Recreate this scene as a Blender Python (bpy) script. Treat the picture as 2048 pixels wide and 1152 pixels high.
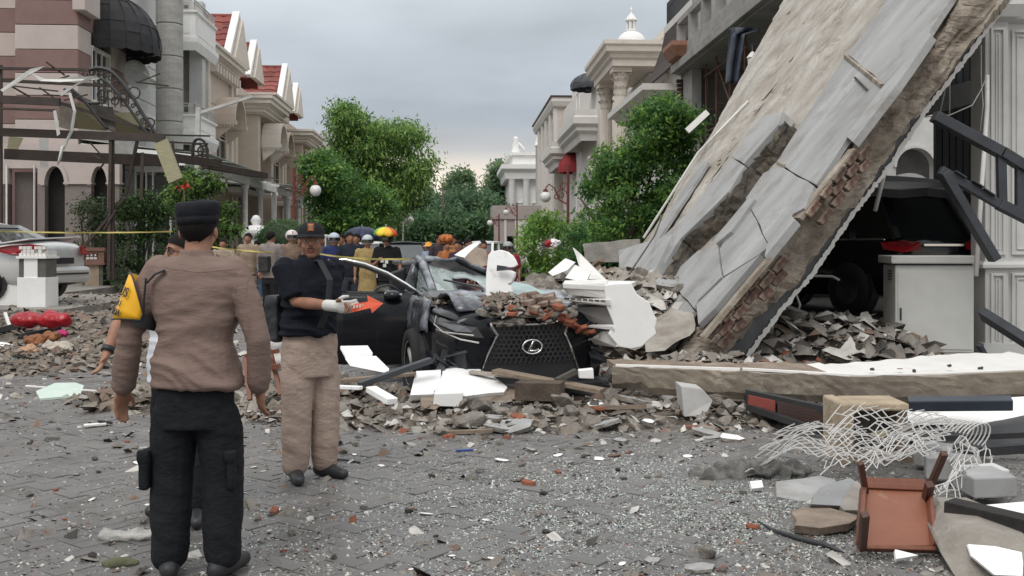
import bpy, bmesh, math, random
import numpy as np
from mathutils import Vector, Matrix, noise, Euler
random.seed(7); rng = np.random.default_rng(7)
for o in list(bpy.data.objects): bpy.data.objects.remove(o)
SC = bpy.context.scene; COL = SC.collection
R = math.radians
FP, HZ, CAMH = 2000.0, 495.0, 1.5          # focal length and horizon of the 2048 px photograph, eye height
# ---------------- camera ----------------
cam = bpy.data.objects.new('camera', bpy.data.cameras.new('camera')); COL.objects.link(cam)
cam.location = (0, 0, CAMH); cam.rotation_euler = (R(90), 0, 0)
cam.data.sensor_width = 36; cam.data.lens = 36*FP/2048
cam.data.shift_y = (HZ-576)/2048
cam.data.clip_start = .1; cam.data.clip_end = 2000
SC.camera = cam
# ---------------- world ----------------
SUN_EL, SUN_AZ = 52, 205      # behind and a little left of the camera, veiled by cloud
w = bpy.data.worlds.new('World'); SC.world = w; w.use_nodes = True
nt = w.node_tree; nt.nodes.clear()
def wn(t, **k):
    n = nt.nodes.new(t)
    for a, b in k.items(): setattr(n, a, b)
    return n
sky = wn('ShaderNodeTexSky', sky_type='NISHITA', sun_disc=False, sun_elevation=R(SUN_EL), sun_rotation=R(SUN_AZ))
tc = wn('ShaderNodeTexCoord'); sep = wn('ShaderNodeSeparateXYZ'); nt.links.new(tc.outputs['Generated'], sep.inputs[0])
# cloud deck: project the view direction on a plane overhead so that clouds flatten towards the horizon
zc = wn('ShaderNodeMath', operation='MAXIMUM'); zc.inputs[1].default_value = .0; nt.links.new(sep.outputs['Z'], zc.inputs[0])
zd = wn('ShaderNodeMath', operation='ADD'); zd.inputs[1].default_value = .16; nt.links.new(zc.outputs[0], zd.inputs[0])
dv = wn('ShaderNodeVectorMath', operation='DIVIDE'); nt.links.new(tc.outputs['Generated'], dv.inputs[0])
cz = wn('ShaderNodeCombineXYZ')
for i in range(3): nt.links.new(zd.outputs[0], cz.inputs[i])
nt.links.new(cz.outputs[0], dv.inputs[1])
n1 = wn('ShaderNodeTexNoise'); n1.inputs['Scale'].default_value = .8; n1.inputs['Detail'].default_value = 5; n1.inputs['Roughness'].default_value = .5
nt.links.new(dv.outputs[0], n1.inputs['Vector'])
ramp = wn('ShaderNodeValToRGB')      # overcast luminance by elevation (z = sin el): bright strip, slate bank, paler overhead
e = ramp.color_ramp.elements
SK = [(0.0, (9.6, 8.5, 7.3)), (.072, (10.2, 9.1, 7.9)), (.098, (5.6, 5.6, 5.6)), (.122, (4.7, 5.15, 5.65)), (.2, (5.9, 6.4, 6.9)), (.32, (7.3, 7.7, 8.05)), (.6, (10.5, 10.7, 10.8)), (1, (14.5, 14.6, 14.6))]
while len(e) < len(SK): e.new(.5)
for el, (p, c) in zip(e, SK): el.position = p; el.color = (c[0]/20, c[1]/20, c[2]/20, 1)
nzo = wn('ShaderNodeMath', operation='MULTIPLY_ADD'); nzo.inputs[1].default_value = .05; nzo.inputs[2].default_value = -.025
nt.links.new(n1.outputs['Fac'], nzo.inputs[0])
zj = wn('ShaderNodeMath', operation='ADD'); nt.links.new(zc.outputs[0], zj.inputs[0]); nt.links.new(nzo.outputs[0], zj.inputs[1])
nt.links.new(zj.outputs[0], ramp.inputs[0])
cl = wn('ShaderNodeMapRange'); cl.inputs['From Min'].default_value = .3; cl.inputs['From Max'].default_value = .7; cl.inputs['To Min'].default_value = 15.5; cl.inputs['To Max'].default_value = 24.5
nt.links.new(n1.outputs['Fac'], cl.inputs['Value'])
sc_ = wn('ShaderNodeVectorMath', operation='SCALE'); nt.links.new(ramp.outputs[0], sc_.inputs[0]); nt.links.new(cl.outputs[0], sc_.inputs['Scale'])
mx = wn('ShaderNodeMixRGB'); mx.inputs[0].default_value = .93
nt.links.new(sky.outputs[0], mx.inputs[1]); nt.links.new(sc_.outputs[0], mx.inputs[2])
bg = wn('ShaderNodeBackground'); bg.inputs['Strength'].default_value = .1
nt.links.new(mx.outputs[0], bg.inputs[0]); wo = wn('ShaderNodeOutputWorld'); nt.links.new(bg.outputs[0], wo.inputs[0])
# ---------------- sun ----------------
sl = bpy.data.lights.new('sun', 'SUN'); sl.energy = 1.5; sl.angle = R(30); sl.color = (1, .97, .93)
so = bpy.data.objects.new('sun', sl); COL.objects.link(so)
so.rotation_euler = (R(90-SUN_EL), 0, R(180-SUN_AZ)); so.location = (0, 0, 40)
# ---------------- exposure ----------------
SC.view_settings.view_transform = 'Standard'; SC.view_settings.look = 'None'
SC.view_settings.gamma = 1; SC.view_settings.exposure = 0.06; SC.view_settings.use_curve_mapping = False
SC.render.engine = 'CYCLES'; SC.cycles.max_bounces = 6; SC.cycles.transparent_max_bounces = 8

# ---------------- helpers: picture <-> place ----------------
def P(px, py, Y): return Vector(((px-1024)/FP*Y, Y, CAMH-(py-HZ)/FP*Y))
def G(px, py, z=0.):
    Y = FP*(CAMH-z)/(py-HZ); return Vector(((px-1024)/FP*Y, Y, z))
TH = .0545; CT, ST = math.cos(TH), math.sin(TH)        # the street runs a little to the left
def T(lat, a, z=0.): return Vector((CT*lat-ST*a, ST*lat+CT*a, z))
def al(px, lat):                                       # how far along the street a facade at this offset meets a picture column
    k = (px-1024)/FP; return lat*(CT-ST*k)/(k*CT+ST)
def zy(py, lat, a): return CAMH+(HZ-py)/FP*(ST*lat+CT*a)
def lt(px, a):                                         # street offset of a picture column at a given distance along
    k = (px-1024)/FP; return a*(k*CT+ST)/(CT-ST*k)

# ---------------- helpers: materials ----------------
def hexc(h):
    if not isinstance(h, str): return tuple(h)
    c = [int(h[i:i+2], 16)/255 for i in (0, 2, 4)]
    return tuple(x/12.92 if x < .04045 else ((x+.055)/1.055)**2.4 for x in c)
MATS = {}
def mat(name, c, rough=.8, c2=None, scale=3., bump=.3, bscale=25., metal=0, spec=.4, coat=0, stretch=(1, 1, 1), dirt=None, dscale=1.2, alpha=1, trans=0, rand=0., detail=6, lo=.35, hi=.68, dlo=.52, dhi=.72, rvar=.0, along=None):
    if name in MATS: return MATS[name]
    m = bpy.data.materials.new(name); m.use_nodes = True; N = m.node_tree; L = N.links
    b = N.nodes['Principled BSDF']; c = hexc(c)
    c2 = hexc(c2) if c2 is not None else tuple(x*.72 for x in c)
    t = N.nodes.new('ShaderNodeTexCoord'); mp = N.nodes.new('ShaderNodeMapping'); mp.inputs['Scale'].default_value = stretch
    if along: mp.vector_type = 'TEXTURE'; mp.inputs['Rotation'].default_value = (0, R(-along[0]), 0); mp.inputs['Scale'].default_value = (along[1], 1, 1)
    L.new(t.outputs['Object'], mp.inputs[0])
    n = N.nodes.new('ShaderNodeTexNoise'); n.inputs['Scale'].default_value = scale; n.inputs['Detail'].default_value = detail; n.inputs['Roughness'].default_value = .62
    L.new(mp.outputs[0], n.inputs['Vector'])
    r = N.nodes.new('ShaderNodeValToRGB'); r.color_ramp.elements[0].position = lo; r.color_ramp.elements[1].position = hi
    r.color_ramp.elements[0].color = (*c2, 1); r.color_ramp.elements[1].color = (*c, 1); L.new(n.outputs['Fac'], r.inputs[0])
    out = r.outputs[0]
    if dirt is not None:
        d = N.nodes.new('ShaderNodeTexNoise'); d.inputs['Scale'].default_value = dscale; d.inputs['Detail'].default_value = 8; d.inputs['Roughness'].default_value = .7
        L.new(t.outputs['Object'], d.inputs['Vector'])
        dr = N.nodes.new('ShaderNodeValToRGB'); dr.color_ramp.elements[0].position = dlo; dr.color_ramp.elements[1].position = dhi
        L.new(d.outputs['Fac'], dr.inputs[0]); q = N.nodes.new('ShaderNodeMixRGB'); q.inputs[2].default_value = (*hexc(dirt), 1)
        L.new(dr.outputs[0], q.inputs[0]); L.new(out, q.inputs[1]); out = q.outputs[0]
    if rand:
        oi = N.nodes.new('ShaderNodeObjectInfo'); mr = N.nodes.new('ShaderNodeMapRange'); mr.inputs['To Min'].default_value = 1-rand; mr.inputs['To Max'].default_value = 1+rand
        L.new(oi.outputs['Random'], mr.inputs['Value']); q = N.nodes.new('ShaderNodeVectorMath'); q.operation = 'SCALE'
        L.new(out, q.inputs[0]); L.new(mr.outputs[0], q.inputs['Scale']); out = q.outputs[0]
    L.new(out, b.inputs['Base Color'])
    b.inputs['Roughness'].default_value = rough; b.inputs['Metallic'].default_value = metal; b.inputs['Specular IOR Level'].default_value = spec
    if rvar:
        rr = N.nodes.new('ShaderNodeMapRange'); rr.inputs['From Min'].default_value = .35; rr.inputs['From Max'].default_value = .65
        rr.inputs['To Min'].default_value = rough-rvar; rr.inputs['To Max'].default_value = rough+rvar; L.new(n.outputs['Fac'], rr.inputs['Value']); L.new(rr.outputs[0], b.inputs['Roughness'])
    if coat: b.inputs['Coat Weight'].default_value = coat; b.inputs['Coat Roughness'].default_value = .05
    if alpha < 1: b.inputs['Alpha'].default_value = alpha
    if trans: b.inputs['Transmission Weight'].default_value = trans
    if bump:
        bn = N.nodes.new('ShaderNodeTexNoise'); bn.inputs['Scale'].default_value = bscale; bn.inputs['Detail'].default_value = 6; bn.inputs['Roughness'].default_value = .65
        L.new(mp.outputs[0], bn.inputs['Vector']); bp = N.nodes.new('ShaderNodeBump'); bp.inputs['Strength'].default_value = bump; bp.inputs['Distance'].default_value = .4/bscale
        L.new(bn.outputs['Fac'], bp.inputs['Height']); L.new(bp.outputs[0], b.inputs['Normal'])
    MATS[name] = m; return m

# ---------------- helpers: meshes ----------------
class MB:
    def __init__(s): s.v = []; s.f = []; s.mi = []
    def add(s, vs, fs, M=None, mi=0):
        k = len(s.v)
        s.v += [tuple(M @ Vector(v)) for v in vs] if M is not None else [tuple(v) for v in vs]
        s.f += [tuple(i+k for i in f) for f in fs]; s.mi += [mi]*len(fs); return s
    def box(s, x0, x1, y0, y1, z0, z1, M=None, mi=0):
        vs = [(x, y, z) for z in (z0, z1) for y in (y0, y1) for x in (x0, x1)]
        return s.add(vs, [(0, 2, 3, 1), (4, 5, 7, 6), (0, 1, 5, 4), (2, 6, 7, 3), (0, 4, 6, 2), (1, 3, 7, 5)], M, mi)
    def tube(s, pts, r, n=8, caps=True, mi=0, M=None, flat=1.):
        pts = [Vector(p) for p in pts]; k = len(pts); rs = r if isinstance(r, (list, tuple)) else [r]*k
        vs = []; u = None
        for i, p in enumerate(pts):
            d = (pts[min(i+1, k-1)]-pts[max(i-1, 0)]).normalized()
            if u is None:
                u = d.orthogonal().normalized() if abs(d.z) > .95 else d.cross(Vector((0, 0, 1))).normalized()
            u = (u-d*u.dot(d)).normalized(); w_ = d.cross(u)
            for j in range(n):
                t = 2*math.pi*j/n+math.pi/n; vs.append(p+u*math.cos(t)*rs[i]+w_*math.sin(t)*rs[i]*flat)
        fs = [(i*n+j, i*n+(j+1) % n, (i+1)*n+(j+1) % n, (i+1)*n+j) for i in range(k-1) for j in range(n)]
        if caps: fs += [tuple(range(n-1, -1, -1)), tuple(range((k-1)*n, k*n))]
        return s.add(vs, fs, M, mi)
    def bar(s, a, b, wd, ht, mi=0, up=(0, 0, 1)):          # rectangular bar between two points
        a, b = Vector(a), Vector(b); d = (b-a).normalized(); up = Vector(up)
        if abs(d.dot(up)) > .97: up = Vector((0, 1, 0))
        u = d.cross(up).normalized()*wd/2; v = u.cross(d).normalized()*ht/2
        vs = [a-u-v, a+u-v, a+u+v, a-u+v, b-u-v, b+u-v, b+u+v, b-u+v]
        return s.add(vs, [(3, 2, 1, 0), (4, 5, 6, 7), (0, 1, 5, 4), (1, 2, 6, 5), (2, 3, 7, 6), (3, 0, 4, 7)], None, mi)
    def lathe(s, prof, n=16, M=None, mi=0, a0=0, a1=2*math.pi):
        full = abs(a1-a0-2*math.pi) < 1e-6; c = n if full else n+1; vs = []
        for (r, z) in prof:
            for j in range(c):
                t = a0+(a1-a0)*j/n; vs.append((r*math.cos(t), r*math.sin(t), z))
        fs = [(i*c+j, i*c+(j+1) % c, (i+1)*c+(j+1) % c, (i+1)*c+j) for i in range(len(prof)-1) for j in range(n)]
        return s.add(vs, fs, M, mi)
    def prism(s, poly, y0, y1, M=None, mi=0):               # polygon in x,z pushed along y
        n = len(poly); vs = [(x, y0, z) for x, z in poly]+[(x, y1, z) for x, z in poly]
        fs = [tuple(range(n)), tuple(range(2*n-1, n-1, -1))]+[(i, i+n, (i+1) % n+n, (i+1) % n) for i in range(n)]
        return s.add(vs, fs, M, mi)
    def slab(s, pts, off, mi=0):                            # 3-D polygon thickened by an offset vector
        n = len(pts); off = Vector(off); vs = [Vector(p) for p in pts]+[Vector(p)+off for p in pts]
        fs = [tuple(range(n)), tuple(range(2*n-1, n-1, -1))]+[(i, i+n, (i+1) % n+n, (i+1) % n) for i in range(n)]
        return s.add(vs, fs, None, mi)
    def mould(s, path, prof, closed=False, mi=0):           # cornice: profile (out, z) along a plan path, mitred; out is to the right of travel
        k = len(path); P2 = [Vector(p) for p in path]; vs = []; m = len(prof)
        for i in range(k):
            a = P2[i-1] if (closed or i > 0) else None; c = P2[(i+1) % k] if (closed or i < k-1) else None; b = P2[i]
            ns = []
            if a is not None: d = (b-a).normalized(); ns.append(Vector((d.y, -d.x)))
            if c is not None: d = (c-b).normalized(); ns.append(Vector((d.y, -d.x)))
            nn = ns[0] if len(ns) == 1 else (ns[0]+ns[1]).normalized()/max(.3, (ns[0]+ns[1]).normalized().dot(ns[0]))
            for (o, z) in prof: vs.append((b.x+nn.x*o, b.y+nn.y*o, z))
        fs = [(i*m+j, ((i+1) % k)*m+j, ((i+1) % k)*m+(j+1) % m, i*m+(j+1) % m) for i in range(k if closed else k-1) for j in range(m)]
        if not closed: fs += [tuple(range(m)), tuple(range(k*m-1, (k-1)*m-1, -1))]
        return s.add(vs, fs, None, mi)
    def build(s, name, m, parent=None, smooth=False, bevel=0, loc=None, recalc=True, subd=0):
        me = bpy.data.meshes.new(name); me.from_pydata(s.v, [], s.f)
        for mm in (m if isinstance(m, (list, tuple)) else [m]): me.materials.append(mm)
        if any(s.mi): me.polygons.foreach_set('material_index', s.mi)
        if recalc:
            bm = bmesh.new(); bm.from_mesh(me); bmesh.ops.recalc_face_normals(bm, faces=bm.faces); bm.to_mesh(me); bm.free()
        if smooth: me.polygons.foreach_set('use_smooth', [True]*len(me.polygons))
        o = bpy.data.objects.new(name, me); COL.objects.link(o)
        if parent is not None: o.parent = parent
        if loc is not None: o.location = loc
        if bevel:
            b = o.modifiers.new('bevel', 'BEVEL'); b.width = bevel; b.segments = 2; b.limit_method = 'ANGLE'; b.angle_limit = R(40)
        if subd:
            b = o.modifiers.new('subd', 'SUBSURF'); b.levels = subd; b.render_levels = subd
        return o
def tag(o, label=None, cat=None, group=None, kind=None):
    if label: o['label'] = label
    if cat: o['category'] = cat
    if group: o['group'] = group
    if kind: o['kind'] = kind
    return o
def thing(name, label, cat, loc=(0, 0, 0), rz=0., group=None):
    o = bpy.data.objects.new(name, None); COL.objects.link(o); o.location = loc; o.rotation_euler = (0, 0, rz)
    o.empty_display_size = .3
    return tag(o, label, cat, group)
def copy_tree(o, parent=None):
    c = o.copy(); COL.objects.link(c)
    if parent is not None: c.parent = parent
    for ch in o.children: copy_tree(ch, c)
    return c
def link_copy(o, parent=None, loc=None, rot=None, sc=None):
    c = o.copy(); COL.objects.link(c)
    if parent is not None: c.parent = parent
    if loc is not None: c.location = loc
    if rot is not None: c.rotation_euler = rot
    if sc is not None: c.scale = sc
    return c
def rock_mesh(name, m, seed, flat=1., n=14, long=1.):        # angular broken lump about 1 m across, sitting on z = 0
    r_ = random.Random(seed); bm = bmesh.new()
    for i in range(n):
        d = Vector((r_.gauss(0, 1), r_.gauss(0, 1), r_.gauss(0, 1))).normalized()*r_.uniform(.38, .56)
        bm.verts.new((d.x*long, d.y, d.z*flat))
    bmesh.ops.convex_hull(bm, input=bm.verts)
    for v in [v for v in bm.verts if not v.link_faces]: bm.verts.remove(v)
    bmesh.ops.bevel(bm, geom=list(bm.edges), offset=.02, segments=1, affect='EDGES')
    mz = min(v.co.z for v in bm.verts)
    for v in bm.verts: v.co.z -= mz+.06*flat
    me = bpy.data.meshes.new(name); bm.to_mesh(me); bm.free(); me.materials.append(m); return me
def shard_mesh(name, m, seed, th=.12, n=7, m2=None):         # broken flat plate about 1 m across, face up; second material on the broken edges and back
    r_ = random.Random(seed); pts = []
    for i in range(n):
        t = 2*math.pi*(i+r_.uniform(-.3, .3))/n; rr = r_.uniform(.36, .6); pts.append((rr*math.cos(t), rr*math.sin(t)*.8))
    q = []
    for i in range(n):                                       # chew the outline
        a, b = pts[i], pts[(i+1) % n]; q.append(a)
        for t in (.33, .66): q.append((a[0]+(b[0]-a[0])*t+r_.uniform(-.025, .025), a[1]+(b[1]-a[1])*t+r_.uniform(-.025, .025)))
    k = len(q); mb = MB()
    vs = [(x, y, th) for x, y in q]+[(x*r_.uniform(.86, 1.04), y*r_.uniform(.86, 1.04), 0) for x, y in q]
    mb.add(vs, [tuple(range(k))]); mb.add([], []); mb.f += [tuple(range(2*k-1, k-1, -1))]+[(i, i+k, (i+1) % k+k, (i+1) % k) for i in range(k)]
    mb.mi += [1]*(k+1)
    me = bpy.data.meshes.new(name); me.from_pydata(mb.v, [], mb.f); me.materials.append(m); me.materials.append(m2 or m)
    me.polygons.foreach_set('material_index', mb.mi)
    bm = bmesh.new(); bm.from_mesh(me); bmesh.ops.recalc_face_normals(bm, faces=bm.faces); bm.to_mesh(me); bm.free()
    return me
def obj_of(me, name, loc=(0, 0, 0), rot=(0, 0, 0), sc=(1, 1, 1), parent=None):
    o = bpy.data.objects.new(name, me); COL.objects.link(o); o.location = loc; o.rotation_euler = rot; o.scale = sc
    if parent is not None: o.parent = parent
    return o
class Plane:
    def __init__(s, a, b, c): s.o = Vector(a); s.n = (Vector(b)-s.o).cross(Vector(c)-s.o).normalized(); s.cam = Vector((0, 0, CAMH))
    def at(s, px, py):
        d = Vector(((px-1024)/FP, 1, -(py-HZ)/FP)); return s.cam+d*((s.o-s.cam).dot(s.n)/d.dot(s.n))
def roughen(pts, amp, step, seed=0):                          # jagged version of a closed 3-D outline
    r_ = random.Random(seed); out = []; k = len(pts)
    for i in range(k):
        a, b = Vector(pts[i]), Vector(pts[(i+1) % k]); m = max(1, int((b-a).length/step)); out.append(a)
        d = (b-a).normalized()
        pl = (Vector(pts[1])-Vector(pts[0])).cross(Vector(pts[2])-Vector(pts[0])).normalized(); s_ = pl.cross(d)
        for j in range(1, m): out.append(a+(b-a)*(j/m)+s_*r_.uniform(-amp, amp)+d*r_.uniform(-.3, .3)*step*.6)
    return out
# ---------------- shared materials ----------------
m_conc = mat('grey concrete', (.30, .285, .26), c2=(.17, .155, .14), scale=2.5, bump=.6, bscale=18, dirt=(.22, .17, .13), dscale=1.5)
m_rub = mat('rubble concrete', (.34, .315, .28), c2=(.19, .165, .14), scale=3, bump=.8, bscale=9, rand=.25)
m_rubd = mat('dark rubble', (.13, .115, .1), c2=(.06, .055, .05), scale=3, bump=.8, bscale=9, rand=.3)
m_brick = mat('red brick', (.36, .115, .06), c2=(.2, .07, .04), scale=5, bump=.6, bscale=20, rand=.25)
m_white = mat('white plaster', (.82, .81, .79), c2=(.74, .73, .71), scale=2, bump=.12, bscale=30)
m_whited = mat('dirty white plaster', (.74, .73, .70), c2=(.62, .6, .57), scale=2, bump=.15, bscale=20, dirt=(.32, .28, .23), dscale=2., dlo=.55, dhi=.8)
m_black = mat('black steel', (.022, .023, .026), rough=.45, c2=(.035, .035, .037), bump=.1)
m_char = mat('charcoal steel', (.055, .06, .068), rough=.5, c2=(.035, .038, .044), bump=.1)
m_glassd = mat('dark window glass', (.02, .023, .026), rough=.08, bump=0, spec=.6)
m_wood = mat('splintered wood', (.25, .16, .09), c2=(.12, .075, .04), scale=6, stretch=(1, 8, 8), bump=.5)
m_steel = mat('bare pipe', (.55, .54, .52), rough=.5, c2=(.4, .39, .37), bump=.1)
m_chrome = mat('chrome trim', (.8, .8, .8), rough=.12, c2=(.7, .7, .7), metal=1, bump=0)
m_rubber = mat('tyre rubber', (.02, .02, .02), rough=.85, bump=.2)
# ================= ground, road, pavement =================
m_pave = mat('paving block', (.165, .157, .152), c2=(.105, .1, .096), scale=3, bump=.35, bscale=60, rough=.5, rvar=.18, spec=.5, dirt=(.10, .09, .075), dscale=.7, rand=.09)
m_joint = mat('paving joint', (.07, .064, .06), c2=(.04, .037, .034), bump=.4)
m_soil = mat('dusty ground', (.2, .18, .155), c2=(.12, .105, .09), bump=.6, scale=1.2)
def sheet(name, pts, m, z, kind='structure'):
    mb = MB(); mb.add([(p[0], p[1], z) for p in pts], [tuple(range(len(pts)))]); o = mb.build(name, m); o['kind'] = kind; return o
sheet('ground', [(-700, -60), (700, -60), (700, 1100), (-700, 1100)], m_soil, -.07)
def strip(l0, l1, a0, a1): return [T(l0, a0)[:2], T(l1, a0)[:2], T(l1, a1)[:2], T(l0, a1)[:2]]
def brick_mat(name, c1, c2, mortar, sc, bw=.5, rh=.25, rough=.7, ms=.02, bump=.4):
    m = bpy.data.materials.new(name); m.use_nodes = True; N = m.node_tree; L = N.links; b = N.nodes['Principled BSDF']
    t = N.nodes.new('ShaderNodeTexCoord'); mp = N.nodes.new('ShaderNodeMapping'); mp.inputs['Rotation'].default_value = (0, 0, R(48)); L.new(t.outputs['Object'], mp.inputs[0])
    br = N.nodes.new('ShaderNodeTexBrick'); br.inputs['Scale'].default_value = sc; br.inputs['Color1'].default_value = (*c1, 1); br.inputs['Color2'].default_value = (*c2, 1); br.inputs['Mortar'].default_value = (*mortar, 1)
    br.inputs['Mortar Size'].default_value = ms; L.new(mp.outputs[0], br.inputs['Vector'])
    n = N.nodes.new('ShaderNodeTexNoise'); n.inputs['Scale'].default_value = .6; n.inputs['Detail'].default_value = 9; L.new(t.outputs['Object'], n.inputs['Vector'])
    q = N.nodes.new('ShaderNodeMixRGB'); q.blend_type = 'MULTIPLY'; q.inputs[0].default_value = .8; L.new(br.outputs['Color'], q.inputs[1]); L.new(n.outputs['Fac'], q.inputs[2])
    L.new(q.outputs[0], b.inputs['Base Color']); b.inputs['Roughness'].default_value = rough
    bp = N.nodes.new('ShaderNodeBump'); bp.inputs['Strength'].default_value = bump; bp.inputs['Distance'].default_value = .02; L.new(br.outputs['Fac'], bp.inputs['Height']); bp.invert = True; L.new(bp.outputs[0], b.inputs['Normal'])
    return m
road = sheet('road', strip(-10.2, 5.6, -8, 150), m_joint, -.02)
sheet('forecourt', strip(5.6, 16, -8, 15), m_pave, -.03)
farm = brick_mat('block paving in distance', (.28, .27, .26), (.22, .21, .20), (.1, .09, .08), 4.5)
sheet('road_surface', strip(-10.2, 5.6, 15.5, 150), farm, -.008)
def kerb(name, l0, l1, a0, a1, h=.12):
    mb = MB(); a = a0
    while a < a1:
        q = [T(l0, a+.01), T(l1, a+.01), T(l1, a+.99), T(l0, a+.99)]; mb.slab([(p.x, p.y, -.05) for p in q], (0, 0, h+.05)); a += 1
    o = mb.build(name, m_conc); o['kind'] = 'structure'
kerb('kerb', 5.6, 5.8, 20, 120); kerb('kerb', -10.4, -10.2, 30, 120)
pv = MB(); pv.add([p.copy() for p in [Vector((x*(.0985 if z < .038 else .096), y*(.0485 if z < .038 else .046), z)) for z in (0, .0375, .04) for x, y in ((-1, -1), (1, -1), (1, 1), (-1, 1))]],
    [(8, 9, 10, 11)]+[(i+4*k, (i+1) % 4+4*k, (i+1) % 4+4*(k+1), i+4*(k+1)) for k in (0, 1) for i in range(4)])
pvs = []
ang = R(45)+TH+R(5); ca, sa = math.cos(ang), math.sin(ang)
for i in range(-130, 170):
    for j in range(-130, 170):
        k = (i-j) % 4
        if k not in (0, 3): continue
        cx, cy = (i+1, j+.5) if k == 0 else (i+.5, j+1)
        x, y = (cx*ca-cy*sa)*.1, (cx*sa+cy*ca)*.1
        if 3.9 < y < 16.2 and abs(x) < .53*y+.35 and x > -9.5: pvs.append((math.hypot(x, y), x, y, k))
pvs.sort()
vis = [p for p in pvs if p[2] > 4.55 and abs(p[1]) < .515*p[2]]
near = set(p[:3] for p in vis[:300]); pm = None; rest = MB()
for d, x, y, k in pvs:
    rz = ang+(R(90) if k == 3 else 0); z = -.04+random.gauss(0, .0022)
    tl = (random.gauss(0, .008), random.gauss(0, .008))
    if (d, x, y) in near:
        if pm is None: pm = pv.build('paver', m_pave, road, loc=(x, y, z)); pm.rotation_euler = (tl[0], tl[1], rz)
        else: link_copy(pm, road, (x, y, z), (tl[0], tl[1], rz))
    else: rest.add(pv.v, pv.f, Matrix.Translation((x, y, z)) @ Euler((tl[0], tl[1], rz)).to_matrix().to_4x4())
o = rest.build('paving_blocks', m_pave, road, recalc=False); o['kind'] = 'stuff'

# ================= building helpers =================
def frame(lat, a, turn=0.): return Matrix.Translation(T(lat, a)) @ Matrix.Rotation(TH+turn, 4, 'Z')
def wall_open(mb, x0, x1, z0, z1, y0, y1, ops, M=None, mi=0):           # wall in the x,z plane with rectangular openings (x0,x1,z0,z1)
    xs = sorted({x0, x1, *[v for o in ops for v in o[:2]]}); zs = sorted({z0, z1, *[v for o in ops for v in o[2:4]]})
    for i in range(len(xs)-1):
        run = None
        for j in range(len(zs)-1):
            cx, cz = (xs[i]+xs[i+1])/2, (zs[j]+zs[j+1])/2
            hole = any(o[0] < cx < o[1] and o[2] < cz < o[3] for o in ops)
            if hole:
                if run is not None: mb.box(xs[i], xs[i+1], y0, y1, run, zs[j], M, mi); run = None
            elif run is None: run = zs[j]
        if run is not None: mb.box(xs[i], xs[i+1], y0, y1, run, zs[-1], M, mi)
RZ90 = Matrix.Rotation(R(90), 4, 'Z')
def arch_infill(mb, x0, x1, zs, zt, y0, y1, M=None, mi=0, n=10):        # fills a rectangular opening above its spring line, leaving an arch
    cx, rx = (x0+x1)/2, (x1-x0)/2; rz = zt-zs
    for s in (-1, 1):
        pl = [(cx+s*rx, zs)]+[(cx+s*rx*math.cos(t), zs+rz*math.sin(t)) for t in [math.pi/2*i/n for i in range(1, n+1)]]+[(cx+s*rx, zt)]
        mb.prism(pl, y0, y1, M, mi)
def arch_ring(mb, cx, zs, r, wd, y0, y1, M=None, mi=0, n=14, rz=None):
    rz = rz or r
    for i in range(n):
        t0, t1 = math.pi*i/n, math.pi*(i+1)/n
        mb.prism([(cx+r*math.cos(t0), zs+rz*math.sin(t0)), (cx+(r+wd)*math.cos(t0), zs+(rz+wd)*math.sin(t0)), (cx+(r+wd)*math.cos(t1), zs+(rz+wd)*math.sin(t1)), (cx+r*math.cos(t1), zs+rz*math.sin(t1))], y0, y1, M, mi)
def window(par, M, x0, x1, z0, z1, yf, m_fr, m_pn, bars=1, wd=.09, sill=True, trans=0, depth=.16):   # frame, pane behind it, sill; M maps the wall plane into its parent
    f = MB(); f.box(x0-wd, x0, yf-.05, yf+depth, z0, z1, M); f.box(x1, x1+wd, yf-.05, yf+depth, z0, z1, M)
    f.box(x0-wd, x1+wd, yf-.06, yf+depth, z1, z1+wd, M)
    for i in range(bars): x = x0+(x1-x0)*(i+1)/(bars+1); f.box(x-.025, x+.025, yf+.02, yf+.08, z0, z1, M)
    if trans: f.box(x0, x1, yf+.03, yf+.085, z0+(z1-z0)*trans-.03, z0+(z1-z0)*trans+.03, M)
    if sill: f.box(x0-wd-.06, x1+wd+.06, yf-.14, yf+depth, z0-.09, z0, M)
    fo = f.build('window', m_fr, par); g = MB(); g.box(x0, x1, yf+.1, yf+.13, z0, z1, M); g.build('pane', m_pn, fo); return fo
def balusters(mb, p0, p1, z0, z1, n, r=.045, M=None):
    for i in range(n):
        t = (i+.5)/n; x, y = p0[0]+(p1[0]-p0[0])*t, p0[1]+(p1[1]-p0[1])*t; h = z1-z0
        mb.lathe([(r*.8, z0), (r*1.5, z0+h*.25), (r*.6, z0+h*.6), (r*.8, z1)], 6, Matrix.Translation((x, y, 0)) if M is None else M @ Matrix.Translation((x, y, 0)))
def iron_rail(mb, pts, z0, z1, gap=.14, r=.018):
    for a, b in zip(pts, pts[1:]):
        a, b = Vector(a), Vector(b); n = max(1, int((b-a).length/gap))
        for z in (z0+.06, z1-.12, z1): mb.bar((a.x, a.y, z), (b.x, b.y, z), .04, .04)
        for i in range(n+1): p = a+(b-a)*i/n; mb.bar((p.x, p.y, z0), (p.x, p.y, z1), r*1.6, r*1.6, up=(0, 1, 0))
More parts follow.
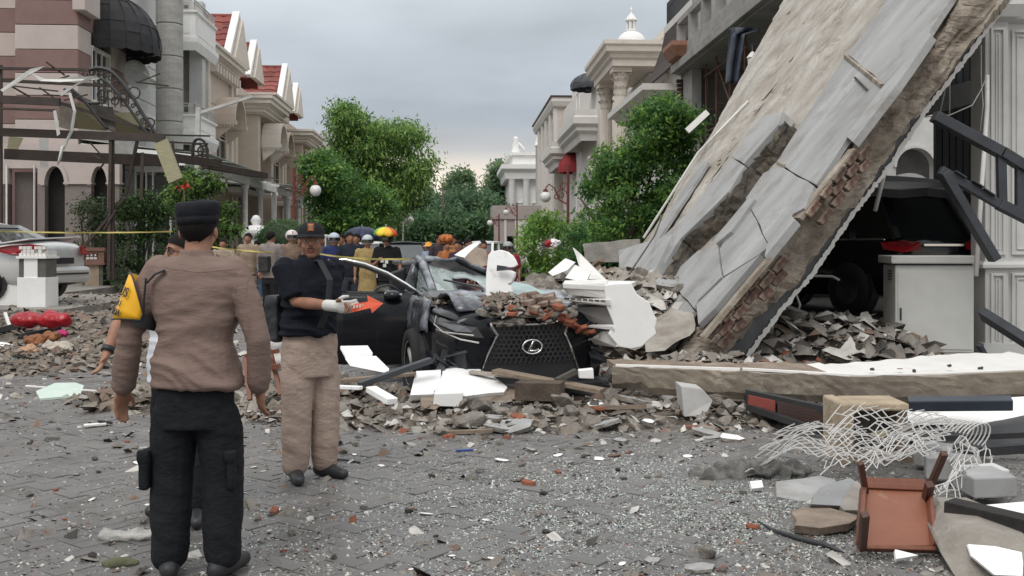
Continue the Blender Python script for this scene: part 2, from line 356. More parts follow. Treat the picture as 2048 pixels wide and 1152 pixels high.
def tile_roof(par, quad, m, nu, nv, th=.07, name='roof_tile', lim=280):  # overlapping clay tiles on a roof plane: quad = eave-left, eave-right, ridge-right, ridge-left
    a, b, c, d = [Vector(q) for q in quad]; n = (b-a).cross(d-a).normalized()
    if n.z < 0: n = -n
    base = MB(); base.slab([a, b, c, d], -n*.12); base.build('roof_deck', m, par)
    u = (b-a)/nu; v = (d-a)/nv; tm = MB(); k = 6
    vs = []
    for e_, lift in ((-.12, .075), (1.0, .02)):
        for i in range(k+1): t = i/k; vs.append(u*t+v*e_+n*(lift+.55*th*math.sin(math.pi*t)*1.4))
    fs = [(i, i+1, i+k+2, i+k+1) for i in range(k)]
    vs2 = vs+[vs[i]-n*.05 for i in range(k+1)]; fs += [(i, i+2*k+2, i+2*k+3, i+1) for i in range(k)]
    tm.add(vs2, fs); first = None
    for i in range(nu):
        for j in range(nv):
            p = a+u*i+v*j+n*random.uniform(0, .012)
            if first is None: first = tm.build(name, m, par, loc=p, recalc=False)
            else: link_copy(first, par, p)
m_pink = mat('pale pinkish render', (.50, .435, .405), c2=(.44, .38, .35), scale=1.2, bump=.12, bscale=40, dirt=(.3, .26, .23), dscale=.8, dlo=.6, dhi=.85)
m_mauve = mat('mauve brown render', (.235, .15, .138), c2=(.2, .125, .115), scale=1.5, bump=.12, bscale=40)
m_beige = mat('beige stone cladding', (.56, .475, .40), c2=(.49, .41, .345), scale=1.4, bump=.12, bscale=30, dirt=(.34, .29, .25), dscale=.7, dlo=.58, dhi=.85)
m_beiged = mat('brownish beige cladding', (.47, .375, .31), c2=(.41, .32, .265), scale=1.4, bump=.12, bscale=30)
m_cream = mat('cream moulding', (.66, .60, .53), c2=(.58, .52, .46), scale=2, bump=.1, bscale=30, dirt=(.4, .35, .3), dscale=.9, dlo=.58, dhi=.85)
m_gstone = mat('grey white stone', (.60, .60, .585), c2=(.5, .5, .49), scale=1.6, bump=.15, bscale=25, dirt=(.36, .355, .34), dscale=.8, dlo=.52, dhi=.8)
m_gstone2 = mat('grey marble cladding', (.42, .41, .385), c2=(.3, .29, .27), scale=1.8, bump=.15, bscale=20, stretch=(1, 1, 2.5))
m_tile = mat('red clay tile', (.27, .075, .06), c2=(.18, .05, .042), scale=2, bump=.3, rand=.28, dirt=(.13, .07, .06), dscale=1.6)
m_ribblk = mat('black awning canvas', (.022, .022, .025), c2=(.035, .035, .037), rough=.75, bump=.2)
m_maroon = mat('maroon awning canvas', (.10, .022, .026), c2=(.07, .017, .02), rough=.8, bump=.2)
m_redaw = mat('red awning canvas', (.32, .035, .04), c2=(.25, .03, .035), rough=.8, bump=.2)
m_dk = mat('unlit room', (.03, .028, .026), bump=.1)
m_brown = mat('dark brown timber', (.07, .04, .033), c2=(.05, .03, .025), rough=.6, bump=.2)
def dome_awning(par, M, rx, ry, rz, m, n=12, valance=.22, name='awning'):     # half dome of canvas on hoops, hung on the plane y = 0, bulging towards -y
    mb = MB(); k = 8
    for i in range(n):
        t0, t1 = math.pi*i/n, math.pi*(i+1)/n
        for j in range(k):
            q = []
            for t, s in ((t0, j), (t1, j), (t1, j+1), (t0, j+1)):
                a = math.pi/2*s/k; q.append((rx*math.cos(t)*math.cos(a), -ry*math.sin(t)*math.cos(a), rz*math.sin(a)))
            mb.add(q, [(0, 1, 2, 3)], M)
        for s_ in range(3):
            ta, tb = t0+(t1-t0)*s_/3, t0+(t1-t0)*(s_+1)/3; dz = [.0, .7, .7, .0]
            q = [(rx*math.cos(ta), -ry*math.sin(ta), 0), (rx*math.cos(tb), -ry*math.sin(tb), 0), (rx*math.cos(tb), -ry*math.sin(tb), -valance*(.75+.25*dz[s_+1])), (rx*math.cos(ta), -ry*math.sin(ta), -valance*(.75+.25*dz[s_]))]
            mb.add(q, [(0, 1, 2, 3)], M)
    o = mb.build(name, m, par); so_ = o.modifiers.new('canvas', 'SOLIDIFY'); so_.thickness = .02
    rb = MB()
    for i in range(n+1):
        t = math.pi*i/n; rb.tube([M @ Vector((rx*1.01*math.cos(t)*math.cos(a), -ry*1.01*math.sin(t)*math.cos(a), rz*1.01*math.sin(a))) for a in [math.pi/2*s/k for s in range(k+1)]], .02, 5)
    rb.build('rib', m, o); return o
CORN = [(0, 0), (.12, 0), (.12, .12), (.25, .2), (.25, .3), (.42, .42), (.5, .42), (.5, .62), (.6, .66), (.6, .8), (0, .8)]
def corn(mb, path, z, sc=1., h=1.): mb.mould(path, [(o*sc, z+k*sc*h) for o, k in CORN])
# ================= LEFT SIDE OF THE STREET =================
# ---- striped house, nearest on the left ----
A1 = 34.0
h = thing('striped_house', 'striped mauve and pale pink house at far left with black dome awning', 'house', T(-12.6, A1), TH)
bands = [(4.9, 5.75, 0), (5.75, 6.55, 1), (6.55, 7.3, 0), (7.3, 8.08, 1), (8.08, 8.9, 0), (8.9, 9.72, 1), (9.72, 10.6, 0), (10.6, 12.2, 1)]
for z0, z1, c in bands:
    mm = (m_pink, m_mauve)[c]
    for bx in [(-2.05, 0, 0, .3), (-.3, 0, .3, 1.2), (-.3, 0, 3.2, 5.0), (-4.6, -2.05, 1.3, 1.6), (-2.05, -1.75, .3, 1.3)]+([(-.3, 0, 1.2, 3.2)] if z0 < 6 or z0 > 8.5 else []):
        b = MB(); b.box(*bx, z0+.008, z1-.008); b.build('wall_band', mm, h, bevel=.02)
core = MB(); core.box(-8, -.35, .32+1.3, 9, 0, 12); core.box(-2., -.32, .32, 5, 4.5, 12.1); core.build('wall_core', m_mauve, h)
q = MB(); q.box(-.1, .32, -.25, 1.15, 9.35, 10.6); q.build('lintel_box', m_pink, h, bevel=.02)
window(h, RZ90, 1.35, 3.05, 6.6, 8.4, .05, m_whited, m_glassd, 2)
dome_awning(h, Matrix.Translation((.0, 3.1, 8.72)) @ RZ90, 1.75, 1.75, 1.9, m_ribblk, 10, .3)
# porch on the ground floor, arched openings facing us
px = lambda p, a=A1: lt(p, a)+12.6                          # picture column -> local x
zt = zy(334, -13, A1); zs = zy(372, -13, A1); pb = zy(366, -13, A1)
b = MB(); ops = [(px(26), px(84), -.2, 4.1), (px(98), px(138), -.2, zt), (px(190), px(222), -.2, zt)]
wall_open(b, px(8), px(246), pb, 4.9, -.35, -.05, ops)
for o_ in ops[1:]: arch_infill(b, o_[0], o_[1], zs, zt, -.345, -.055)
b.build('porch_wall', m_pink, h)
b = MB()
for x0, x1 in ((px(8), px(26)), (px(84), px(98)), (px(138), px(190)), (px(222), px(246))): b.box(x0, x1, -.35, -.05, 0, pb-.06)
b.build('porch_pier', m_mauve, h)
b = MB()
for x0, x1 in ((px(136), px(192)), (px(220), px(248))): b.box(x0, x1, -.42, .0, pb-.06, pb)
for c_ in (98, 190):
    o_ = ops[1 if c_ == 98 else 2]; arch_ring(b, (o_[0]+o_[1])/2, zs, (o_[1]-o_[0])/2, .12, -.4, -.34, rz=zt-zs)
b.build('arch_trim', m_pink, h)
b = MB(); b.box(px(30), px(72), -.02, .06, 0, 4.0); b.build('garage_door', mat('taupe garage door', (.16, .135, .125), bump=.2, stretch=(14, 1, 1)), h)
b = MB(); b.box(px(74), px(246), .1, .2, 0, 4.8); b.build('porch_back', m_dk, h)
b = MB(); b.box(px(77), px(79), -.4, -.3, 0, 4.2); b.box(px(22), px(25), -.4, -.3, 0, 4.2); b.build('porch_post', m_whited, h)
b = MB(); b.box(px(-14), px(7), -.3, 0, 0, 4.6); b.build('annex_wall', mat('ochre render', (.47, .36, .2), c2=(.4, .3, .17), bump=.1), h)
b = MB(); b.box(-.5, 1.3, .3, 5, 4.62, 4.9); b.build('porch_roof', m_pink, h)
b = MB(); b.box(px(248), px(322), 1.2, 1.3, 0, 4.); b.build('glass_door', mat('greenish door glass', (.05, .06, .055), rough=.15, bump=0), h)
b = MB()
for p_ in (248, 270, 284, 320): b.box(px(p_), px(p_+3), 1.1, 1.2, 0, 4.1)
b.box(px(248), px(323), 1.1, 1.2, 4.1, 4.3); b.build('door_frame', m_whited, h)
# ---- tall pale stone house with the round columns ----
A2 = 39.3
h = thing('stone_house', 'tall pale grey stone house with round columns, white balconies and satellite dish', 'house', T(-12.8, A2), TH)
b = MB(); H0 = 4.4
for k in range(9):                                          # stone courses on the street front
    b.box(-.3, 0, 0, 9.9, k*1.5+.012, k*1.5+1.488)
b.build('stone_course', m_gstone, h, bevel=.02)
b = MB(); b.box(-7, -.3, 0, 10, 0, 13.4); b.build('wall_core', m_gstone, h)
for (yy, zb) in ((2.6, 4.6), (2.6, 8.6)):
    window(h, RZ90, yy, yy+1.6, zb, zb+2.3, .0, m_white, m_glassd, 1)
ca_ = al(339, -11.7)-A2
for k in range(10):                                         # column of stone drums
    d = MB(); r_ = .53; d.lathe([(0, 0), (r_-.03, 0), (r_, .03), (r_, 1.27), (r_-.03, 1.3), (0, 1.3)], 20); d.build('column_drum', m_gstone2, h, smooth=False, loc=(1.1, ca_, k*1.32))
cb_ = al(395, -12.2)-A2
b = MB(); b.box(.3, .9, cb_-.3, cb_+.3, 0, 13); b.build('corner_pier', m_gstone, h)
b = MB(); b.box(-1.5, 1.2, cb_-2.4, cb_+.2, 3.8, 4.1); b.build('floor_slab', m_gstone, h)
b = MB(); b.box(-1.5, .4, cb_+.0, cb_+.5, 0, 12.9); b.build('side_wall', mat('tan stone wall', (.33, .29, .25), c2=(.25, .22, .19), scale=1, stretch=(1, 1, 4)), h)
for zb, zt_ in ((zy(108, -12, 49), zy(52, -12, 49)), (zy(284, -12, 49), zy(246, -12, 49))):   # balconies, panelled white fronts facing us
    x0, x1 = lt(358, 47)+12.8, lt(404, 47)+12.8; y0, y1 = 47-A2-1.2, 47-A2+2.6
    f = MB(); f.box(x0, x1, y0, y1, zb, zb+.15); f.box(x0, x1, y0, y0+.1, zb+.15, zt_); f.box(x1-.1, x1, y0+.1, y1, zb+.15, zt_)
    f.mould([(x0, y0), (x1, y0), (x1, y1)], [(0, zt_-.14), (.1, zt_-.08), (.1, zt_), (0, zt_)]); f.mould([(x0, y0), (x1, y0), (x1, y1)], [(0, zb-.45), (.02, zb-.45), (.16, zb-.1), (.16, zb+.12), (0, zb+.12)])
    f.box(x0+.25, x1-.25, y0-.03, y0, zb+.32, zt_-.28); f.box(x1, x1+.03, y0+.3, y1-.3, zb+.32, zt_-.28)
    bo = f.build('balcony', m_white, h)
    ir = MB(); iron_rail(ir, [(x0, y0+.05), (x1-.05, y0+.05), (x1-.05, y1)], zt_, zt_+.5, .2); ir.build('rail', m_steel, bo)
b = MB(); dz = Matrix.Translation((Matrix.Translation(T(-12.8, A2)) @ Matrix.Rotation(TH, 4, 'Z')).inverted() @ P(268, 152, 37.5)) @ Euler((R(80), 0, R(52))).to_matrix().to_4x4() @ Matrix.Scale(.72, 4)
sd = thing('satellite_dish', 'pale mesh satellite dish fixed beside the stone house wall', 'satellite dish', T(-12.8, A2) , TH)
b.lathe([(.0, 0), (.3, .03), (.6, .12), (.8, .24), (.78, .26), (.6, .145), (.3, .055), (0, .02)], 24, dz); b.build('dish', mat('dish mesh grey', (.42, .42, .41), bump=.1), sd, smooth=True)
b = MB(); p0 = dz @ Vector((0, 0, 0)); b.tube([p0, p0+Vector((-.3, .2, -.3)), p0+Vector((-.35, .9, -.7))], .05); b.tube([dz @ Vector((.75, 0, .22)), dz @ Vector((0, 0, .8)), dz @ Vector((-.6, .45, .2))], .022); b.build('bracket', m_steel, sd)

# ---- the repeated beige houses further down ----
def gable(par, y0, y1, zb, zp, x0=-5.5, tiles=(9, 7)):       # gable facing the street: ridge runs back from the street
    ym = (y0+y1)/2
    g = MB(); g.prism([(y0, zb), (y1, zb), (ym, zp-.15)], -.35, -.05, RZ90 @ Matrix.Identity(4)); g.build('gable_wall', m_cream, par)
    v = MB()
    for s, (a, c) in ((0, (y0-.25, ym)), (1, (y1+.25, ym))):
        v.prism([(a, zb-.05), (c, zp+.02), (c, zp+.32), (a-(.25 if s == 0 else -.25), zb+.1)], -.16, .24, RZ90)
    v.build('verge', m_white, par)
    tile_roof(par, [(x0, y0-.25, zb-.1), (-.12, y0-.25, zb-.1), (-.12, ym, zp), (x0, ym, zp)], m_tile, *tiles)
    d = MB(); d.slab([(x0, y1+.25, zb-.1), (-.12, y1+.25, zb-.1), (-.12, ym, zp), (x0, ym, zp)], (0, 0, -.1)); d.build('roof_far_side', m_tile, par)
    rr = MB(); rr.tube([(x0, ym, zp+.05), (-.15, ym, zp+.05)], .12, 8); rr.build('ridge_tile', m_tile, par)
def hood(par, yc, zs, r, dep, x=0., m=m_beige):               # barrel-vault hood over a first floor window
    b = MB(); n = 12
    for i in range(n):
        t0, t1 = math.pi*i/n, math.pi*(i+1)/n
        b.prism([(yc+r*math.cos(t0), zs+r*math.sin(t0)), (yc+(r+.16)*math.cos(t0), zs+(r+.16)*math.sin(t0)), (yc+(r+.16)*math.cos(t1), zs+(r+.16)*math.sin(t1)), (yc+r*math.cos(t1), zs+r*math.sin(t1))], -dep-x, -x, RZ90)
    for s in (-1, 1):
        e_ = yc+s*(r+.06); b.box(x, x+dep+.05, e_-.14, e_+.14, zs-.22, zs)
        b.prism([(0, zs-.22), (dep*.8, zs-.22), (dep*.7, zs-.45), (.1, zs-1.)], e_-.08, e_+.08, Matrix.Translation((x, 0, 0)))
    for i in range(7): b.box(x+dep*.1+i*dep*.13, x+dep*.1+i*dep*.13+.06, yc-r-.24, yc-r-.17, zs-.36, zs-.22)
    b.build('window_hood', m, par)
def beige_house(label, a0, wall_m, second, aw=None):
    h = thing('beige_house', label, 'house', T(-12.7, a0), TH, 'beige houses along the left side')
    LEN = 16.3; zc = 10.9
    b = MB(); ops = [(2.0, 4.2, 5.2, 8.2), (8.3, 10.2, 5.0, 8.3), (12.6, 14.6, 5.2, 8.2)]
    wall_open(b, 0, LEN, 0, zc, -.0, .3, ops, RZ90); b.box(-7, -.3, 0, .3, 0, zc); b.box(-7, -.3, LEN-.3, LEN, 0, zc)
    b.build('wall', wall_m, h)
    j = MB()
    for z in (1.5, 3.0, 4.5, 6.0, 7.5, 9.0):                  # cladding joints read as shallow string courses
        j.mould([(-6.9, 0), (0, 0), (0, LEN)], [(-.01, z-.02), (.022, z-.02), (.022, z+.02), (-.01, z+.02)])
    j.build('string_course', m_beiged, h)
    for o_ in ops: window(h, RZ90, *o_, -.02, m_cream, m_glassd, 1, trans=.7)
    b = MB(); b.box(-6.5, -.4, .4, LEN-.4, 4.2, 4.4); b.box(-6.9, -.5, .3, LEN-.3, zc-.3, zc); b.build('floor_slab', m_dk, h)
    c = MB(); corn(c, [(-6.9, 0), (0, 0), (0, 6.6)], zc, 1.2, .9); c.box(-6.9, .0, .02, 6.6, zc, zc+.7)
    for i in range(9): c.box(.05, .5, .4+i*.65, .66+i*.65, zc-.42, zc)
    c.build('cornice', m_cream, h)
    # lean roof at the corner
    tile_roof(h, [(-6.9, -.5, zc+.75), (.5, -.5, zc+.75), (-1.1, 1.8, zc+2.2), (-6.9, 1.8, zc+2.2)], m_tile, 10, 4)
    gable(h, 6.9-1.7, 6.9+2.2, zc+1.2, zc+3.9); gable(h, 10.6, 13.6, zc+1.0, zc+3.3, tiles=(8, 6))
    # white portico in the middle
    p = MB(); corn(p, [(.1, 7.0), (1.5, 7.0), (1.5, 12.2), (.1, 12.2)], 9.3, 1.1, 1.); p.box(0, 1.5, 7.0, 12.2, 9.2, 10.1); p.build('portico_cornice', m_cream, h)
    p = MB(); p.box(.0, 1.2, 7.2, 7.9, 0, 9.2); p.box(.0, 1.2, 11.3, 12.0, 0, 9.2); p.build('portico_pier', wall_m, h)
    hood(h, 3.1, 8.15, 1.25, 1.1); hood(h, 9.5, 7.6, 1.2, 1.1, 1.2, m_cream)
    ba = MB(); ba.box(0, 1.5, .9, 5.2, 4.4, 4.65); ba.mould([(0, .9), (1.5, .9), (1.5, 5.2), (0, 5.2)], [(0, 4.35), (.1, 4.35), (.16, 4.6), (0, 4.6)]); bo = ba.build('balcony', m_cream, h)
    ir = MB(); iron_rail(ir, [(0, .95), (1.45, .95), (1.45, 5.15), (0, 5.15)], 4.65, 5.75, .2, .022); ir.build('rail', m_brown, bo)
    qn = MB()
    for y_ in (.0, 5.2, 6.3): qn.box(0, .14, y_, y_+.5, 0, zc)
    qn.build('pilaster', m_cream, h)
    if aw: dome_awning(h, Matrix.Translation((.0, 14.2, 8.9)) @ RZ90, 1.5, 1.6, 1.5, aw, 10, .3)
    return h
beige_house('beige clad house with red tiled twin gables, next to the pale stone house', 51.3, m_beige, False)
beige_house('second beige house with red tiled twin gables, behind the first and with dark awning', 67.6, m_beiged, True, m_ribblk)
A5 = 84.2
h = thing('flat_roofed_house', 'pale flat roofed house with roof railing and maroon awning at end of left row', 'house', T(-12.4, A5), TH)
b = MB(); b.box(-8, 0, 0, 22, 0, 10.2); b.build('wall', m_cream, h)
c = MB(); corn(c, [(-8, 0), (0, 0), (0, 22)], 9.6, 1.2); c.build('cornice', m_cream, h)
c = MB(); corn(c, [(0, 7), (1.2, 7), (1.2, 13), (0, 13)], 8.2, 1.); c.box(0, 1.2, 7, 13, 8.1, 9.0); c.build('portico_cornice', m_cream, h)
for y in (2, 9, 15): window(h, RZ90, y, y+2, 5, 8, -.2, m_white, m_glassd, 1)
dome_awning(h, Matrix.Translation((.0, 4., 8.1)) @ RZ90, 1.8, 1.7, 1.6, m_maroon, 10, .35)
ir = MB(); balusters(ir, (-8, 9.2), (0, 9.2), 10.6, 12., 22, .09); balusters(ir, (0, 9.2), (0, 20), 10.6, 12., 26, .09); ir.box(-8, .1, 9.1, 9.3, 12, 12.2); ir.box(-.1, .1, 9.1, 20, 12, 12.2); ir.build('roof_balustrade', m_gstone, h)

# ---- white carport in front of the beige houses ----
h = thing('carport', 'white carport with round columns and translucent canopy before the beige houses', 'carport', T(-9.2, 38), TH)
xs_ = []
for i, (p_, yy) in enumerate(((490, 352), (521, 352), (549, 348), (574, 352), (597, 352), (612, 356), (625, 358))):
    a_ = al(p_, -9.2); b = MB(); r_ = .13 if i != 3 else .2
    b.lathe([(r_*1.5, 0), (r_*1.5, .15), (r_, .25), (r_*.9, 4.0), (r_*1.4, 4.1), (r_*1.4, 4.25), (0, 4.25)], 10); b.build('column', m_white, h, smooth=True, loc=(0, a_-38, 0))
m_poly = mat('aged polycarbonate sheet', (.44, .47, .42), c2=(.33, .36, .32), rough=.4, scale=1.5, stretch=(1, 6, 1), bump=.15)
b = MB(); b.bar((0, -4, 4.4), (0, 24, 4.4), .2, .3); b.bar((-3.3, -4, 4.75), (-3.3, 24, 4.75), .16, .2)
for i in range(15): b.bar((.4, -4+i*2, 4.55), (-3.3, -4+i*2, 4.9), .08, .12)
b.build('beam', m_white, h)
for i in range(8):
    b = MB(); y0 = -4+i*3.4; sg = random.uniform(-.12, .1)
    if i == 4: continue
    n_ = 8; vs = []
    for k in range(n_+1):
        t = k/n_
        for s in (0, 1): vs.append((.9-4.4*t, y0+s*3.3, 4.66+.5*t+sg*math.sin(t*3)+.16*math.sin(t*math.pi)*s))
    b.add(vs, [(2*k, 2*k+1, 2*k+3, 2*k+2) for k in range(n_)]); o = b.build('canopy_sheet', m_poly, h); s_ = o.modifiers.new('th', 'SOLIDIFY'); s_.thickness = .03
h = thing('gate_post', 'white stone gate post with capped top between van and carport', 'gate post', G(512, 580))
b = MB(); b.box(-.32, .32, -.32, .32, 0, 2.0); b.mould([(-.32, -.32), (-.32, .32), (.32, .32), (.32, -.32)][::-1], [(0, 1.85), (.08, 1.85), (.14, 2.), (.14, 2.1), (0, 2.1)], closed=True); b.build('shaft', m_white, h)
b = MB(); b.lathe([(.4, 2.1), (.3, 2.25), (.12, 2.3), (.2, 2.45), (.1, 2.62), (0, 2.65)], 12); b.build('cap', m_white, h, smooth=True)

# ---- wrecked steel canopy in front of the striped house ----
h = thing('canopy_frame', 'wrecked black steel canopy frame with torn sheets and scrolled arch trusses', 'canopy', T(-10.5, 27), TH)
Yc = 27.0; inv = h.matrix_basis.inverted() if False else (Matrix.Translation(T(-10.5, 27)) @ Matrix.Rotation(TH, 4, 'Z')).inverted()
def cp(x, y, d=0.): return inv @ P(x, y, Yc+d)
m_cano = mat('rust black steel', (.032, .028, .026), c2=(.06, .04, .03), rough=.6, scale=5, bump=.3)
def cbeam(a, b, wd, ht, name='beam', m=m_cano): k = MB(); k.bar(a, b, wd*.8, ht*.68); return k.build(name, m, h)
for (a, b, t, d) in (((-60, 262), (330, 276), .32, 0), ((-60, 196), (120, 204), .3, -.6), ((10, 308), (330, 322), .42, .7), ((-60, 136), (200, 140), .1, .2), ((-60, 158), (230, 172), .12, .9), ((-60, 215), (112, 221), .08, -.6), ((120, 206), (300, 262), .14, .2), ((0, 130), (0, 560), .14, .3)):
    cbeam(cp(*a, d), cp(*b, d), .14, t)
for (a, b, t, d) in (((225, 276), (226, 560), .16, .1), ((221, 276), (217, 560), .05, .0), ((275, 280), (250, 395), .12, .5), ((250, 395), (130, 540), .1, .2), ((232, 420), (208, 460), .07, .0), ((285, 305), (282, 400), .05, .2), ((345, 282), (352, 360), .05, .6)):
    cbeam(cp(*a, d), cp(*b, d), .1, t, 'post')
def arc(pts, d, r, name, m=m_black, n=24):                     # smooth curve through picture points at one depth
    pts = [cp(*p, d) for p in pts]; out = []
    for i in range(len(pts)-1):
        p0, p1, p2, p3 = pts[max(i-1, 0)], pts[i], pts[i+1], pts[min(i+2, len(pts)-1)]
        for k in range(6):
            t = k/6; out.append(.5*((2*p1)+(p2-p0)*t+(2*p0-5*p1+4*p2-p3)*t*t+(3*p1-p0-3*p2+p3)*t**3))
    out.append(pts[-1]); b = MB(); b.tube(out, r, 6); return b.build(name, m, h, smooth=True), out
_, o1 = arc([(178, 140), (200, 136), (228, 148), (262, 190), (290, 235), (318, 276)], .0, .05, 'arch_truss')
_, o2 = arc([(150, 160), (190, 155), (215, 166), (250, 205), (280, 248), (300, 274)], .0, .04, 'arch_truss')
arc([(128, 178), (160, 198), (178, 206), (200, 206)], .1, .04, 'arch_truss'); arc([(140, 176), (175, 208), (195, 235), (215, 258)], .1, .05, 'arch_truss')
_, o3 = arc([(385, 312), (388, 285), (400, 278), (412, 290), (416, 322)], 3., .045, 'arch_truss')
def scr():
    s = MB(); SCR.append(s); return s
SCR = []
for i in range(2, len(o1)-2, 2):
    a, b = o1[i], o2[min(i, len(o2)-1)]; c_ = (a+b)/2; r_ = (a-b).length*.3
    scr().tube([c_+Vector((r_*math.cos(t), 0, r_*math.sin(t)))*(1-t/9) for t in [k*.55 for k in range(14)]], .022, 5)
for (x, y, r_) in ((268, 186, .16), (205, 190, .14), (225, 190, .14), (248, 195, .12), (292, 262, .22), (300, 245, .12), (205, 200, .1), (230, 202, .1), (250, 205, .1)):
    c_ = cp(x, y); scr().tube([c_+Vector((r_*math.cos(t), 0, r_*math.sin(t))) for t in [k*.5 for k in range(14)]], .022, 5)
for x in (202, 215, 228, 240, 252): scr().bar(cp(x, 180), cp(x+2, 215), .03, .03)
for (x, y, r_) in ((395, 300, .18), (406, 302, .16), (398, 318, .12)):
    c_ = cp(x, y, 3.); scr().tube([c_+Vector((r_*math.cos(t), 0, r_*math.sin(t))) for t in [k*.5 for k in range(14)]], .025, 5)
for s in SCR: s.build('scroll', m_cano, h)
for (a, b) in (((330, 270), (420, 272)), ((332, 284), (416, 288)), ((330, 298), (410, 304))): cbeam(cp(*a, 2.), cp(*b, 3.), .05, .07, 'rod')
cbeam(cp(322, 312, 1.), cp(440, 328, 3.), .2, .34); cbeam(cp(410, 330, 3.), cp(530, 352, 6.), .3, .28)
for i in range(16):
    x0, y0 = random.uniform(0, 300), random.uniform(150, 310); cbeam(cp(x0, y0, random.uniform(-.8, .8)), cp(x0+random.uniform(-70, 90), y0+random.uniform(-30, 40), random.uniform(-.8, .8)), .05, .05, 'bent_rod')
m_sheet = mat('torn white sheet', (.66, .66, .63), c2=(.5, .5, .47), rough=.4, bump=.2)
m_olive = mat('olive corrugated sheet', (.33, .31, .19), c2=(.25, .23, .14), rough=.45, stretch=(1, 1, 14), bump=.5, bscale=6)
def cloth(pts, m, name, d0=0., d1=None, th=.02, wav=.05):
    k = MB(); n = len(pts); k.slab([cp(*p, (d0 if d1 is None else d0+(d1-d0)*i/(n-1))+random.uniform(-wav, wav)) for i, p in enumerate(pts)], (0, th, 0)); return k.build(name, m, h)
cloth([(62, 146), (90, 158), (190, 152), (200, 158), (120, 164), (80, 162)], m_sheet, 'torn_sheet', -.3)
for q in ([(0, 180), (60, 138), (90, 132), (66, 146), (6, 184)], [(115, 188), (175, 155), (196, 152), (150, 172), (124, 192)], [(106, 222), (112, 220), (120, 268), (114, 272)], [(136, 184), (142, 186), (152, 222), (146, 262), (128, 300), (122, 298), (140, 262), (146, 222)], [(122, 292), (128, 290), (122, 318), (116, 330), (114, 328)]):
    cloth(q, m_sheet, 'torn_sheet', -.7)
cloth([(143, 205), (190, 210), (214, 262), (145, 256)], m_olive, 'roof_sheet', .5, 1.2); cloth([(224, 226), (268, 224), (312, 272), (232, 268)], m_olive, 'roof_sheet', .8, 1.5)
cloth([(118, 205), (142, 205), (146, 262), (118, 254)], mat('taupe board', (.22, .19, .16), bump=.2), 'roof_sheet', .9)
cloth([(222, 282), (268, 284), (270, 312), (222, 318)], m_sheet, 'torn_sheet', 1.4); cloth([(18, 272), (46, 276), (32, 306), (14, 300)], m_olive, 'roof_sheet', 1.3); cloth([(78, 276), (96, 277), (96, 336), (80, 334)], m_gstone, 'roof_sheet', 1.1)
cloth([(180, 210), (226, 214), (232, 258), (215, 260)], mat('dark smoked sheet', (.1, .095, .08), rough=.4), 'roof_sheet', .3)
k = MB(); k.bar(cp(322, 284, -.2), cp(352, 362, -.5), .38, .1, up=(0, 1, 0)); k.build('hanging_plank', m_olive, h)
o = MB(); o.bar(P(392, 470, 33), P(397, 215, 33), .14, .14); o.bar(P(392, 228, 33), P(505, 193, 33), .09, .09); o = o.build('utility_pole', m_steel); tag(o, 'thin grey pole with tilted arm in front of the stone house', 'pole')
k = thing('flower_cluster', 'orange red flowers on a stem behind the hanging plank', 'flower', P(368, 372, 26)); b = MB()
for i in range(16):
    c_ = Vector((random.gauss(0, .09), random.gauss(0, .1), random.gauss(0, .05))); b.add([c_+Vector((random.uniform(-.07, .07), random.uniform(-.07, .07), random.uniform(-.07, .07))) for _ in range(4)], [(0, 1, 2), (0, 2, 3), (0, 1, 3), (1, 2, 3)])
b.build('petals', mat('orange red petal', (.42, .05, .025), bump=0), k); b = MB(); b.tube([(0, 0, -.1), (.02, 0, -1.1)], .015, 5); b.build('stem', m_wood, k)

# ---- low walls, posts and gate at the left ----
h = thing('gate_post', 'low white gate post with pierced pattern block, front of the silver car', 'gate post', P(76, 612, 18.7)); h.scale = (.73, .73, .73)
b = MB(); b.box(-.36, .36, -.36, .36, -.05, .74); b.build('base', m_white, h, bevel=.01)
b = MB(); b.box(-.2, .14, -.33, .3, .74, 1.22); b.build('shaft', m_white, h); m_ss = mat('dark stone strip', (.13, .125, .11), bump=.6)
for x0, x1 in ((-.34, -.2), (.14, .34)): b = MB(); b.box(x0, x1, -.3, .3, .74, 1.22); b.build('stone_strip', m_ss, h)
b = MB(); b.box(-.38, .38, -.38, .38, 1.22, 1.28); b.build('ledge', m_white, h); b = MB()
for i in range(7):
    for j in range(3):
        if (i+j) % 2 == 0 or j == 0 or random.random() < .35: b.box(-.34+i*.097, -.34+i*.097+.085, -.3, -.2, 1.28+j*.085, 1.28+j*.085+.08)
b.box(-.34, .34, -.2, .3, 1.28, 1.42); b.build('pierced_block', m_whited, h)
o = MB(); p0, p1 = P(-150, 600, 19), P(36, 600, 19); p0.z = p1.z = 0; o.slab([(p0.x, p0.y, -.05), (p1.x+.1, p1.y, -.05), (p1.x+.1, p1.y+.25, -.05), (p0.x, p0.y+.25, -.05)], (0, 0, 1.08)); o.slab([(p0.x, p0.y-.04, 1.03), (p1.x+.1, p1.y-.04, 1.03), (p1.x+.1, p1.y+.28, 1.03), (p0.x, p0.y+.28, 1.03)], (0, 0, .09)); o = o.build('garden_wall', m_white, bevel=.01); tag(o, 'low white garden wall beside the pierced gate post', 'wall')
m_terra = mat('terracotta block', (.23, .125, .095), c2=(.17, .09, .07), bump=.3)
kerb('driveway', -20, -7.0, 18.2, 24, .4); kerb('driveway', -20, -9.6, 24, 34, .4)
h = thing('gate_post', 'terracotta capped gate post with pierced window, by the green shrubs', 'gate post', G(193, 598))
b = MB(); b.box(-.2, .2, -.3, .3, -.1, 1.0); b.build('shaft', mat('tan shaft', (.38, .3, .21), bump=.3), h); 
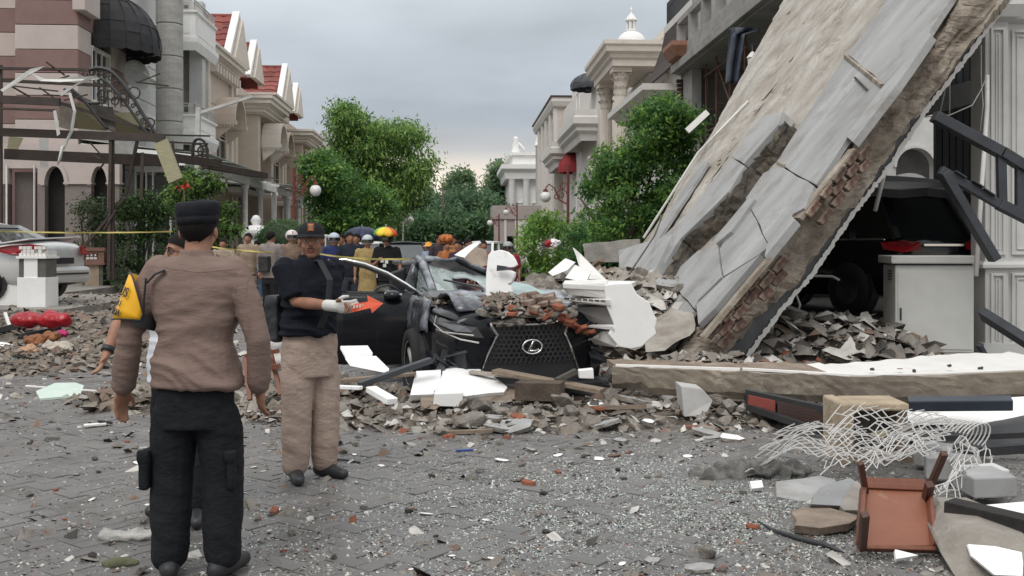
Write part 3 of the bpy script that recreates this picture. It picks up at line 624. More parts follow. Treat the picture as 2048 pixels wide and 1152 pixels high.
for x0, x1 in ((-.3, -.2), (.2, .3)): b = MB(); b.box(x0, x1, -.28, .28, -.1, 1.0); b.build('stone_strip', m_ss, h)
b = MB(); b.box(-.4, .4, -.4, .4, 1., 1.07); b.box(-.37, .37, -.3, .37, 1.07, 1.4); b.box(-.37, -.2, -.37, -.3, 1.07, 1.4); b.box(.2, .37, -.37, -.3, 1.07, 1.4); b.box(-.2, .2, -.37, -.3, 1.07, 1.15); b.box(-.2, .2, -.37, -.3, 1.33, 1.4); b.box(-.42, .42, -.42, .42, 1.4, 1.5); b.build('capital', m_terra, h)
b = MB()
for x in (-.16, -.05, .06): b.box(x, x+.09, -.34, -.28, 1.16, 1.22); b.box(x+.02, x+.07, -.34, -.28, 1.25, 1.32)
b.build('grille', m_whited, h)
k = MB(); k.box(-.35, .35, -.3, .3, 0, .62); k.mould([(-.35, -.3), (-.35, .3), (.35, .3), (.35, -.3)][::-1], [(0, .55), (.05, .55), (.05, .64), (0, .64)], closed=True); k = k.build('plastic_tub', mat('navy plastic', (.012, .018, .05), rough=.45, bump=.05), loc=G(238, 592, 0)+Vector((0, 0, .12)), bevel=.03); tag(k, 'dark navy plastic tub behind the policeman near the shrubs', 'tub')
# ================= RIGHT SIDE OF THE STREET =================
RM90 = Matrix.Rotation(R(-90), 4, 'Z'); LR = 8.5
m_wstone = mat('warm white render', (.66, .635, .60), c2=(.58, .555, .52), scale=1.3, bump=.1, bscale=30, dirt=(.42, .4, .37), dscale=.8, dlo=.58, dhi=.85)
m_rconc = mat('raw grey render', (.33, .325, .31), c2=(.24, .235, .22), scale=1.2, bump=.3, bscale=15, dirt=(.17, .16, .145), dscale=.9)
def rwin(h, y0, y1, z0, z1, x=0., **k): return window(h, Matrix.Translation((x, 0, 0)) @ RM90, -y1, -y0, z0, z1, .0, k.pop('fr', m_white), k.pop('pn', m_glassd), k.pop('bars', 1), **k)
# ---- concrete house still being built ----
h = thing('unfinished_house', 'grey unfinished concrete house with scaffolding on its upper floor', 'house', T(LR, 23), TH)
b = MB(); b.box(0, .35, 12.9, 14.3, 0, 8.0); b.box(0, .35, 0, .5, 0, 8); b.box(2.4, 2.6, 0, 14.3, 0, 8.0); b.box(.35, 8, 14., 14.3, 0, 12); b.build('wall', m_rconc, h)
b = MB(); b.box(-.25, 8, -.4, 14.4, 8.0, 8.95); b.box(-.45, -.25, -.4, 14.45, 8.05, 8.35); b.box(-.1, 8, -.4, 14.4, 3.9, 4.5); b.build('floor_beam', m_rconc, h, bevel=.02)
b = MB()
for i in range(8): b.box(-.2, .1, 1+i*1.9, 1.25+i*1.9, 8.95, 9.9)
b.box(-.2, .1, -.4, 14.4, 9.9, 10.1); b.build('parapet', m_rconc, h)
b = MB(); b.box(.8, 1., -.4, 8, 8.95, 13); b.build('upper_wall', m_gstone, h); b = MB()
for i in range(9): b.box(.74, .8, -.2+i*.9, .3+i*.9, 8.95, 13)
b.build('shutter_slat', m_whited, h)
m_rust = mat('rusty scaffold pipe', (.16, .09, .06), c2=(.09, .05, .04), bump=.2)
sc_ = thing('scaffold', 'rusty pipe scaffold standing on the unfinished upper floor', 'scaffold', T(LR, 23), TH)
b = MB()
for y in (7.2, 8.9, 10.6, 12.0):
    for x in (.3, 1.3): b.tube([(x, y, 4.5), (x, y, 8.0)], .04, 6)
    for z in (5.4, 6.4, 7.5): b.tube([(.3, y, z), (1.3, y, z)], .03, 6)
    b.tube([(.3, y+.1, 4.6), (.5, y+.5, 7.9)], .03, 6)
for z in (5.6, 7.6): b.tube([(.3, 7, z), (.3, 12.2, z)], .035, 6)
b.tube([(.3, 7.2, 4.6), (.3, 10.6, 7.8)], .03, 6); b.build('pipe', m_rust, sc_)
tp = MB(); a_ = P(1450, 70, 29.); random.seed(3); nx, nz = 10, 16; vs = []
for j in range(nz+1):
    for i in range(nx+1):
        u, v = i/nx, j/nz; q = P(1458+u*(62 if v < .12 else 34-8*v)-6*v, 55+v*112, 28.6-.5*u+.18*math.sin(u*11+v*2)); vs.append(q)
tp.add(vs, [(j*(nx+1)+i, j*(nx+1)+i+1, (j+1)*(nx+1)+i+1, (j+1)*(nx+1)+i) for j in range(nz) for i in range(nx)])
o = tp.build('tarpaulin', mat('dark blue grey tarpaulin', (.045, .055, .075), c2=(.025, .03, .045), rough=.5, bump=.4, bscale=5), smooth=True, recalc=False); o.modifiers.new('t', 'SOLIDIFY').thickness = .02
tag(o, 'dark blue grey tarpaulin draped over the unfinished house edge', 'tarpaulin')
wl = thing('wall_lantern', 'pale lantern hanging by the dark tarpaulin', 'lantern', P(1505, 125, 26)); b = MB()
b.lathe([(0, -.3), (.1, -.28), (.13, .1), (.16, .12), (.05, .26), (0, .3)], 8); b.build('lamp_body', m_whited, wl); b = MB(); b.tube([(0, 0, .3), (0, .05, .5), (.4, .1, .5)], .02, 5); b.build('bracket', m_black, wl)
# ---- house with the brown pagoda roof ----
h = thing('pagoda_roofed_house', 'cream house with concave dark brown roof and top balcony', 'house', T(LR, 37.7), TH)
b = MB(); b.box(0, 8, 0, 9.5, 0, 8.4); b.build('wall', m_wstone, h); y1 = 6.2
b = MB(); prof = [(-.4, 8.3), (-.1, 8.7), (.25, 9.3), (.5, 10.1), (.6, 10.9)]
for (o0, z0), (o1, z1) in zip(prof, prof[1:]):
    b.add([(o0, -.3+.0, z0), (o1, .1, z1), (o1, y1-o1*.6, z1), (o0, y1-o0*.6+.3, z0)], [(0, 1, 2, 3)]); b.add([(o0, -.3, z0), (o1, .1, z1), (8, .1, z1), (8, -.3, z0)], [(0, 1, 2, 3)])
o = b.build('concave_roof', mat('dark brown roof tile', (.065, .045, .042), c2=(.04, .03, .028), bump=.6, bscale=5, stretch=(1, 1, 5)), h); o.modifiers.new('t', 'SOLIDIFY').thickness = .08
b = MB(); b.box(.6, 8, .1, 6, 10.9, 11.2); b.box(1.4, 8, 1, 6, 11.2, 15.); corn(b, [(1.4, 6)[::1], (1.4, 1), (8, 1)][::1], 13.6, 1.); b.build('top_storey', m_wstone, h)
ir = MB(); iron_rail(ir, [(8, .2), (.7, .2), (.7, 5.8)], 11.2, 12.2, .2, .022); ir.build('rail', m_black, h)
b = MB(); b.mould([(-.3, -.5), (-.3, -1.6), (3, -1.6)], [(0, 8.35), (.3, 8.45), (.5, 8.8), (.5, 8.95), (0, 8.95)]); b.build('eave', mat('terracotta eave', (.34, .17, .12), c2=(.26, .13, .09), bump=.2), h)
b = MB(); b.mould([(0, 9.4), (-.7, 9.4), (-.7, 1.5), (0, 1.5)], [(-.2, 7.2), (.1, 7.3), (.35, 7.6), (.6, 7.65), (.6, 7.9), (-.2, 7.95)]); b.build('cornice', m_wstone, h)
for k in range(6):
    b = MB(); b.box(-.2, 4, -.5-.0+k*.05, -.3+k*.05, 6.9+k*.17, 7.02+k*.17); b.build('eave_slat', m_brown, h)
b = MB(); arch_ring(b, -4.5, 5.0, .8, .15, -.06, .0, RM90); arch_ring(b, -1.9, 5.0, .8, .15, -.06, .0, RM90); b.build('arch_trim', m_white, h)
for c_ in (1.9, 4.5): rwin(h, c_-.7, c_+.7, 2.8, 5.4)
# ---- portico with giant Corinthian columns ----
AP = 49.3
h = thing('columned_house', 'cream mansion with giant corinthian columns under heavy entablature', 'house', T(8.15, AP, -.5), TH)
ent = [(0, 10.95), (.08, 10.95), (.08, 11.25), (.2, 11.35), (.24, 11.5), (.42, 11.62), (.46, 11.85), (.55, 11.95), (.55, 12.15), (0, 12.15)]
b = MB(); b.box(-.45, 2.8, -.35, 6.2, 10.95, 12.1); b.mould([(1.5, 6.2), (-.45, 6.2), (-.45, -.35), (3, -.35)], ent); b.build('entablature', m_cream, h)
b = MB(); b.box(1.6, 9, 1.2, 9, 0, 10.9); b.build('wall', m_wstone, h); b = MB(); b.box(2.6, 9, -.2, 1.2, 9.6, 12.9); b.mould([(2.6, 5), (2.6, -.2), (9, -.2)], [(0, 12.2), (.5, 12.5), (.5, 12.9), (0, 12.9)]); b.build('upper_cornice', m_cream, h)
rwin(h, 2.5, 4.2, 6.2, 8.8, 1.6); rwin(h, 2.5, 4.2, 2., 4.8, 1.6)
colf = []
for n_, yy in enumerate((.3, 5.2)):
    c = MB(); pr = []; r_ = .34
    k = 20
    for zz, sc in ((5.0, 1.02), (7.2, 1.0), (9.55, .86)):
        for j in range(k*2): t = math.pi*j/k; rr = r_*sc*(1 if j % 2 else .93); c.v.append((rr*math.cos(t), rr*math.sin(t), zz-9.55))
    c.f += [(i*40+j, i*40+(j+1) % 40, (i+1)*40+(j+1) % 40, (i+1)*40+j) for i in range(2) for j in range(40)]; c.mi += [0]*80
    c.lathe([(.36, -8.6), (.36, -4.55)], 16); c.lathe([(.42, -4.75), (.46, -4.65), (.36, -4.5)], 16)
    co = c.build('column', m_cream, h, loc=(0, yy, 9.55)); cap = MB()
    cap.lathe([(.29, 0), (.31, .1), (.3, .5), (.42, 1.1), (.42, 1.15), (0, 1.15)], 16)
    for row, (zb, rr, ht, out) in enumerate(((.05, .3, .5, .16), (.45, .3, .5, .22), (.8, .34, .35, .26))):   # acanthus leaves curling outward
        for i in range(10 if row < 2 else 8):
            t = 2*math.pi*(i+.5*row)/(10 if row < 2 else 8); d = Vector((math.cos(t), math.sin(t), 0)); s = Vector((-math.sin(t), math.cos(t), 0)); w_ = .1
            sec = [(rr, zb, w_), (rr+.04, zb+ht*.5, w_*1.1), (rr+out*.7, zb+ht*.9, w_*.8), (rr+out, zb+ht*.85, w_*.4), (rr+out*.9, zb+ht*.68, .02)]
            vs = [d*r2+Vector((0, 0, z2))+s*q*w2 for (r2, z2, w2) in sec for q in (-1, 1)]+[d*(r2-.05)+Vector((0, 0, z2-.02))+s*q*w2 for (r2, z2, w2) in sec for q in (-1, 1)]
            cap.add(vs, [(2*a, 2*a+1, 2*a+3, 2*a+2) for a in range(4)]+[(10+2*a, 12+2*a, 13+2*a, 11+2*a) for a in range(4)])
    cap.box(-.48, .48, -.48, .48, 1.15, 1.4); cap.build('capital', m_cream, co)
b = MB(); b.box(-.5, 1.6, 5, 8.6, 5.8, 6.2); b.mould([(-.4, 8.6), (-.4, -.3), (1.6, -.3)], [(0, 5.6), (.2, 5.8), (.3, 6.2), (0, 6.2)]); balusters(b, (-.5, 5.), (-.5, 8.6), 6.2, 7.1, 9, .08); b.box(-.6, -.4, 5, 8.6, 7.1, 7.25); b.build('balcony', m_cream, h)
dome = thing('roof_dome', 'small white cupola with lantern on the roof above the columned mansion', 'cupola', T(10.5, 60, 0), TH); b = MB()
b.lathe([(.95, 0.), (.95, 13.6), (1.02, 13.65), (1.02, 13.75), (.9, 13.8)]+[(.88*math.cos(a), 13.8+.8*math.sin(a)) for a in [i*.2 for i in range(7)]]+[(.3, 14.6)], 20); b.build('dome', m_white, dome, smooth=True)
b = MB(); b.lathe([(.36, 14.55), (.36, 14.65), (.05, 14.66)], 12)
for i in range(6): t = i*math.pi/3; b.tube([(.26*math.cos(t), .26*math.sin(t), 14.6), (.26*math.cos(t), .26*math.sin(t), 15.2)], .05, 6)
b.lathe([(.38, 15.2), (.38, 15.28), (.3, 15.34), (.2, 15.52), (.06, 15.64), (.03, 15.8), (.08, 15.86), (.02, 16.05), (0, 16.1)], 12); b.build('lantern', m_white, dome)
# ---- white house with red awning ----
h = thing('balconied_house', 'white house with stepped balcony cornices and red canvas awning behind the tree', 'house', T(8.6, 60), TH)
b = MB(); b.box(0, 8, 0, 21, 0, 12.6); b.build('wall', m_wstone, h); b = MB(); b.box(.6, 8, 12, 20, 12.6, 14.2); b.build('roof_block', m_whited, h)
for (y0, y1, z, o_) in ((1.5, 8.8, 9.0, .9), (8.8, 14.5, 9.3, .6), (14.5, 20.8, 8.4, 1.1)):
    b = MB(); b.box(-o_, 0, y0, y1, z, z+1.0); b.mould([(0, y1), (-o_, y1), (-o_, y0), (0, y0)], [(0, z-.9), (.1, z-.9), (.16, z-.5), (.4, z-.3), (.4, z-.1), (.62, z+.1), (.62, z+.5), (.5, z+.6), (.5, z+1.), (0, z+1.)]); b.build('balcony', m_wstone, h)
dome_awning(h, Matrix.Translation((-.0, 2.6, 11.6)) @ RM90, 1.3, 1.5, .9, m_char, 8, .2); dome_awning(h, Matrix.Translation((.0, 13.2, 7.2)) @ RM90, 1.25, 1.2, 1.25, m_redaw, 8, .25)
for y0, z0 in ((3, 4), (10, 4), (16.5, 4.2), (10, 10.3)): rwin(h, y0, y0+1.8, z0, z0+2.2)
b = MB(); arch_ring(b, -17.4, 6.4, .95, .2, -.06, 0, RM90); b.build('arch_trim', m_white, h)
h = thing('pilastered_house', 'pale pink flat roofed house with tall pilasters beyond the red awning', 'house', T(8.2, 82), TH)
b = MB(); b.box(0, 8, 0, 20, 0, 13.4); b.build('wall', mat('blush render', (.62, .55, .50), c2=(.54, .48, .43), bump=.1), h); b = MB()
for y in (0, 4, 8, 12, 16): b.box(-.25, 0, y, y+1.2, 0, 13)
b.build('pilaster', m_wstone, h); b = MB(); b.mould([(0, 20), (0, 0), (8, 0)], [(0, 13.), (.3, 13.1), (.5, 13.5), (.5, 13.8), (0, 13.8)]); b.build('cornice', m_wstone, h); b = MB(); b.box(-.6, 8, -.6, 20, 13.81, 13.95); b.build('roof_edge', m_brown, h)
for y in (1.7, 5.7, 9.7, 13.7):
    for z in (2.5, 6.5, 10): rwin(h, y, y+1.7, z, z+2., fr=m_brown)
h = thing('temple_fronted_house', 'white classical house with rooftop figure and columns at far end of street', 'house', T(5.6, 112), TH)
b = MB(); b.box(.4, 9, .6, 26, 0, 10.4); b.build('wall', m_white, h); b = MB(); b.mould([(0, 26), (0, 0), (9, 0)], [(0, 9.2), (.2, 9.2), (.3, 9.9), (.7, 10.3), (.7, 10.8), (0, 10.8)]); b.box(0, 9, 0, 26, 9.2, 10.8); b.box(.6, 4.5, .5, 10, 10.8, 12.); b.box(.2, 5.4, .2, 12, 11.9, 12.2) ; b.build('entablature', m_white, h)
for x in (.5, 2.1, 4.4):
    b = MB(); b.lathe([(.45, 0), (.4, .3), (.36, 8.9), (.5, 9.2)], 12); b.build('column', m_white, h, smooth=True, loc=(x, .2, 0))
fg = MB(); fg.lathe([(.5, 12.2), (.5, 12.6), (.35, 12.7), (.42, 13.2), (.25, 13.6), (.3, 13.8), (.22, 14.0), (0, 14.1)], 10, Matrix.Translation((1.0, 1, 0))); fg.tube([(1.2, 1, 13.3), (1.7, 1, 12.9), (2, 1, 12.3)], [.2, .16, .3], 8); fg.build('figure', m_white, h, smooth=True)
for x in (1.1, 2.8): window(h, Matrix.Identity(4), x, x+.9, 3.5, 6.5, .55, m_white, m_glassd, 1)
for y in (3, 9, 15): rwin(h, y, y+1.8, 4, 7, .4)
d2 = thing('roof_dome', 'white dome between the classical house and the blush house', 'cupola', T(9.4, 108), TH); b = MB(); b.lathe([(.95, 0), (.95, 12.4), (1.1, 12.5), (1., 12.7)]+[(1.*math.cos(a), 12.7+1.2*math.sin(a)) for a in [i*.22 for i in range(8)]]+[(0, 13.95)], 18); b.build('dome', m_white, d2, smooth=True)
b = MB(); b.lathe([(.12, 13.8), (.1, 14.3), (0, 14.6)], 8); b.build('finial', m_white, d2)
h = thing('gatehouse', 'low pinkish gatehouse with dark doorway where the street ends on the right', 'gatehouse', T(lt(988, 88), 88), TH)
b = MB(); ops = [(1.15, 1.75, -.1, 2.5)]; wall_open(b, 0, 4, 0, 4.0, 0, .3, ops); b.box(0, 4, .3, 5, 3.7, 4.0); b.box(-.15, 4.2, -.15, 5, 4.0, 5.2); b.build('wall', mat('dusty pink render', (.42, .36, .34), c2=(.36, .31, .3), bump=.1), h)
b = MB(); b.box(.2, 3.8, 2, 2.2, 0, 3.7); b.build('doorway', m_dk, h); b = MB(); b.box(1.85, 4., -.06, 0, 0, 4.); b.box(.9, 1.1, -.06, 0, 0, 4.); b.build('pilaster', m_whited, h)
o = MB(); p0, p1 = G(860, 517), G(975, 517); o.bar((p0.x-6, 118, 1.9), (p1.x+4, 118, 1.9), .3, 3.8); o = o.build('end_wall', mat('olive grey wall', (.27, .25, .21), c2=(.2, .19, .16), bump=.2)); tag(o, 'low grey brown wall closing the far end of the street', 'wall')

# ---- ornate street lamps ----
m_lred = mat('red brown lamp paint', (.19, .05, .04), c2=(.13, .035, .03), bump=.1)
m_globe = mat('white lamp globe', (.8, .79, .76), rough=.3, bump=0)
def lamp(label, base, arm, zg, rg=.2, twin=False, top=None, m=m_lred):
    h = thing('street_lamp', label, 'street lamp', base, 0, 'globe street lamps along the street'); top = top or zg+.75
    b = MB(); b.lathe([(.14, 0), (.14, .3), (.08, .4), (.06, 2.2), (.05, top)], 8); b.build('pole', m, h, smooth=True)
    for s in ((1, -1) if twin else (1,)):
        ax = arm*s; b = MB()
        b.tube([(0, 0, zg-.3), (ax*.4, 0, zg-.1), (ax*.6, 0, zg+.35), (ax*.85, 0, zg+.5), (ax, 0, zg+rg+.12)], .028, 6)
        for (cx, cz, r_) in ((.3, .1, .22), (.22, .42, .16), (.5, .0, .12)): b.tube([(ax*cx+r_*math.cos(t)*(1-t/12), 0, zg+cz+r_*math.sin(t)*(1-t/12)) for t in [k*.5 for k in range(16)]], .02, 5)
        b.build('arm', m, h); b = MB(); b.lathe([(.1, rg*.95), (.08, rg+.08), (.0, rg+.12)], 10); c_ = b.build('cap', m, h, loc=(ax, 0, zg))
        b = MB(); b.lathe([(rg*math.sin(a), -rg*math.cos(a)) for a in [math.pi*i/12 for i in range(13)]], 20); b.build('globe', m_globe, h, smooth=True, loc=(ax, 0, zg))
    return h
def lamp_at(label, ppx, gpx, gpy, Y, twin=False, rpx=11, m=m_lred, top=None):
    g = P(gpx, gpy, Y); p = P(ppx, gpy, Y); return lamp(label, (p.x, Y, 0), g.x-p.x, g.z, rpx/FP*Y, twin, top, m)
lamp_at('red brown scrolled lamp with white globe beside the right tree', 1136, 1091, 394, 39, top=4.7)
lamp_at('red brown scrolled lamp with white globe before the left carport', 588, 631, 381, 36.5, rpx=11.5, top=4.4)
lamp_at('pale twin lamp far off beyond the rainbow umbrella', 806, 790, 440, 72, True, 6, m_whited)
lamp_at('lamp with small globe in front of the gatehouse', 1034, 1012, 425, 76, rpx=6); lamp_at('smallest lamp left of the gatehouse door', 998, 980, 446, 82, rpx=6)
# ================= COLLAPSED SLAB AND WRECKED FRONT ON THE RIGHT =================
m_slabc = mat('exposed slab concrete', (.46, .435, .395), c2=(.29, .255, .215), scale=2.0, bump=1., bscale=9, dirt=(.19, .155, .125), dscale=2.6, dlo=.54, dhi=.72, along=(52, 1.9))
m_plas = mat('grey plaster render', (.385, .385, .38), c2=(.26, .26, .257), scale=2.2, bump=.25, bscale=14, dirt=(.2, .18, .155), dscale=2.1, dlo=.5, dhi=.76, along=(52, 4.5))
m_edge = mat('broken slab edge', (.40, .35, .29), c2=(.21, .17, .13), scale=3.6, bump=.9, bscale=12, dirt=(.15, .115, .085), dscale=2.4, dlo=.54, dhi=.66)
m_brick2 = mat('weathered brick', (.135, .066, .048), c2=(.085, .048, .037), scale=9, bump=.7, bscale=24, rand=.3, dirt=(.24, .195, .155), dscale=6, dlo=.44, dhi=.6)
SA = P(1335, 728, 11.3); SB = P(1872, 40, 12.0); SCc = P(1275, 505, 16.2)
PL = Plane(SA, SB, SCc); nrm = PL.n if PL.n.z > 0 else -PL.n
sl = thing('collapsed_slab', 'huge tilted slab of collapsed grey plastered concrete leaning across the right', 'slab')
def on(px, py, lift=0.): return PL.at(px, py)+nrm*lift
nearE = [(1335, 728), (1430, 618), (1525, 508), (1592, 436), (1700, 296), (1790, 180), (1872, 62), (1915, 0), (1990, -110)]
farE = [(1640, -130), (1562, 0), (1490, 130), (1420, 262), (1365, 345), (1325, 420), (1290, 470), (1262, 512), (1250, 560), (1270, 640), (1300, 700)]
outline = roughen([on(x-26, y-20, -.05) for x, y in nearE]+[on(*p, -.05) for p in farE], .035, .18, 2)
k = MB(); k.slab(outline, -nrm*.42); k.build('slab_core', m_slabc, sl)
# relief on the exposed area: flakes of screed still bonded to it
gr = MB(); nu, nv = 110, 70
def ridge(t): k = t*(len(farE)-1); i = min(int(k), len(farE)-2); return Vector(farE[i]).lerp(Vector(farE[i+1]), k-i)
for i in range(nu+1):
    f0 = ridge(.06+.72*i/nu); f1 = Vector((1800, -110)).lerp(Vector((1380, 520)), i/nu)
    for j in range(nv+1):
        q = f0.lerp(f1, .015+.985*j/nv); p = on(q.x, q.y, 0); c = Vector((i*.045, j*.05, 0)); d = .055*noise.fractal(Vector((c.x*1.1, c.y*1.6, 1.)), .9, 2.2, 5)+.03*abs(noise.noise(Vector((c.x*3, c.y*4.5, 4))))
        ed_ = min(1, min(i, nu-i)/6, j/5, (nv-j)/5); gr.v.append(tuple(p+nrm*((-.02+d)*ed_-.06*(1-ed_))))
gr.f = [(i*(nv+1)+j, (i+1)*(nv+1)+j, (i+1)*(nv+1)+j+1, i*(nv+1)+j+1) for i in range(nu) for j in range(nv)]; gr.mi = [0]*len(gr.f); gr.build('screed_bed', m_slabc, sl, smooth=False)
fl = MB(); r_ = random.Random(11)
for i in range(110):
    t = r_.random(); s = r_.random()**.9
    a = Vector((1300, 470)).lerp(Vector((1600, -40)), t); c_ = Vector((1330, 560)).lerp(Vector((1740, -40)), t); q = a.lerp(c_, .03+.9*s)
    p = on(q.x, q.y, -.05); u = (SB-SA).normalized(); v = nrm.cross(u); w0, w1 = r_.uniform(.04, .3), r_.uniform(.02, .09)
    pts = [p+u*w0*math.cos(x)*r_.uniform(.6, 1.1)+v*w1*math.sin(x)*r_.uniform(.6, 1.1) for x in [2*math.pi*j/7 for j in range(7)]]
    fl.slab([q_+nrm*.02 for q_ in pts], nrm*r_.uniform(.004, .014))
o = fl.build('screed_flakes', m_slabc, sl); o['kind'] = 'stuff'
# lower edge: thick, broken concrete band that faces us
def edge_band(name, tops, bots, m, seed, back=.5, amp=.03, jit=.045):
    e = MB(); r_ = random.Random(seed); n = len(tops); rows = 7; cols = []
    for i in range(n-1):
        for s in range(22):
            t = s/22; a = tops[i]+(tops[i+1]-tops[i])*t; b = bots[i]+(bots[i+1]-bots[i])*t; cols.append((a, b))
    cols.append((tops[-1], bots[-1])); vs = []; out = (SB-SA).normalized().cross(nrm)
    if out.y > 0: out = -out
    for a, b in cols:
        for j in range(rows+1): vs.append(a+(b-a)*(j/rows)+out*(r_.uniform(-jit, jit)*.12+.09*noise.fractal(Vector((a.x*1.6, a.z*1.6, j*.35)), .8, 2.3, 4)+(.03 if 1 < j < rows-1 else 0))+(b-a).normalized()*(r_.uniform(-amp, amp)*.25+(.05*noise.noise(Vector((a.x*4, a.z*4, 7+j))) if j in (0, rows) else 0)))
    m_ = rows+1; e.add(vs, [(i*m_+j, (i+1)*m_+j, (i+1)*m_+j+1, i*m_+j+1) for i in range(len(cols)-1) for j in range(rows)])
    o = e.build(name, m, sl); s_ = o.modifiers.new('th', 'SOLIDIFY'); s_.thickness = back; s_.offset = 0
    return o
E2 = Plane(SA-nrm*.02, SB-nrm*.02, SA-nrm*.6+Vector((0, .06, 0)))
etop = [(1330, 732), (1432, 625), (1527, 514), (1600, 436), (1704, 302), (1793, 186), (1874, 68), (1918, 0), (1990, -110)]
ebot = [(1418, 742), (1512, 640), (1598, 548), (1678, 440), (1766, 322), (1846, 206), (1930, 96), (2002, 8), (2080, -100)]
edge_band('slab_edge', [E2.at(*p) for p in etop], [E2.at(*p) for p in ebot], m_edge, 4, .16)
# white under-plaster showing as a ragged pale line below the edge, and the dark soffit
wb = [(1478, 742), (1562, 628), (1632, 546), (1704, 438), (1786, 330), (1862, 214), (1944, 108), (2012, 14), (2090, -100)]
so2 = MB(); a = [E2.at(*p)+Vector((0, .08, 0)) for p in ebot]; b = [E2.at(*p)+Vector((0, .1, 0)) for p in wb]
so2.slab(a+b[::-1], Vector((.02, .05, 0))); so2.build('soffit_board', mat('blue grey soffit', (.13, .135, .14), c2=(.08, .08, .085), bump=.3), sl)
k = MB(); k.slab(roughen([p+Vector((-.025, -.03, .02)) for p in b]+[p+Vector((.012, -.02, -.02)) for p in b[::-1]], .014, .03, 6), Vector((.01, .03, 0)))
k.build('plaster_lip', m_whited, sl)
# brick courses exposed along the edge, brick by brick
m_mort = mat('brick mortar', (.3, .26, .22), bump=.6)
def bricks(path, rows, face, seed):
    r_ = random.Random(seed); first = None
    for (a, c_), (b, d) in zip(path, path[1:]):
        a, b = Vector(a), Vector(b); wv = [Vector(c_), Vector(d)]; L_ = (b-a).length; n = max(1, int(L_/.21)); u = (b-a).normalized()
        for j in range(rows):
            for i in range(n):
                if r_.random() < .07: continue
                t = (i+.5+(.5 if j % 2 else 0))/n
                if t > 1: continue
                p = a+(b-a)*t+(wv[0]+(wv[1]-wv[0])*t)*((j+.5)/rows); hgt = (wv[0]).length/rows
                if first is None:
                    q = MB(); q.box(-.102, .102, -.05, .05, -hgt*.47, hgt*.47); first = q.build('brick', m_brick2, sl, bevel=.008)
                    o = first
                else: o = link_copy(first, sl)
                v = (wv[0]).normalized(); v = (v-u*v.dot(u)).normalized(); nn = v.cross(u); M3 = Matrix((u, nn, v)).transposed()
                o.location = p+face*r_.uniform(-.02, .02); o.rotation_euler = M3.to_euler(); o.scale = (r_.uniform(.8, 1.02), 1, r_.uniform(.85, 1))
out_ = Vector((.15, -.75, -.1)).normalized()
bk = [((1535, 515), (1600, 436), (28, 22)), ((1600, 430), (1705, 296), (38, 26)), ((1402, 668), (1535, 512), (30, 26)), ((1345, 742), (1402, 672), (20, 18))]
for (p0, p1, d) in ((bk[1][0], bk[1][1], (34, 22)), (bk[2][0], bk[2][1], (36, 30))):
    a = on(p0[0], p0[1], .0); b_ = on(p1[0], p1[1], .0); bricks([(a+out_*.05, E2.at(p0[0]+d[0], p0[1]+d[1])-E2.at(*p0)), (b_+out_*.05, E2.at(p1[0]+d[0], p1[1]+d[1])-E2.at(*p1))], 3, out_, 5)
k = MB(); k.bar(on(1400, 672, -.02)+out_*.03, on(1536, 512, -.02)+out_*.03, .16, .05); k.bar(on(1594, 436, -.02)+out_*.0, on(1703, 298, -.02)+out_*.0, .14, .05); k.build('mortar_bed', m_edge, sl)
# plaster plates still on the slab: each one lies at its own height, joints open
plates = [
 ([(1698, 112), (1780, 0), (1850, -90), (1978, -108), (1906, 0), (1860, 70), (1772, 172)], .03),
 ([(1566, 310), (1690, 118), (1766, 178), (1700, 274), (1635, 372), (1560, 330)], .02),
 ([(1774, 176), (1862, 70), (1868, 76), (1796, 180), (1712, 290), (1698, 278)], .05),
 ([(1560, 334), (1632, 376), (1612, 420), (1590, 432), (1540, 490), (1495, 400), (1530, 350)], .03),
 ([(1494, 404), (1540, 494), (1520, 512), (1450, 555), (1442, 500)], .018),
 ([(1440, 498), (1448, 558), (1400, 606), (1392, 620), (1340, 560), (1400, 506)], .04),
 ([(1455, 556), (1524, 512), (1432, 620), (1400, 652), (1396, 612)], .025),
 ([(1338, 562), (1390, 622), (1340, 700), (1308, 640)], .015),
 ([(1540, 495), (1588, 436), (1596, 446), (1536, 520)], .05),
 ([(1505, 402), (1518, 405), (1470, 470), (1440, 495), (1436, 486)], .07)]
for i, (pts, lift) in enumerate(plates):
    o = [on(*p, -.045) for p in pts]; o = roughen(o, .012, .3, i); k = MB(); k.slab(o, nrm*(.05+lift)); k.build('plaster_plate', m_plas, sl, bevel=.006)
for (a, b, wd) in (((1694, 116), (1768, 176), .04), ((1572, 336), (1560, 330), .04)):
    k = MB(); k.bar(on(*a, .035), on(*b, .035), wd, .05); k.build('plaster_lip', m_edge, sl)
for a, b in (((1715, 160), (1740, 185)),):
    k = MB(); k.bar(on(*a, .05), on(*b, .05), .02, .02); k.build('rebar', m_rubd, sl)
pp = MB(); pp.tube([on(1290, 478, .03), on(1400, 310, .05), on(1500, 205, .04)], .022, 8); o = pp.build('conduit_pipe', m_whited, smooth=True); tag(o, 'thin pale conduit lying along the exposed slab concrete', 'pipe')
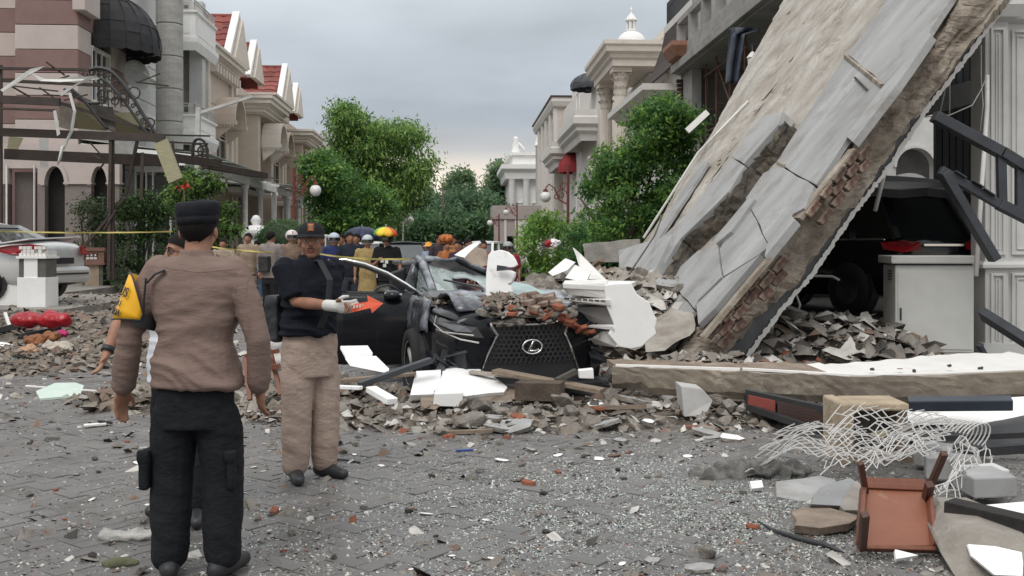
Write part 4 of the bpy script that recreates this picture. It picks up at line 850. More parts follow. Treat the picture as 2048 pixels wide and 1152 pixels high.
# broken beam lying on the slab
bm_ = thing('broken_beam', 'long broken concrete beam lying up the middle of the tilted slab', 'beam')
def beam_on(pts, name, th=.2, m=m_plas):
    q = roughen([on(*p, -.02) for p in pts], .015, .25, 3); k = MB(); k.slab(q, nrm*th); return k.build(name, m, bm_, bevel=.01)
beam_on([(1545, 256), (1586, 240), (1580, 268), (1510, 348), (1484, 330)], 'beam_piece', .24); beam_on([(1482, 334), (1510, 350), (1478, 402), (1380, 498), (1340, 560), (1300, 640), (1262, 520), (1330, 505), (1400, 440)], 'beam_piece', .22)
beam_on([(1262, 522), (1318, 508), (1372, 494), (1346, 552), (1300, 640), (1270, 600)], 'beam_piece', .3)
e = MB(); r_ = random.Random(9)
pts = [(1583, 262), (1548, 312), (1512, 352), (1478, 405), (1432, 455), (1380, 502), (1345, 565), (1305, 648)]
cc = [on(*p) for p in pts]; vs = []
for i in range(len(cc)-1):
    for s in range(8):
        p = cc[i]+(cc[i+1]-cc[i])*(s/8)
        for j in range(6): vs.append(p+nrm*(.245-.27*j/5)+Vector((r_.uniform(0, .06)+.035, -.03-r_.uniform(0, .05), -.03)))
nn = len(vs)//6; e.add(vs, [(i*6+j, (i+1)*6+j, (i+1)*6+j+1, i*6+j+1) for i in range(nn-1) for j in range(5)])
o = e.build('broken_face', mat('dark broken face', (.13, .11, .085), c2=(.05, .045, .038), scale=4, bump=1., bscale=9), bm_); o.modifiers.new('t', 'SOLIDIFY').thickness = .03  # dark brown noise colour along the broken side of the beam
k = MB(); k.slab(roughen([on(*p, .03) for p in ((1408, 330), (1424, 330), (1380, 400), (1310, 505), (1300, 500))], .012, .2, 4), nrm*.05); k.build('loose_strip', m_plas, bm_)
# rest of the wrecked storey behind the slab, far edge
k = MB(); k.slab(roughen([on(1566, -5, -.3), on(1420, 262, -.3), on(1366, 345, -.3), on(1340, 350, -.35), on(1400, 240, -.35), on(1540, -5, -.35)], .03, .2, 3), -nrm*.15); k.build('torn_membrane', m_rubd, sl)
o = MB(); o.bar(P(1374, 262, 17), P(1415, 224, 17), .06, .1); o = o.build('loose_batten', m_white); tag(o, 'white batten sticking out between the tree and the tilted slab', 'batten')

# ---- wrecked house front, right ----
wr = thing('wrecked_house', 'wrecked white house interior with dark carport behind the tilted slab', 'house', (0, 0, 0))
m_white2 = mat('greyish white wall', (.68, .67, .65), c2=(.6, .59, .57), bump=.1)  # plain off-white, a tone below the white plaster
AW = 22.3; X = lambda p, Y: (p-1024)/FP*Y
zf = .47
b = MB(); x0, x1 = X(1792, AW), X(1868, AW); zt_ = P(0, 296, AW).z; zs_ = zt_-(x1-x0)/2
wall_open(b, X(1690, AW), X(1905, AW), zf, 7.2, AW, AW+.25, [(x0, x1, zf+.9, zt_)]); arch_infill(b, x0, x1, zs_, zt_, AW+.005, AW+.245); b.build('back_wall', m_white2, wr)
b = MB(); arch_ring(b, (x0+x1)/2, zs_, (x1-x0)/2-.0, .06, AW-.05, AW); b.build('arch_trim', m_whited, wr)
b = MB(); b.box(X(1540, 20.6), X(1886, 20.6), 20.6, 20.8, 0, P(0, 374, 20.6).z); b.build('shade_wall', m_dk, wr); b = MB(); b.box(x0-.3, x1+.6, AW+.62, AW+.68, zf, 5.5); b.build('inner_wall', mat('grey inner wall', (.22, .21, .2), bump=.1), wr); b = MB(); arch_ring(b, X(1830, AW), zs_-.8, .55, .14, AW+.3, AW+.9); b.build('inner_arch', m_white2, wr)  # low wall is added, its near-black colour standing in for carport shade
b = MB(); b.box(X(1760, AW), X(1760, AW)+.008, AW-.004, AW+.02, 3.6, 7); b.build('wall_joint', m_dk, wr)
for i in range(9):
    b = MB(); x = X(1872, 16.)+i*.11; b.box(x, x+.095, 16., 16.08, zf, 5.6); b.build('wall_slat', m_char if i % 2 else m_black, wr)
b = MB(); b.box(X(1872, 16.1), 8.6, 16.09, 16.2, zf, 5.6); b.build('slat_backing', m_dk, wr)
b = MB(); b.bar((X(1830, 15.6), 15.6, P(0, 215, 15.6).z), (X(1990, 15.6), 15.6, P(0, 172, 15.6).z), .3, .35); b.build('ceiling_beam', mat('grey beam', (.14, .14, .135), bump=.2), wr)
b = MB(); b.box(8.4, 8.6, 14.6, 18.6, 0, 5.8); b.build('side_wall', m_dk, wr); b = MB(); b.box(2.4, 10, 13.6, 24, -.06, zf); b.build('carport_floor', mat('shade darkened floor', (.06, .057, .053), bump=.3), wr);  # floor colour is darkened to carry the shade inside the carport
# panelled pilaster of the next front
ps = thing('panelled_facade', 'white panelled pilaster and wall at the right edge of the view', 'facade', (0, 0, 0)); Yp = 13.2
m_panel = mat('off white panelling', (.60, .595, .575), c2=(.52, .515, .495), bump=.1, dirt=(.4, .39, .36), dscale=1.5, dlo=.55, dhi=.8)
xa, xb, xc = X(1962, Yp), X(2008, Yp), 8.6
b = MB(); b.box(xa+.05, xc, Yp+.02, Yp+.3, 0, 7.); b.build('wall', m_panel, ps)
b = MB(); b.box(xa, xb, Yp-.12, Yp+.3, 0, 6.6); b.build('pilaster', m_panel, ps, bevel=.01)
def panel(x0, x1, z0, z1, y):
    f = MB()
    for ins, pr, wd in ((0, .035, .035), (.07, .02, .02)):
        a, b_, c_, d = x0+ins, x1-ins, z0+ins, z1-ins
        f.box(a, a+wd, y-pr, y, c_, d); f.box(b_-wd, b_, y-pr, y, c_, d); f.box(a+wd, b_-wd, y-pr, y, c_, c_+wd); f.box(a+wd, b_-wd, y-pr, y, d-wd, d)
    f.build('panel_moulding', m_panel, ps, bevel=.006)
zl = P(0, 532, Yp).z; zb_ = P(0, 690, Yp).z; zt2 = P(0, 604, Yp).z
panel(xa+.06, xb-.05, P(0, 510, Yp).z, P(0, 60, Yp).z, Yp-.12); panel(xa+.06, xb-.05, zb_, P(0, 546, Yp).z, Yp-.12)
panel(xb+.1, xb+.75, P(0, 510, Yp).z, P(0, 60, Yp).z, Yp+.02); panel(xb+.1, xb+.75, zb_, P(0, 546, Yp).z, Yp+.02); panel(xb+.9, xb+1.6, P(0, 510, Yp).z, 4.6, Yp+.02)
b = MB(); b.mould([(xa, Yp+.3), (xa, Yp-.12), (xb, Yp-.12), (xb, Yp+.02), (xc, Yp+.02)], [(0, zl-.05), (.06, zl-.02), (.06, zl+.02), (.03, zl+.06), (0, zl+.06)]); b.build('dado_moulding', m_panel, ps); b = MB(); b.mould([(xa, Yp+.3), (xa, Yp-.12), (xb, Yp-.12), (xb, Yp+.02), (xc, Yp+.02)], [(0, 4.45), (.1, 4.5), (.16, 4.65), (0, 4.7)]); b.build('cornice', m_panel, ps); b = MB(); b.box(xa-.04, xc, Yp-.17, Yp+.02, 0, .25); b.build('skirting', m_panel, ps)
ac = thing('air_conditioner', 'white air conditioner box on the white wall left of the arch', 'air conditioner', P(1722, 372, 21.9)); b = MB(); b.box(-.42, .42, -.16, .2, 0, .62); b.build('case', m_whited, ac, bevel=.02); b = MB(); b.lathe([(0, .01), (.24, .01), (.24, .0), (0, 0)], 18, Matrix.Translation((-.08, -.162, .31)) @ Matrix.Rotation(R(90), 4, 'X')); b.build('fan_grille', m_char, ac)
# utility cabinet
cb = thing('utility_cabinet', 'pale grey utility cabinet with vents standing in front of the black car', 'cabinet', G(1878, 738)+Vector((0, .35, 0)), R(-8))
W_, D_, H_ = .93/2, .33, 1.28
m_cab = mat('cabinet enamel', (.56, .56, .53), c2=(.5, .5, .47), rough=.5, bump=.08, dirt=(.34, .3, .25), dscale=1.4, dlo=.6, dhi=.8)
b = MB(); b.box(-W_-.06, W_+.02, -D_-.04, D_, 0, .2); b.build('plinth', m_conc, cb, bevel=.01); b = MB(); b.box(-W_, W_, -D_, D_, .2, H_); b.build('body', m_cab, cb, bevel=.015)
b = MB(); b.box(-W_+.03, W_-.015, -D_-.012, -D_-.002, .24, H_-.07); b.build('door', m_cab, cb, bevel=.008); b = MB(); b.box(-W_-.06, W_+.04, -D_-.06, D_+.03, H_+.02, H_+.12); b.build('lid', m_cab, cb, bevel=.015)
b = MB(); b.box(-W_+.02, W_-.02, -D_+.01, D_, H_, H_+.03); b.build('gasket', m_black, cb)
for zz in (.36, 1.12):
    for j in range(4):
        b = MB(); b.box(-W_-.012, -W_, -.15, .02, zz+j*.035-.03, zz+j*.035-.012); b.build('vent', m_rubd, cb)
b = MB(); b.box(-W_+.05, -W_+.07, -D_-.03, -D_-.012, .6, .75); b.build('handle', m_black, cb)
# twisted steel gate hanging from the wreck
gt = thing('twisted_gate', 'twisted charcoal steel gate frame hanging before the panelled pilaster', 'gate frame'); Yg = 11.6
def gbar(a, b_, wd, ht, d0=0., d1=0., name='frame_bar', m=m_char): k = MB(); k.bar(P(*a, Yg+d0), P(*b_, Yg+d1), wd, ht, up=(0, 1, 0)); return k.build(name, m, gt, bevel=.008)
gbar((1868, 232), (2004, 306), .12, .16); gbar((2000, 303), (2110, 372), .12, .16); gbar((1880, 340), (2000, 410), .1, .1); gbar((1998, 408), (2100, 460), .12, .14)
for (a, b_) in (((2002, 310), (2004, 405)), ((2040, 330), (2040, 425)), ((1886, 345), (1990, 520))): gbar(a, b_, .1, .08 if a[0] != 1886 else .16)
for (x, y) in ((1905, 343), (1940, 362), (1962, 378)): gbar((x, y), (x+22, y+14), .02, .2)
gbar((1966, 628), (2080, 700), .1, .14, -.4, -1.2); gbar((1958, 690), (1975, 720), .05, .1, -.1, -.1)
def pipe(name, label, pts, r, m=m_steel): o = MB(); o.tube(pts, r, 8); o = o.build(name, m, smooth=True); return tag(o, label, 'pipe')
pipe('broken_pipe', 'long white bent pipe hanging beside the panelled pilaster', [P(1974, 150, 12.6), P(1974, 215, 12.6), P(1960, 420, 12.3), P(1952, 552, 12.1)], .028, m_whited)
pipe('broken_pipe', 'grey pipe hanging diagonally above the black car', [P(1780, 300, 13.6), P(1750, 422, 13.4)], .03)
pipe('broken_pipe', 'thin pale bent rod in the dark opening under the slab', [P(1585, 570, 13), P(1600, 610, 13), P(1596, 622, 13)], .016); pipe('broken_pipe', 'grey rod lying level in the dark opening', [P(1596, 551, 13.2), P(1665, 553, 13.2), P(1678, 560, 13.1)], .018)
def cable(label, pts, r=.008): o = MB(); o.tube(pts, r, 5); o = o.build('cable', m_steel, smooth=True); return tag(o, label, 'cable')
cable('loose pale cable looping above the twisted gate', [P(1840, 225, 12.6), P(1850, 234, 12.6), P(1900, 230, 12.6), P(1945, 210, 12.6), P(1962, 180, 12.6), P(1975, 150, 12.6)]); cable('thin cable dangling straight down in the wrecked opening', [P(1962, 90, 13.), P(1962, 160, 13), P(1966, 210, 13), P(1960, 262, 13.)])
cable('thin cable hanging left of the dangling one', [P(1895, 150, 13.4), P(1888, 190, 13.4), P(1880, 225, 13.4)]); cable('thin cable hanging beside the slatted dark wall', [P(1900, 140, 13.2), P(1899, 228, 13.2)])
# ================= TREES AND SHRUBS =================
def leaf_mat(name, c, c2, dirt=None):
    m = mat(name, c, c2=c2, rough=.5, scale=1.4, bump=0, spec=.35, lo=.38, hi=.62); N = m.node_tree; b = N.nodes['Principled BSDF']
    if 'lit' in m: return m
    m['lit'] = 1; t = N.nodes.new('ShaderNodeBsdfTranslucent'); x = N.nodes.new('ShaderNodeMixShader'); x.inputs[0].default_value = .42      # thin leaves let light through
    N.links.new(b.inputs['Base Color'].links[0].from_socket, t.inputs[0]); N.links.new(b.outputs[0], x.inputs[1]); N.links.new(t.outputs[0], x.inputs[2]); N.links.new(x.outputs[0], N.nodes['Material Output'].inputs[0]); return m
LG = [leaf_mat('dark green leaf', (.095, .203, .068), (.054, .135, .047)), leaf_mat('mid green leaf', (.162, .311, .074), (.101, .216, .061)), leaf_mat('fresh green leaf', (.297, .459, .095), (.203, .351, .074))]
LB = [leaf_mat('bamboo dark leaf', (.135, .257, .081), (.088, .189, .061)), leaf_mat('bamboo leaf', (.230, .378, .108), (.162, .284, .081)), leaf_mat('bamboo light leaf', (.378, .540, .149), (.270, .419, .115))]
LF = [leaf_mat('far dark leaf', (.121, .211, .114), (.082, .154, .089)), leaf_mat('far leaf', (.179, .283, .138), (.121, .211, .106)), leaf_mat('far light leaf', (.276, .373, .162), (.194, .276, .130))]  # lightened greens put distance haze into the far leaf colours
m_bark = mat('bark', (.13, .1, .075), c2=(.07, .055, .042), scale=5, stretch=(3, 3, .6), bump=.8)
def leaves(name, parent, clumps, n, size, mats, droop=.3, aspect=2.2, seed=1, core=.0, light=.28):
    g = np.random.default_rng(seed); C_ = np.array([c[:3] for c in clumps]); Rr = np.array([c[3:6] for c in clumps])
    wt = Rr.prod(1)**(2/3); idx = g.choice(len(clumps), n, p=wt/wt.sum())
    d = g.normal(size=(n, 3)); d /= np.linalg.norm(d, axis=1)[:, None]; rad = (g.random(n)**.45)*(1-core)+core
    # leaves bunch into tufts inside each clump
    pos = C_[idx]+d*rad[:, None]*Rr[idx]
    tuft = g.choice(n, max(20, n//14)); tp = pos[tuft]; k = g.choice(len(tuft), n); cl = idx[tuft][k]
    pos = tp[k]+g.normal(size=(n, 3))*size*1.15*np.array([1, 1, .75]); dd = d[tuft][k]
    ax = dd*.7+g.normal(size=(n, 3))*.75; ax[:, 2] -= droop; ax /= np.linalg.norm(ax, axis=1)[:, None]
    up = np.array([0, 0, 1.])+g.normal(size=(n, 3))*.55; sd = np.cross(ax, up); sd /= np.linalg.norm(sd, axis=1)[:, None]+1e-9; nn = np.cross(sd, ax)
    L_ = size*g.uniform(.6, 1.35, n)[:, None]; W_ = L_/aspect
    v = np.stack([pos-ax*L_*.5, pos+sd*W_*.5+nn*L_*.06, pos+ax*L_*.5-nn*L_*.1, pos-sd*W_*.5+nn*L_*.06], 1).reshape(-1, 3)
    me = bpy.data.meshes.new(name); me.vertices.add(4*n); me.vertices.foreach_set('co', v.ravel()); me.loops.add(4*n); me.loops.foreach_set('vertex_index', np.arange(4*n)); me.polygons.add(n); me.polygons.foreach_set('loop_start', np.arange(n)*4)
    for m in mats: me.materials.append(m)
    tone = g.random(len(tuft))[k]+.25*g.normal(size=n)
    mi = np.where(tone < .42, 0, np.where(tone < 1-light, 1, 2)); me.polygons.foreach_set('material_index', mi.astype(np.int32)); me.update(); me.validate()
    o = bpy.data.objects.new(name, me); COL.objects.link(o); o.parent = parent; return o
def tree(label, base, trunks, clumps, n, size, mats, name='leafy_tree', cat='tree', group=None, **k):     # clumps relative to base
    h = thing(name, label, cat, base, 0, group); b = MB()
    for pts, r0 in trunks: b.tube(pts, [r0*(1-.75*i/(len(pts)-1)) for i in range(len(pts))], 8)
    b.build('trunk', m_bark, h, smooth=True); leaves('crown', h, clumps, n, size, mats, **k); return h
def clump_px(cs, Y, base, dep=.8):    # clumps from picture circles: (px, py, r_px[, extra depth])
    out = []
    for c in cs:
        p = P(c[0], c[1], Y+(c[3] if len(c) > 3 else 0))-Vector(base); r = c[2]/FP*Y; out.append((p.x, p.y, p.z, r, r*dep, r*.85))
    return out
def fill_px(poly_rows, Y, r, n, seed, jy=1.):      # scatter clumps in a band outline: rows of (py, px0, px1)
    g = random.Random(seed); out = []
    for i in range(n):
        k = g.randrange(len(poly_rows)-1); t = g.random(); a, b = poly_rows[k], poly_rows[k+1]; y = a[0]+(b[0]-a[0])*t; x0 = a[1]+(b[1]-a[1])*t; x1 = a[2]+(b[2]-a[2])*t
        rr = r*g.uniform(.6, 1.25); out.append((g.uniform(x0+rr*.6, x1-rr*.6), y+rr*.2, rr, g.uniform(-jy, jy)))
    return out
# tree in front of the right hand houses
b0 = T(4.9, 30)
cs = fill_px([(208, 1290, 1345), (235, 1262, 1400), (262, 1248, 1398), (300, 1178, 1410), (340, 1158, 1395), (390, 1150, 1375), (430, 1165, 1345), (485, 1190, 1320)], 30, 21, 120, 4, 1.5)
tree('dense fresh green tree in front of the white houses, left of the tilted slab', b0, [([(0, 0, 0), (.1, 0, 1.2), (-.2, .1, 2.6), (-.1, 0, 4.2)], .16), ([(.05, 0, 1.2), (.7, .2, 2.6), (1.0, .1, 3.9)], .11), ([(0, 0, 1.4), (-.8, -.2, 2.4), (-1.2, 0, 3.)], .1)], clump_px(cs, 30, b0), 24000, .165, LG, droop=.15, seed=2, light=.22)
b1 = T(lt(1090, 40), 40)
tree('lower light green hedge shrub behind the white off-road car on the right', b1, [([(0, 0, 0), (0, 0, 1.)], .08)], clump_px(fill_px([(440, 1060, 1140), (465, 1040, 1200), (500, 1030, 1230), (540, 1030, 1230)], 40, 16, 34, 8, 1.5), 40, b1), 5000, .2, [LG[1], LG[2], LG[2]], name='hedge_shrub', cat='shrub', droop=.0, seed=5)
b1 = T(lt(1200, 33), 33)
tree('dark green shrub filling the space under the right tree', b1, [([(0, 0, 0), (0, 0, 1.)], .08)], clump_px(fill_px([(440, 1160, 1330), (470, 1150, 1320), (540, 1140, 1300)], 34, 20, 30, 9, 1.), 34, b1), 4500, .22, [LG[0], LG[0], LG[1]], name='hedge_shrub', cat='shrub', droop=.0, seed=6)
# left side: tall drooping bamboo-like tree, dark round tree before it
b2 = T(lt(740, 66), 66)
rows = [(222, 676, 700), (240, 670, 725), (262, 664, 838), (285, 655, 862), (320, 652, 878), (345, 650, 874), (368, 660, 845), (395, 680, 825), (425, 690, 790), (450, 690, 760)]
tree('tall drooping bright green tree on the left beyond the carport', b2, [([(0, 0, 0), (.4, 0, 3), (.9, 0, 6)], .3), ([(.2, 0, 2), (2.2, 0, 4.5), (3.4, .5, 6.5)], .18), ([(.2, 0, 2.5), (-1.2, 0, 5), (-1.8, 0, 7.5)], .18)], clump_px(fill_px(rows, 66, 21, 150, 12, 2.), 66, b2), 34000, .36, LB, droop=.75, aspect=3.4, seed=7, light=.42)
b2 = T(lt(690, 47), 47)
tree('rounder dark green tree in front of the drooping one, above the crowd', b2, [([(0, 0, 0), (0, 0, 2), (.2, 0, 3.4)], .2)], clump_px(fill_px([(318, 618, 660), (345, 605, 700), (385, 612, 772), (420, 622, 782), (455, 625, 775), (490, 640, 760)], 47, 22, 105, 14, 1.6), 47, b2), 22000, .23, LG, droop=.35, seed=8, light=.14)
far = [('dark pointed tree at the far end of the street behind the gatehouse', [(330, 995, 1012), (360, 978, 1020), (400, 970, 1030), (470, 960, 1030)], LF), ('layered thin tree standing highest in the far middle of the street', [(350, 915, 935), (372, 895, 945), (410, 880, 960), (470, 870, 965)], LF), ('olive green far tree right of the drooping crown', [(365, 812, 848), (400, 800, 880), (440, 800, 890), (475, 805, 890)], LF), ('broad dark far tree below the bright strip of sky', [(385, 870, 1000), (420, 850, 1010), (475, 840, 1010)], [LF[0], LF[0], LF[1]]), ('low dark shrubbery row before the far wall', [(430, 780, 980), (455, 770, 1000), (490, 770, 1000)], [LF[0], LG[0], LF[1]])]
for i, (lb, rw, mm) in enumerate(far):
    Y = 128-7*i; xm = sum(a[1]+a[2] for a in rw)/2/len(rw); bb = Vector(((xm-1024)/FP*Y, Y, 0))
    tree(lb, bb, [([(0, 0, 0), (.2, 0, 4), (.1, 0, 8)], .3)], clump_px(fill_px(rw, Y, 13 if i < 2 else 17, 55, 20+i, 3.), Y, bb), 8500, .5, mm, droop=.1 if i != 1 else -.1, seed=30+i, group='trees closing the far end of the street')
# shrubs behind the left gate posts
def shrub(label, px_, Y, rows, n, size, mats, seed, stems=5, **k):
    b = Vector(((px_-1024)/FP*Y, Y, 0)); g = random.Random(seed); cl = clump_px(fill_px(rows, Y, 15, 42, seed, .6), Y, b)
    tr = [([(g.uniform(-.2, .2), 0, 0), (c[0]*.5, c[1]*.5, c[2]*.5), (c[0], c[1], c[2])], .035) for c in cl[:stems*2]]
    return tree(label, b, tr, cl, n, size, mats, name='leafy_shrub', cat='shrub', seed=seed, **k)
LS = [leaf_mat('shrub dark leaf', (.04, .065, .028), (.025, .045, .02)), leaf_mat('shrub leaf', (.075, .1, .045), (.05, .075, .035)), leaf_mat('shrub pale leaf', (.16, .19, .12), (.11, .14, .08))]
shrub('thin olive shrub by the arched porch, left of the terracotta post', 175, 30.5, [(395, 150, 220), (440, 145, 235), (500, 150, 260), (560, 150, 250)], 2600, .12, LS, 41, droop=.3)
shrub('dense green shrub behind the terracotta gate post', 280, 29.5, [(390, 255, 340), (430, 225, 370), (500, 210, 390), (590, 210, 390)], 6500, .13, [LS[0], LS[1], LG[1]], 42, droop=.3, light=.2)
shrub('tall yellow green shrub under the black canopy behind the policeman', 390, 31, [(345, 340, 430), (390, 320, 460), (450, 330, 480), (560, 380, 480)], 6000, .14, [LS[0], LG[1], LG[2]], 43, droop=.3, light=.3)
shrub('pale grey green leafy shrub left of the policeman', 235, 28.6, [(495, 225, 265), (530, 220, 270), (570, 225, 275)], 1400, .1, [LS[1], LS[2], LS[2]], 44, droop=.3)
b3 = G(555, 588); h = tree('clipped round dome hedge behind the white van', b3, [([(0, 0, 0), (0, 0, 1.4)], .08)], [(.1, .5, 1.75, .85, .8, .62)], 7000, .07, [LG[0], LG[0], LG[1]], name='clipped_hedge', cat='hedge', seed=45, core=.93)
b = MB(); b.lathe([(.84*math.cos(a), .6*math.sin(a)) for a in [-1.4+i*.2 for i in range(15)]], 18); b.build('hedge_core', mat('hedge inner green', (.03, .05, .022), bump=.8), h, smooth=True, loc=(.1, .5, 1.75))
# ================= VEHICLES =================
m_carblk = mat('black car paint', (.008, .009, .012), c2=(.012, .013, .016), rough=.2, coat=.3, bump=.0, spec=.2, dirt=(.07, .066, .06), dscale=2.6, dlo=.62, dhi=.85)
m_carwht = mat('white car paint', (.74, .74, .73), c2=(.7, .7, .69), rough=.3, coat=.6, bump=0)
m_carslv = mat('silver car paint', (.62, .63, .63), c2=(.56, .57, .57), rough=.3, metal=.35, coat=.6, bump=0)
m_tint = mat('tinted car glass', (.015, .017, .018), rough=.05, bump=0, spec=.7)
m_glass2 = mat('grey car glass', (.10, .11, .115), rough=.08, bump=0, spec=.6)
m_tail = mat('red tail lamp', (.36, .012, .018), c2=(.25, .008, .012), rough=.15, coat=.6, bump=0)
m_lens = mat('headlamp lens', (.16, .165, .175), c2=(.08, .083, .09), rough=.08, coat=.8, bump=0)
def loft(secs, closed_ends=True):
    b = MB(); n = len(secs[0])
    for s in secs: b.v += [tuple(p) for p in s]
    for i in range(len(secs)-1):
        for j in range(n-1): b.f.append((i*n+j, i*n+j+1, (i+1)*n+j+1, (i+1)*n+j))
    if closed_ends: b.f += [tuple(range(n)), tuple(range(len(secs)*n-1, (len(secs)-1)*n-1, -1))]
    b.mi += [0]*len(b.f); return b
def body_sec(x, w, zb, zs, zt, crown=.03):               # one cross-section of the lower body, x along the car
    half = [(w*.80, zb), (w*.95, zb+.10), (w, zb+.30), (w*.995, zs-.16), (w*.97, zs-.05), (w*.92, zs+.0), (w*.78, zt), (w*.4, zt+crown*.8), (0, zt+crown)]
    return [Vector((x, y, z)) for y, z in half]+[Vector((x, -y, z)) for y, z in half[-2::-1]]
def car(label, loc, yaw, paint, st, cab, wheels, name='parked_car', cat='car', group=None, glass=None, wr=.33, defo=None, lights=True, tail=m_tail, rim=None):
    """x forward; st: stations (x, half width, z bottom, z shoulder, z top); cab: (x, half width, z) rings base-front, roof-front, roof-rear, base-rear"""
    h = thing(name, label, cat, loc, yaw, group); dd = defo or (lambda p: p); glass = glass or m_tint
    b = loft([[dd(p) for p in body_sec(*s)] for s in st]); b.build('body', paint, h, smooth=True, subd=1)
    (x0, w0, z0), (x1, w1, z1), (x2, w2, z2), (x3, w3, z3) = cab
    c = MB(); V = {}
    for s in (1, -1):
        V[s] = [dd(Vector(p)) for p in ((x0, s*w0, z0), (x1, s*w1, z1), (x2, s*w2, z2), (x3, s*w3, z3))]
    a, d = V[1], V[-1]
    rf = MB(); ns = 6; vs = []
    for i in range(ns+1):
        t = i/ns
        for j in range(7):
            u = j/6; p = a[1].lerp(a[2], t).lerp(d[1].lerp(d[2], t), u); p = p+Vector((0, 0, .06*math.sin(math.pi*u)*1+.045*math.sin(math.pi*t))); vs.append(p)
    rf.add(vs, [(i*7+j, i*7+j+1, (i+1)*7+j+1, (i+1)*7+j) for i in range(ns) for j in range(6)]); o = rf.build('roof', paint, h, smooth=True); o.modifiers.new('t', 'SOLIDIFY').thickness = .05
    pl = MB()
    for v in (a, d):
        for q in ((0, 1), (2, 3)): pl.bar(v[q[0]], v[q[1]], .09, .07)
        for t in (.42, .72): pl.bar(v[0].lerp(v[3], t+.03), v[1].lerp(v[2], t), .09, .05)
        pl.bar(v[1], v[2], .08, .06)
    pl.bar(a[1], d[1], .08, .05); pl.bar(a[2], d[2], .1, .06); pl.build('pillar', paint, h)
    def pane(q, ins, nm='window_glass'):
        q = [Vector(p) for p in q]; ce = sum(q, Vector())/len(q); nr = (q[1]-q[0]).cross(q[2]-q[0]).normalized(); out = (ce-Vector(((x0+x3)/2, 0, z0))); nr = nr if nr.dot(out) > 0 else -nr
        k = MB(); k.slab([p.lerp(ce, ins)-nr*.03 for p in q], nr*.012); return k.build(nm, glass, h)
    for v in (a, d):
        prev = 0
        for t0, t1 in ((0, .42), (.42, .72), (.72, 1.)): pane([v[0].lerp(v[3], t0+(.03 if t0 else 0)), v[0].lerp(v[3], min(1, t1+.03)), v[1].lerp(v[2], t1), v[1].lerp(v[2], t0)], .02)
    pane([a[0], d[0], d[1], a[1]], .01, 'windscreen'); pane([a[3], d[3], d[2], a[2]], .06, 'rear_window')
    for (wx, wy) in wheels:
        for s in (1, -1):
            t = MB(); MY = Matrix.Translation((wx, s*wy, wr)) @ Matrix.Rotation(R(90), 4, 'X')
            ar = MB(); ar.lathe([(0, -.06), (wr+.06, -.06), (wr+.06, .1), (0, .1)], 20, Matrix.Translation((wx, s*(wy+.02), wr)) @ Matrix.Rotation(R(90), 4, 'X')); ar.build('wheel_arch', m_black, h)
            t.lathe([(wr*.6, -.12), (wr*.94, -.12), (wr, -.07), (wr, .07), (wr*.94, .12), (wr*.6, .12), (wr*.6, -.12)], 22, Matrix.Translation((0, s*.03, 0)) @ MY); w_ = t.build('wheel', m_rubber, h, smooth=True)
            r_ = MB(); r_.lathe([(0, -.03), (wr*.3, -.05), (wr*.6, -.09), (wr*.6, .09), (wr*.3, .05), (0, .03)], 14, Matrix.Translation((0, s*.05, 0)) @ MY); r_.build('rim', rim or m_steel, w_)
    if lights:
        f, r = st[0], st[-1]
        for s in (1, -1):
            k = MB(); k.box(f[0]-.35, f[0]+.02, s*f[1]*.98-.16, s*f[1]*.98+.01*s, f[3]-.14, f[3]+.02); k.build('headlight', m_lens, h, bevel=.02)
            k = MB(); k.box(r[0]-.02, r[0]+.2, s*r[1]*.98-.12, s*r[1]*.98+.03, r[3]-.2, r[3]+.05); k.build('tail_light', tail, h, bevel=.02)
        k = MB(); k.box(f[0]-.05, f[0]+.04, -f[1]*.6, f[1]*.6, f[2]+.2, f[3]-.1); k.build('grille', m_black, h, bevel=.02)
        k = MB(); k.box(r[0]-.035, r[0], -.26, .26, r[3]-.28, r[3]-.15); k.build('number_plate', m_whited, h)
    for s in (1, -1):
        k = MB(); k.box(x0-.35, x0-.2, s*(w0+.04)-.09+s*.06, s*(w0+.04)+.09+s*.06, z0+.02, z0+.16); k.build('mirror', paint, h, bevel=.03)
    return h
def suv(label, loc, yaw, paint, s=1., **k):
    st = [(2.25*s, .72, .3, .86, .92), (2.15*s, .84, .25, .92, 1.0), (1.4*s, .9, .22, .98, 1.06), (.75*s, .91, .22, 1.02, 1.06), (-.8*s, .91, .22, 1.02, 1.04), (-2.0*s, .89, .24, 1.02, 1.04), (-2.2*s, .84, .3, 1.0, 1.02), (-2.25*s, .76, .38, .96, .98)]
    return car(label, loc, yaw, paint, st, ((1.05*s, .84, 1.02), (.35*s, .68, 1.66), (-1.75*s, .68, 1.68), (-2.15*s, .82, 1.02)), ((1.4*s, .8), (-1.35*s, .8)), wr=.36, **k)
def van(label, loc, yaw, paint, **k):
    st = [(2.1, .74, .3, .8, .86), (1.9, .82, .25, .9, .98), (1.3, .85, .22, 1.05, 1.12), (-1.9, .85, .22, 1.05, 1.1), (-2.1, .82, .28, 1.05, 1.1)]
    return car(label, loc, yaw, paint, st, ((1.5, .8, 1.05), (.75, .72, 1.86), (-1.95, .72, 1.88), (-2.1, .8, 1.05)), ((1.35, .76), (-1.3, .76)), wr=.31, **k)
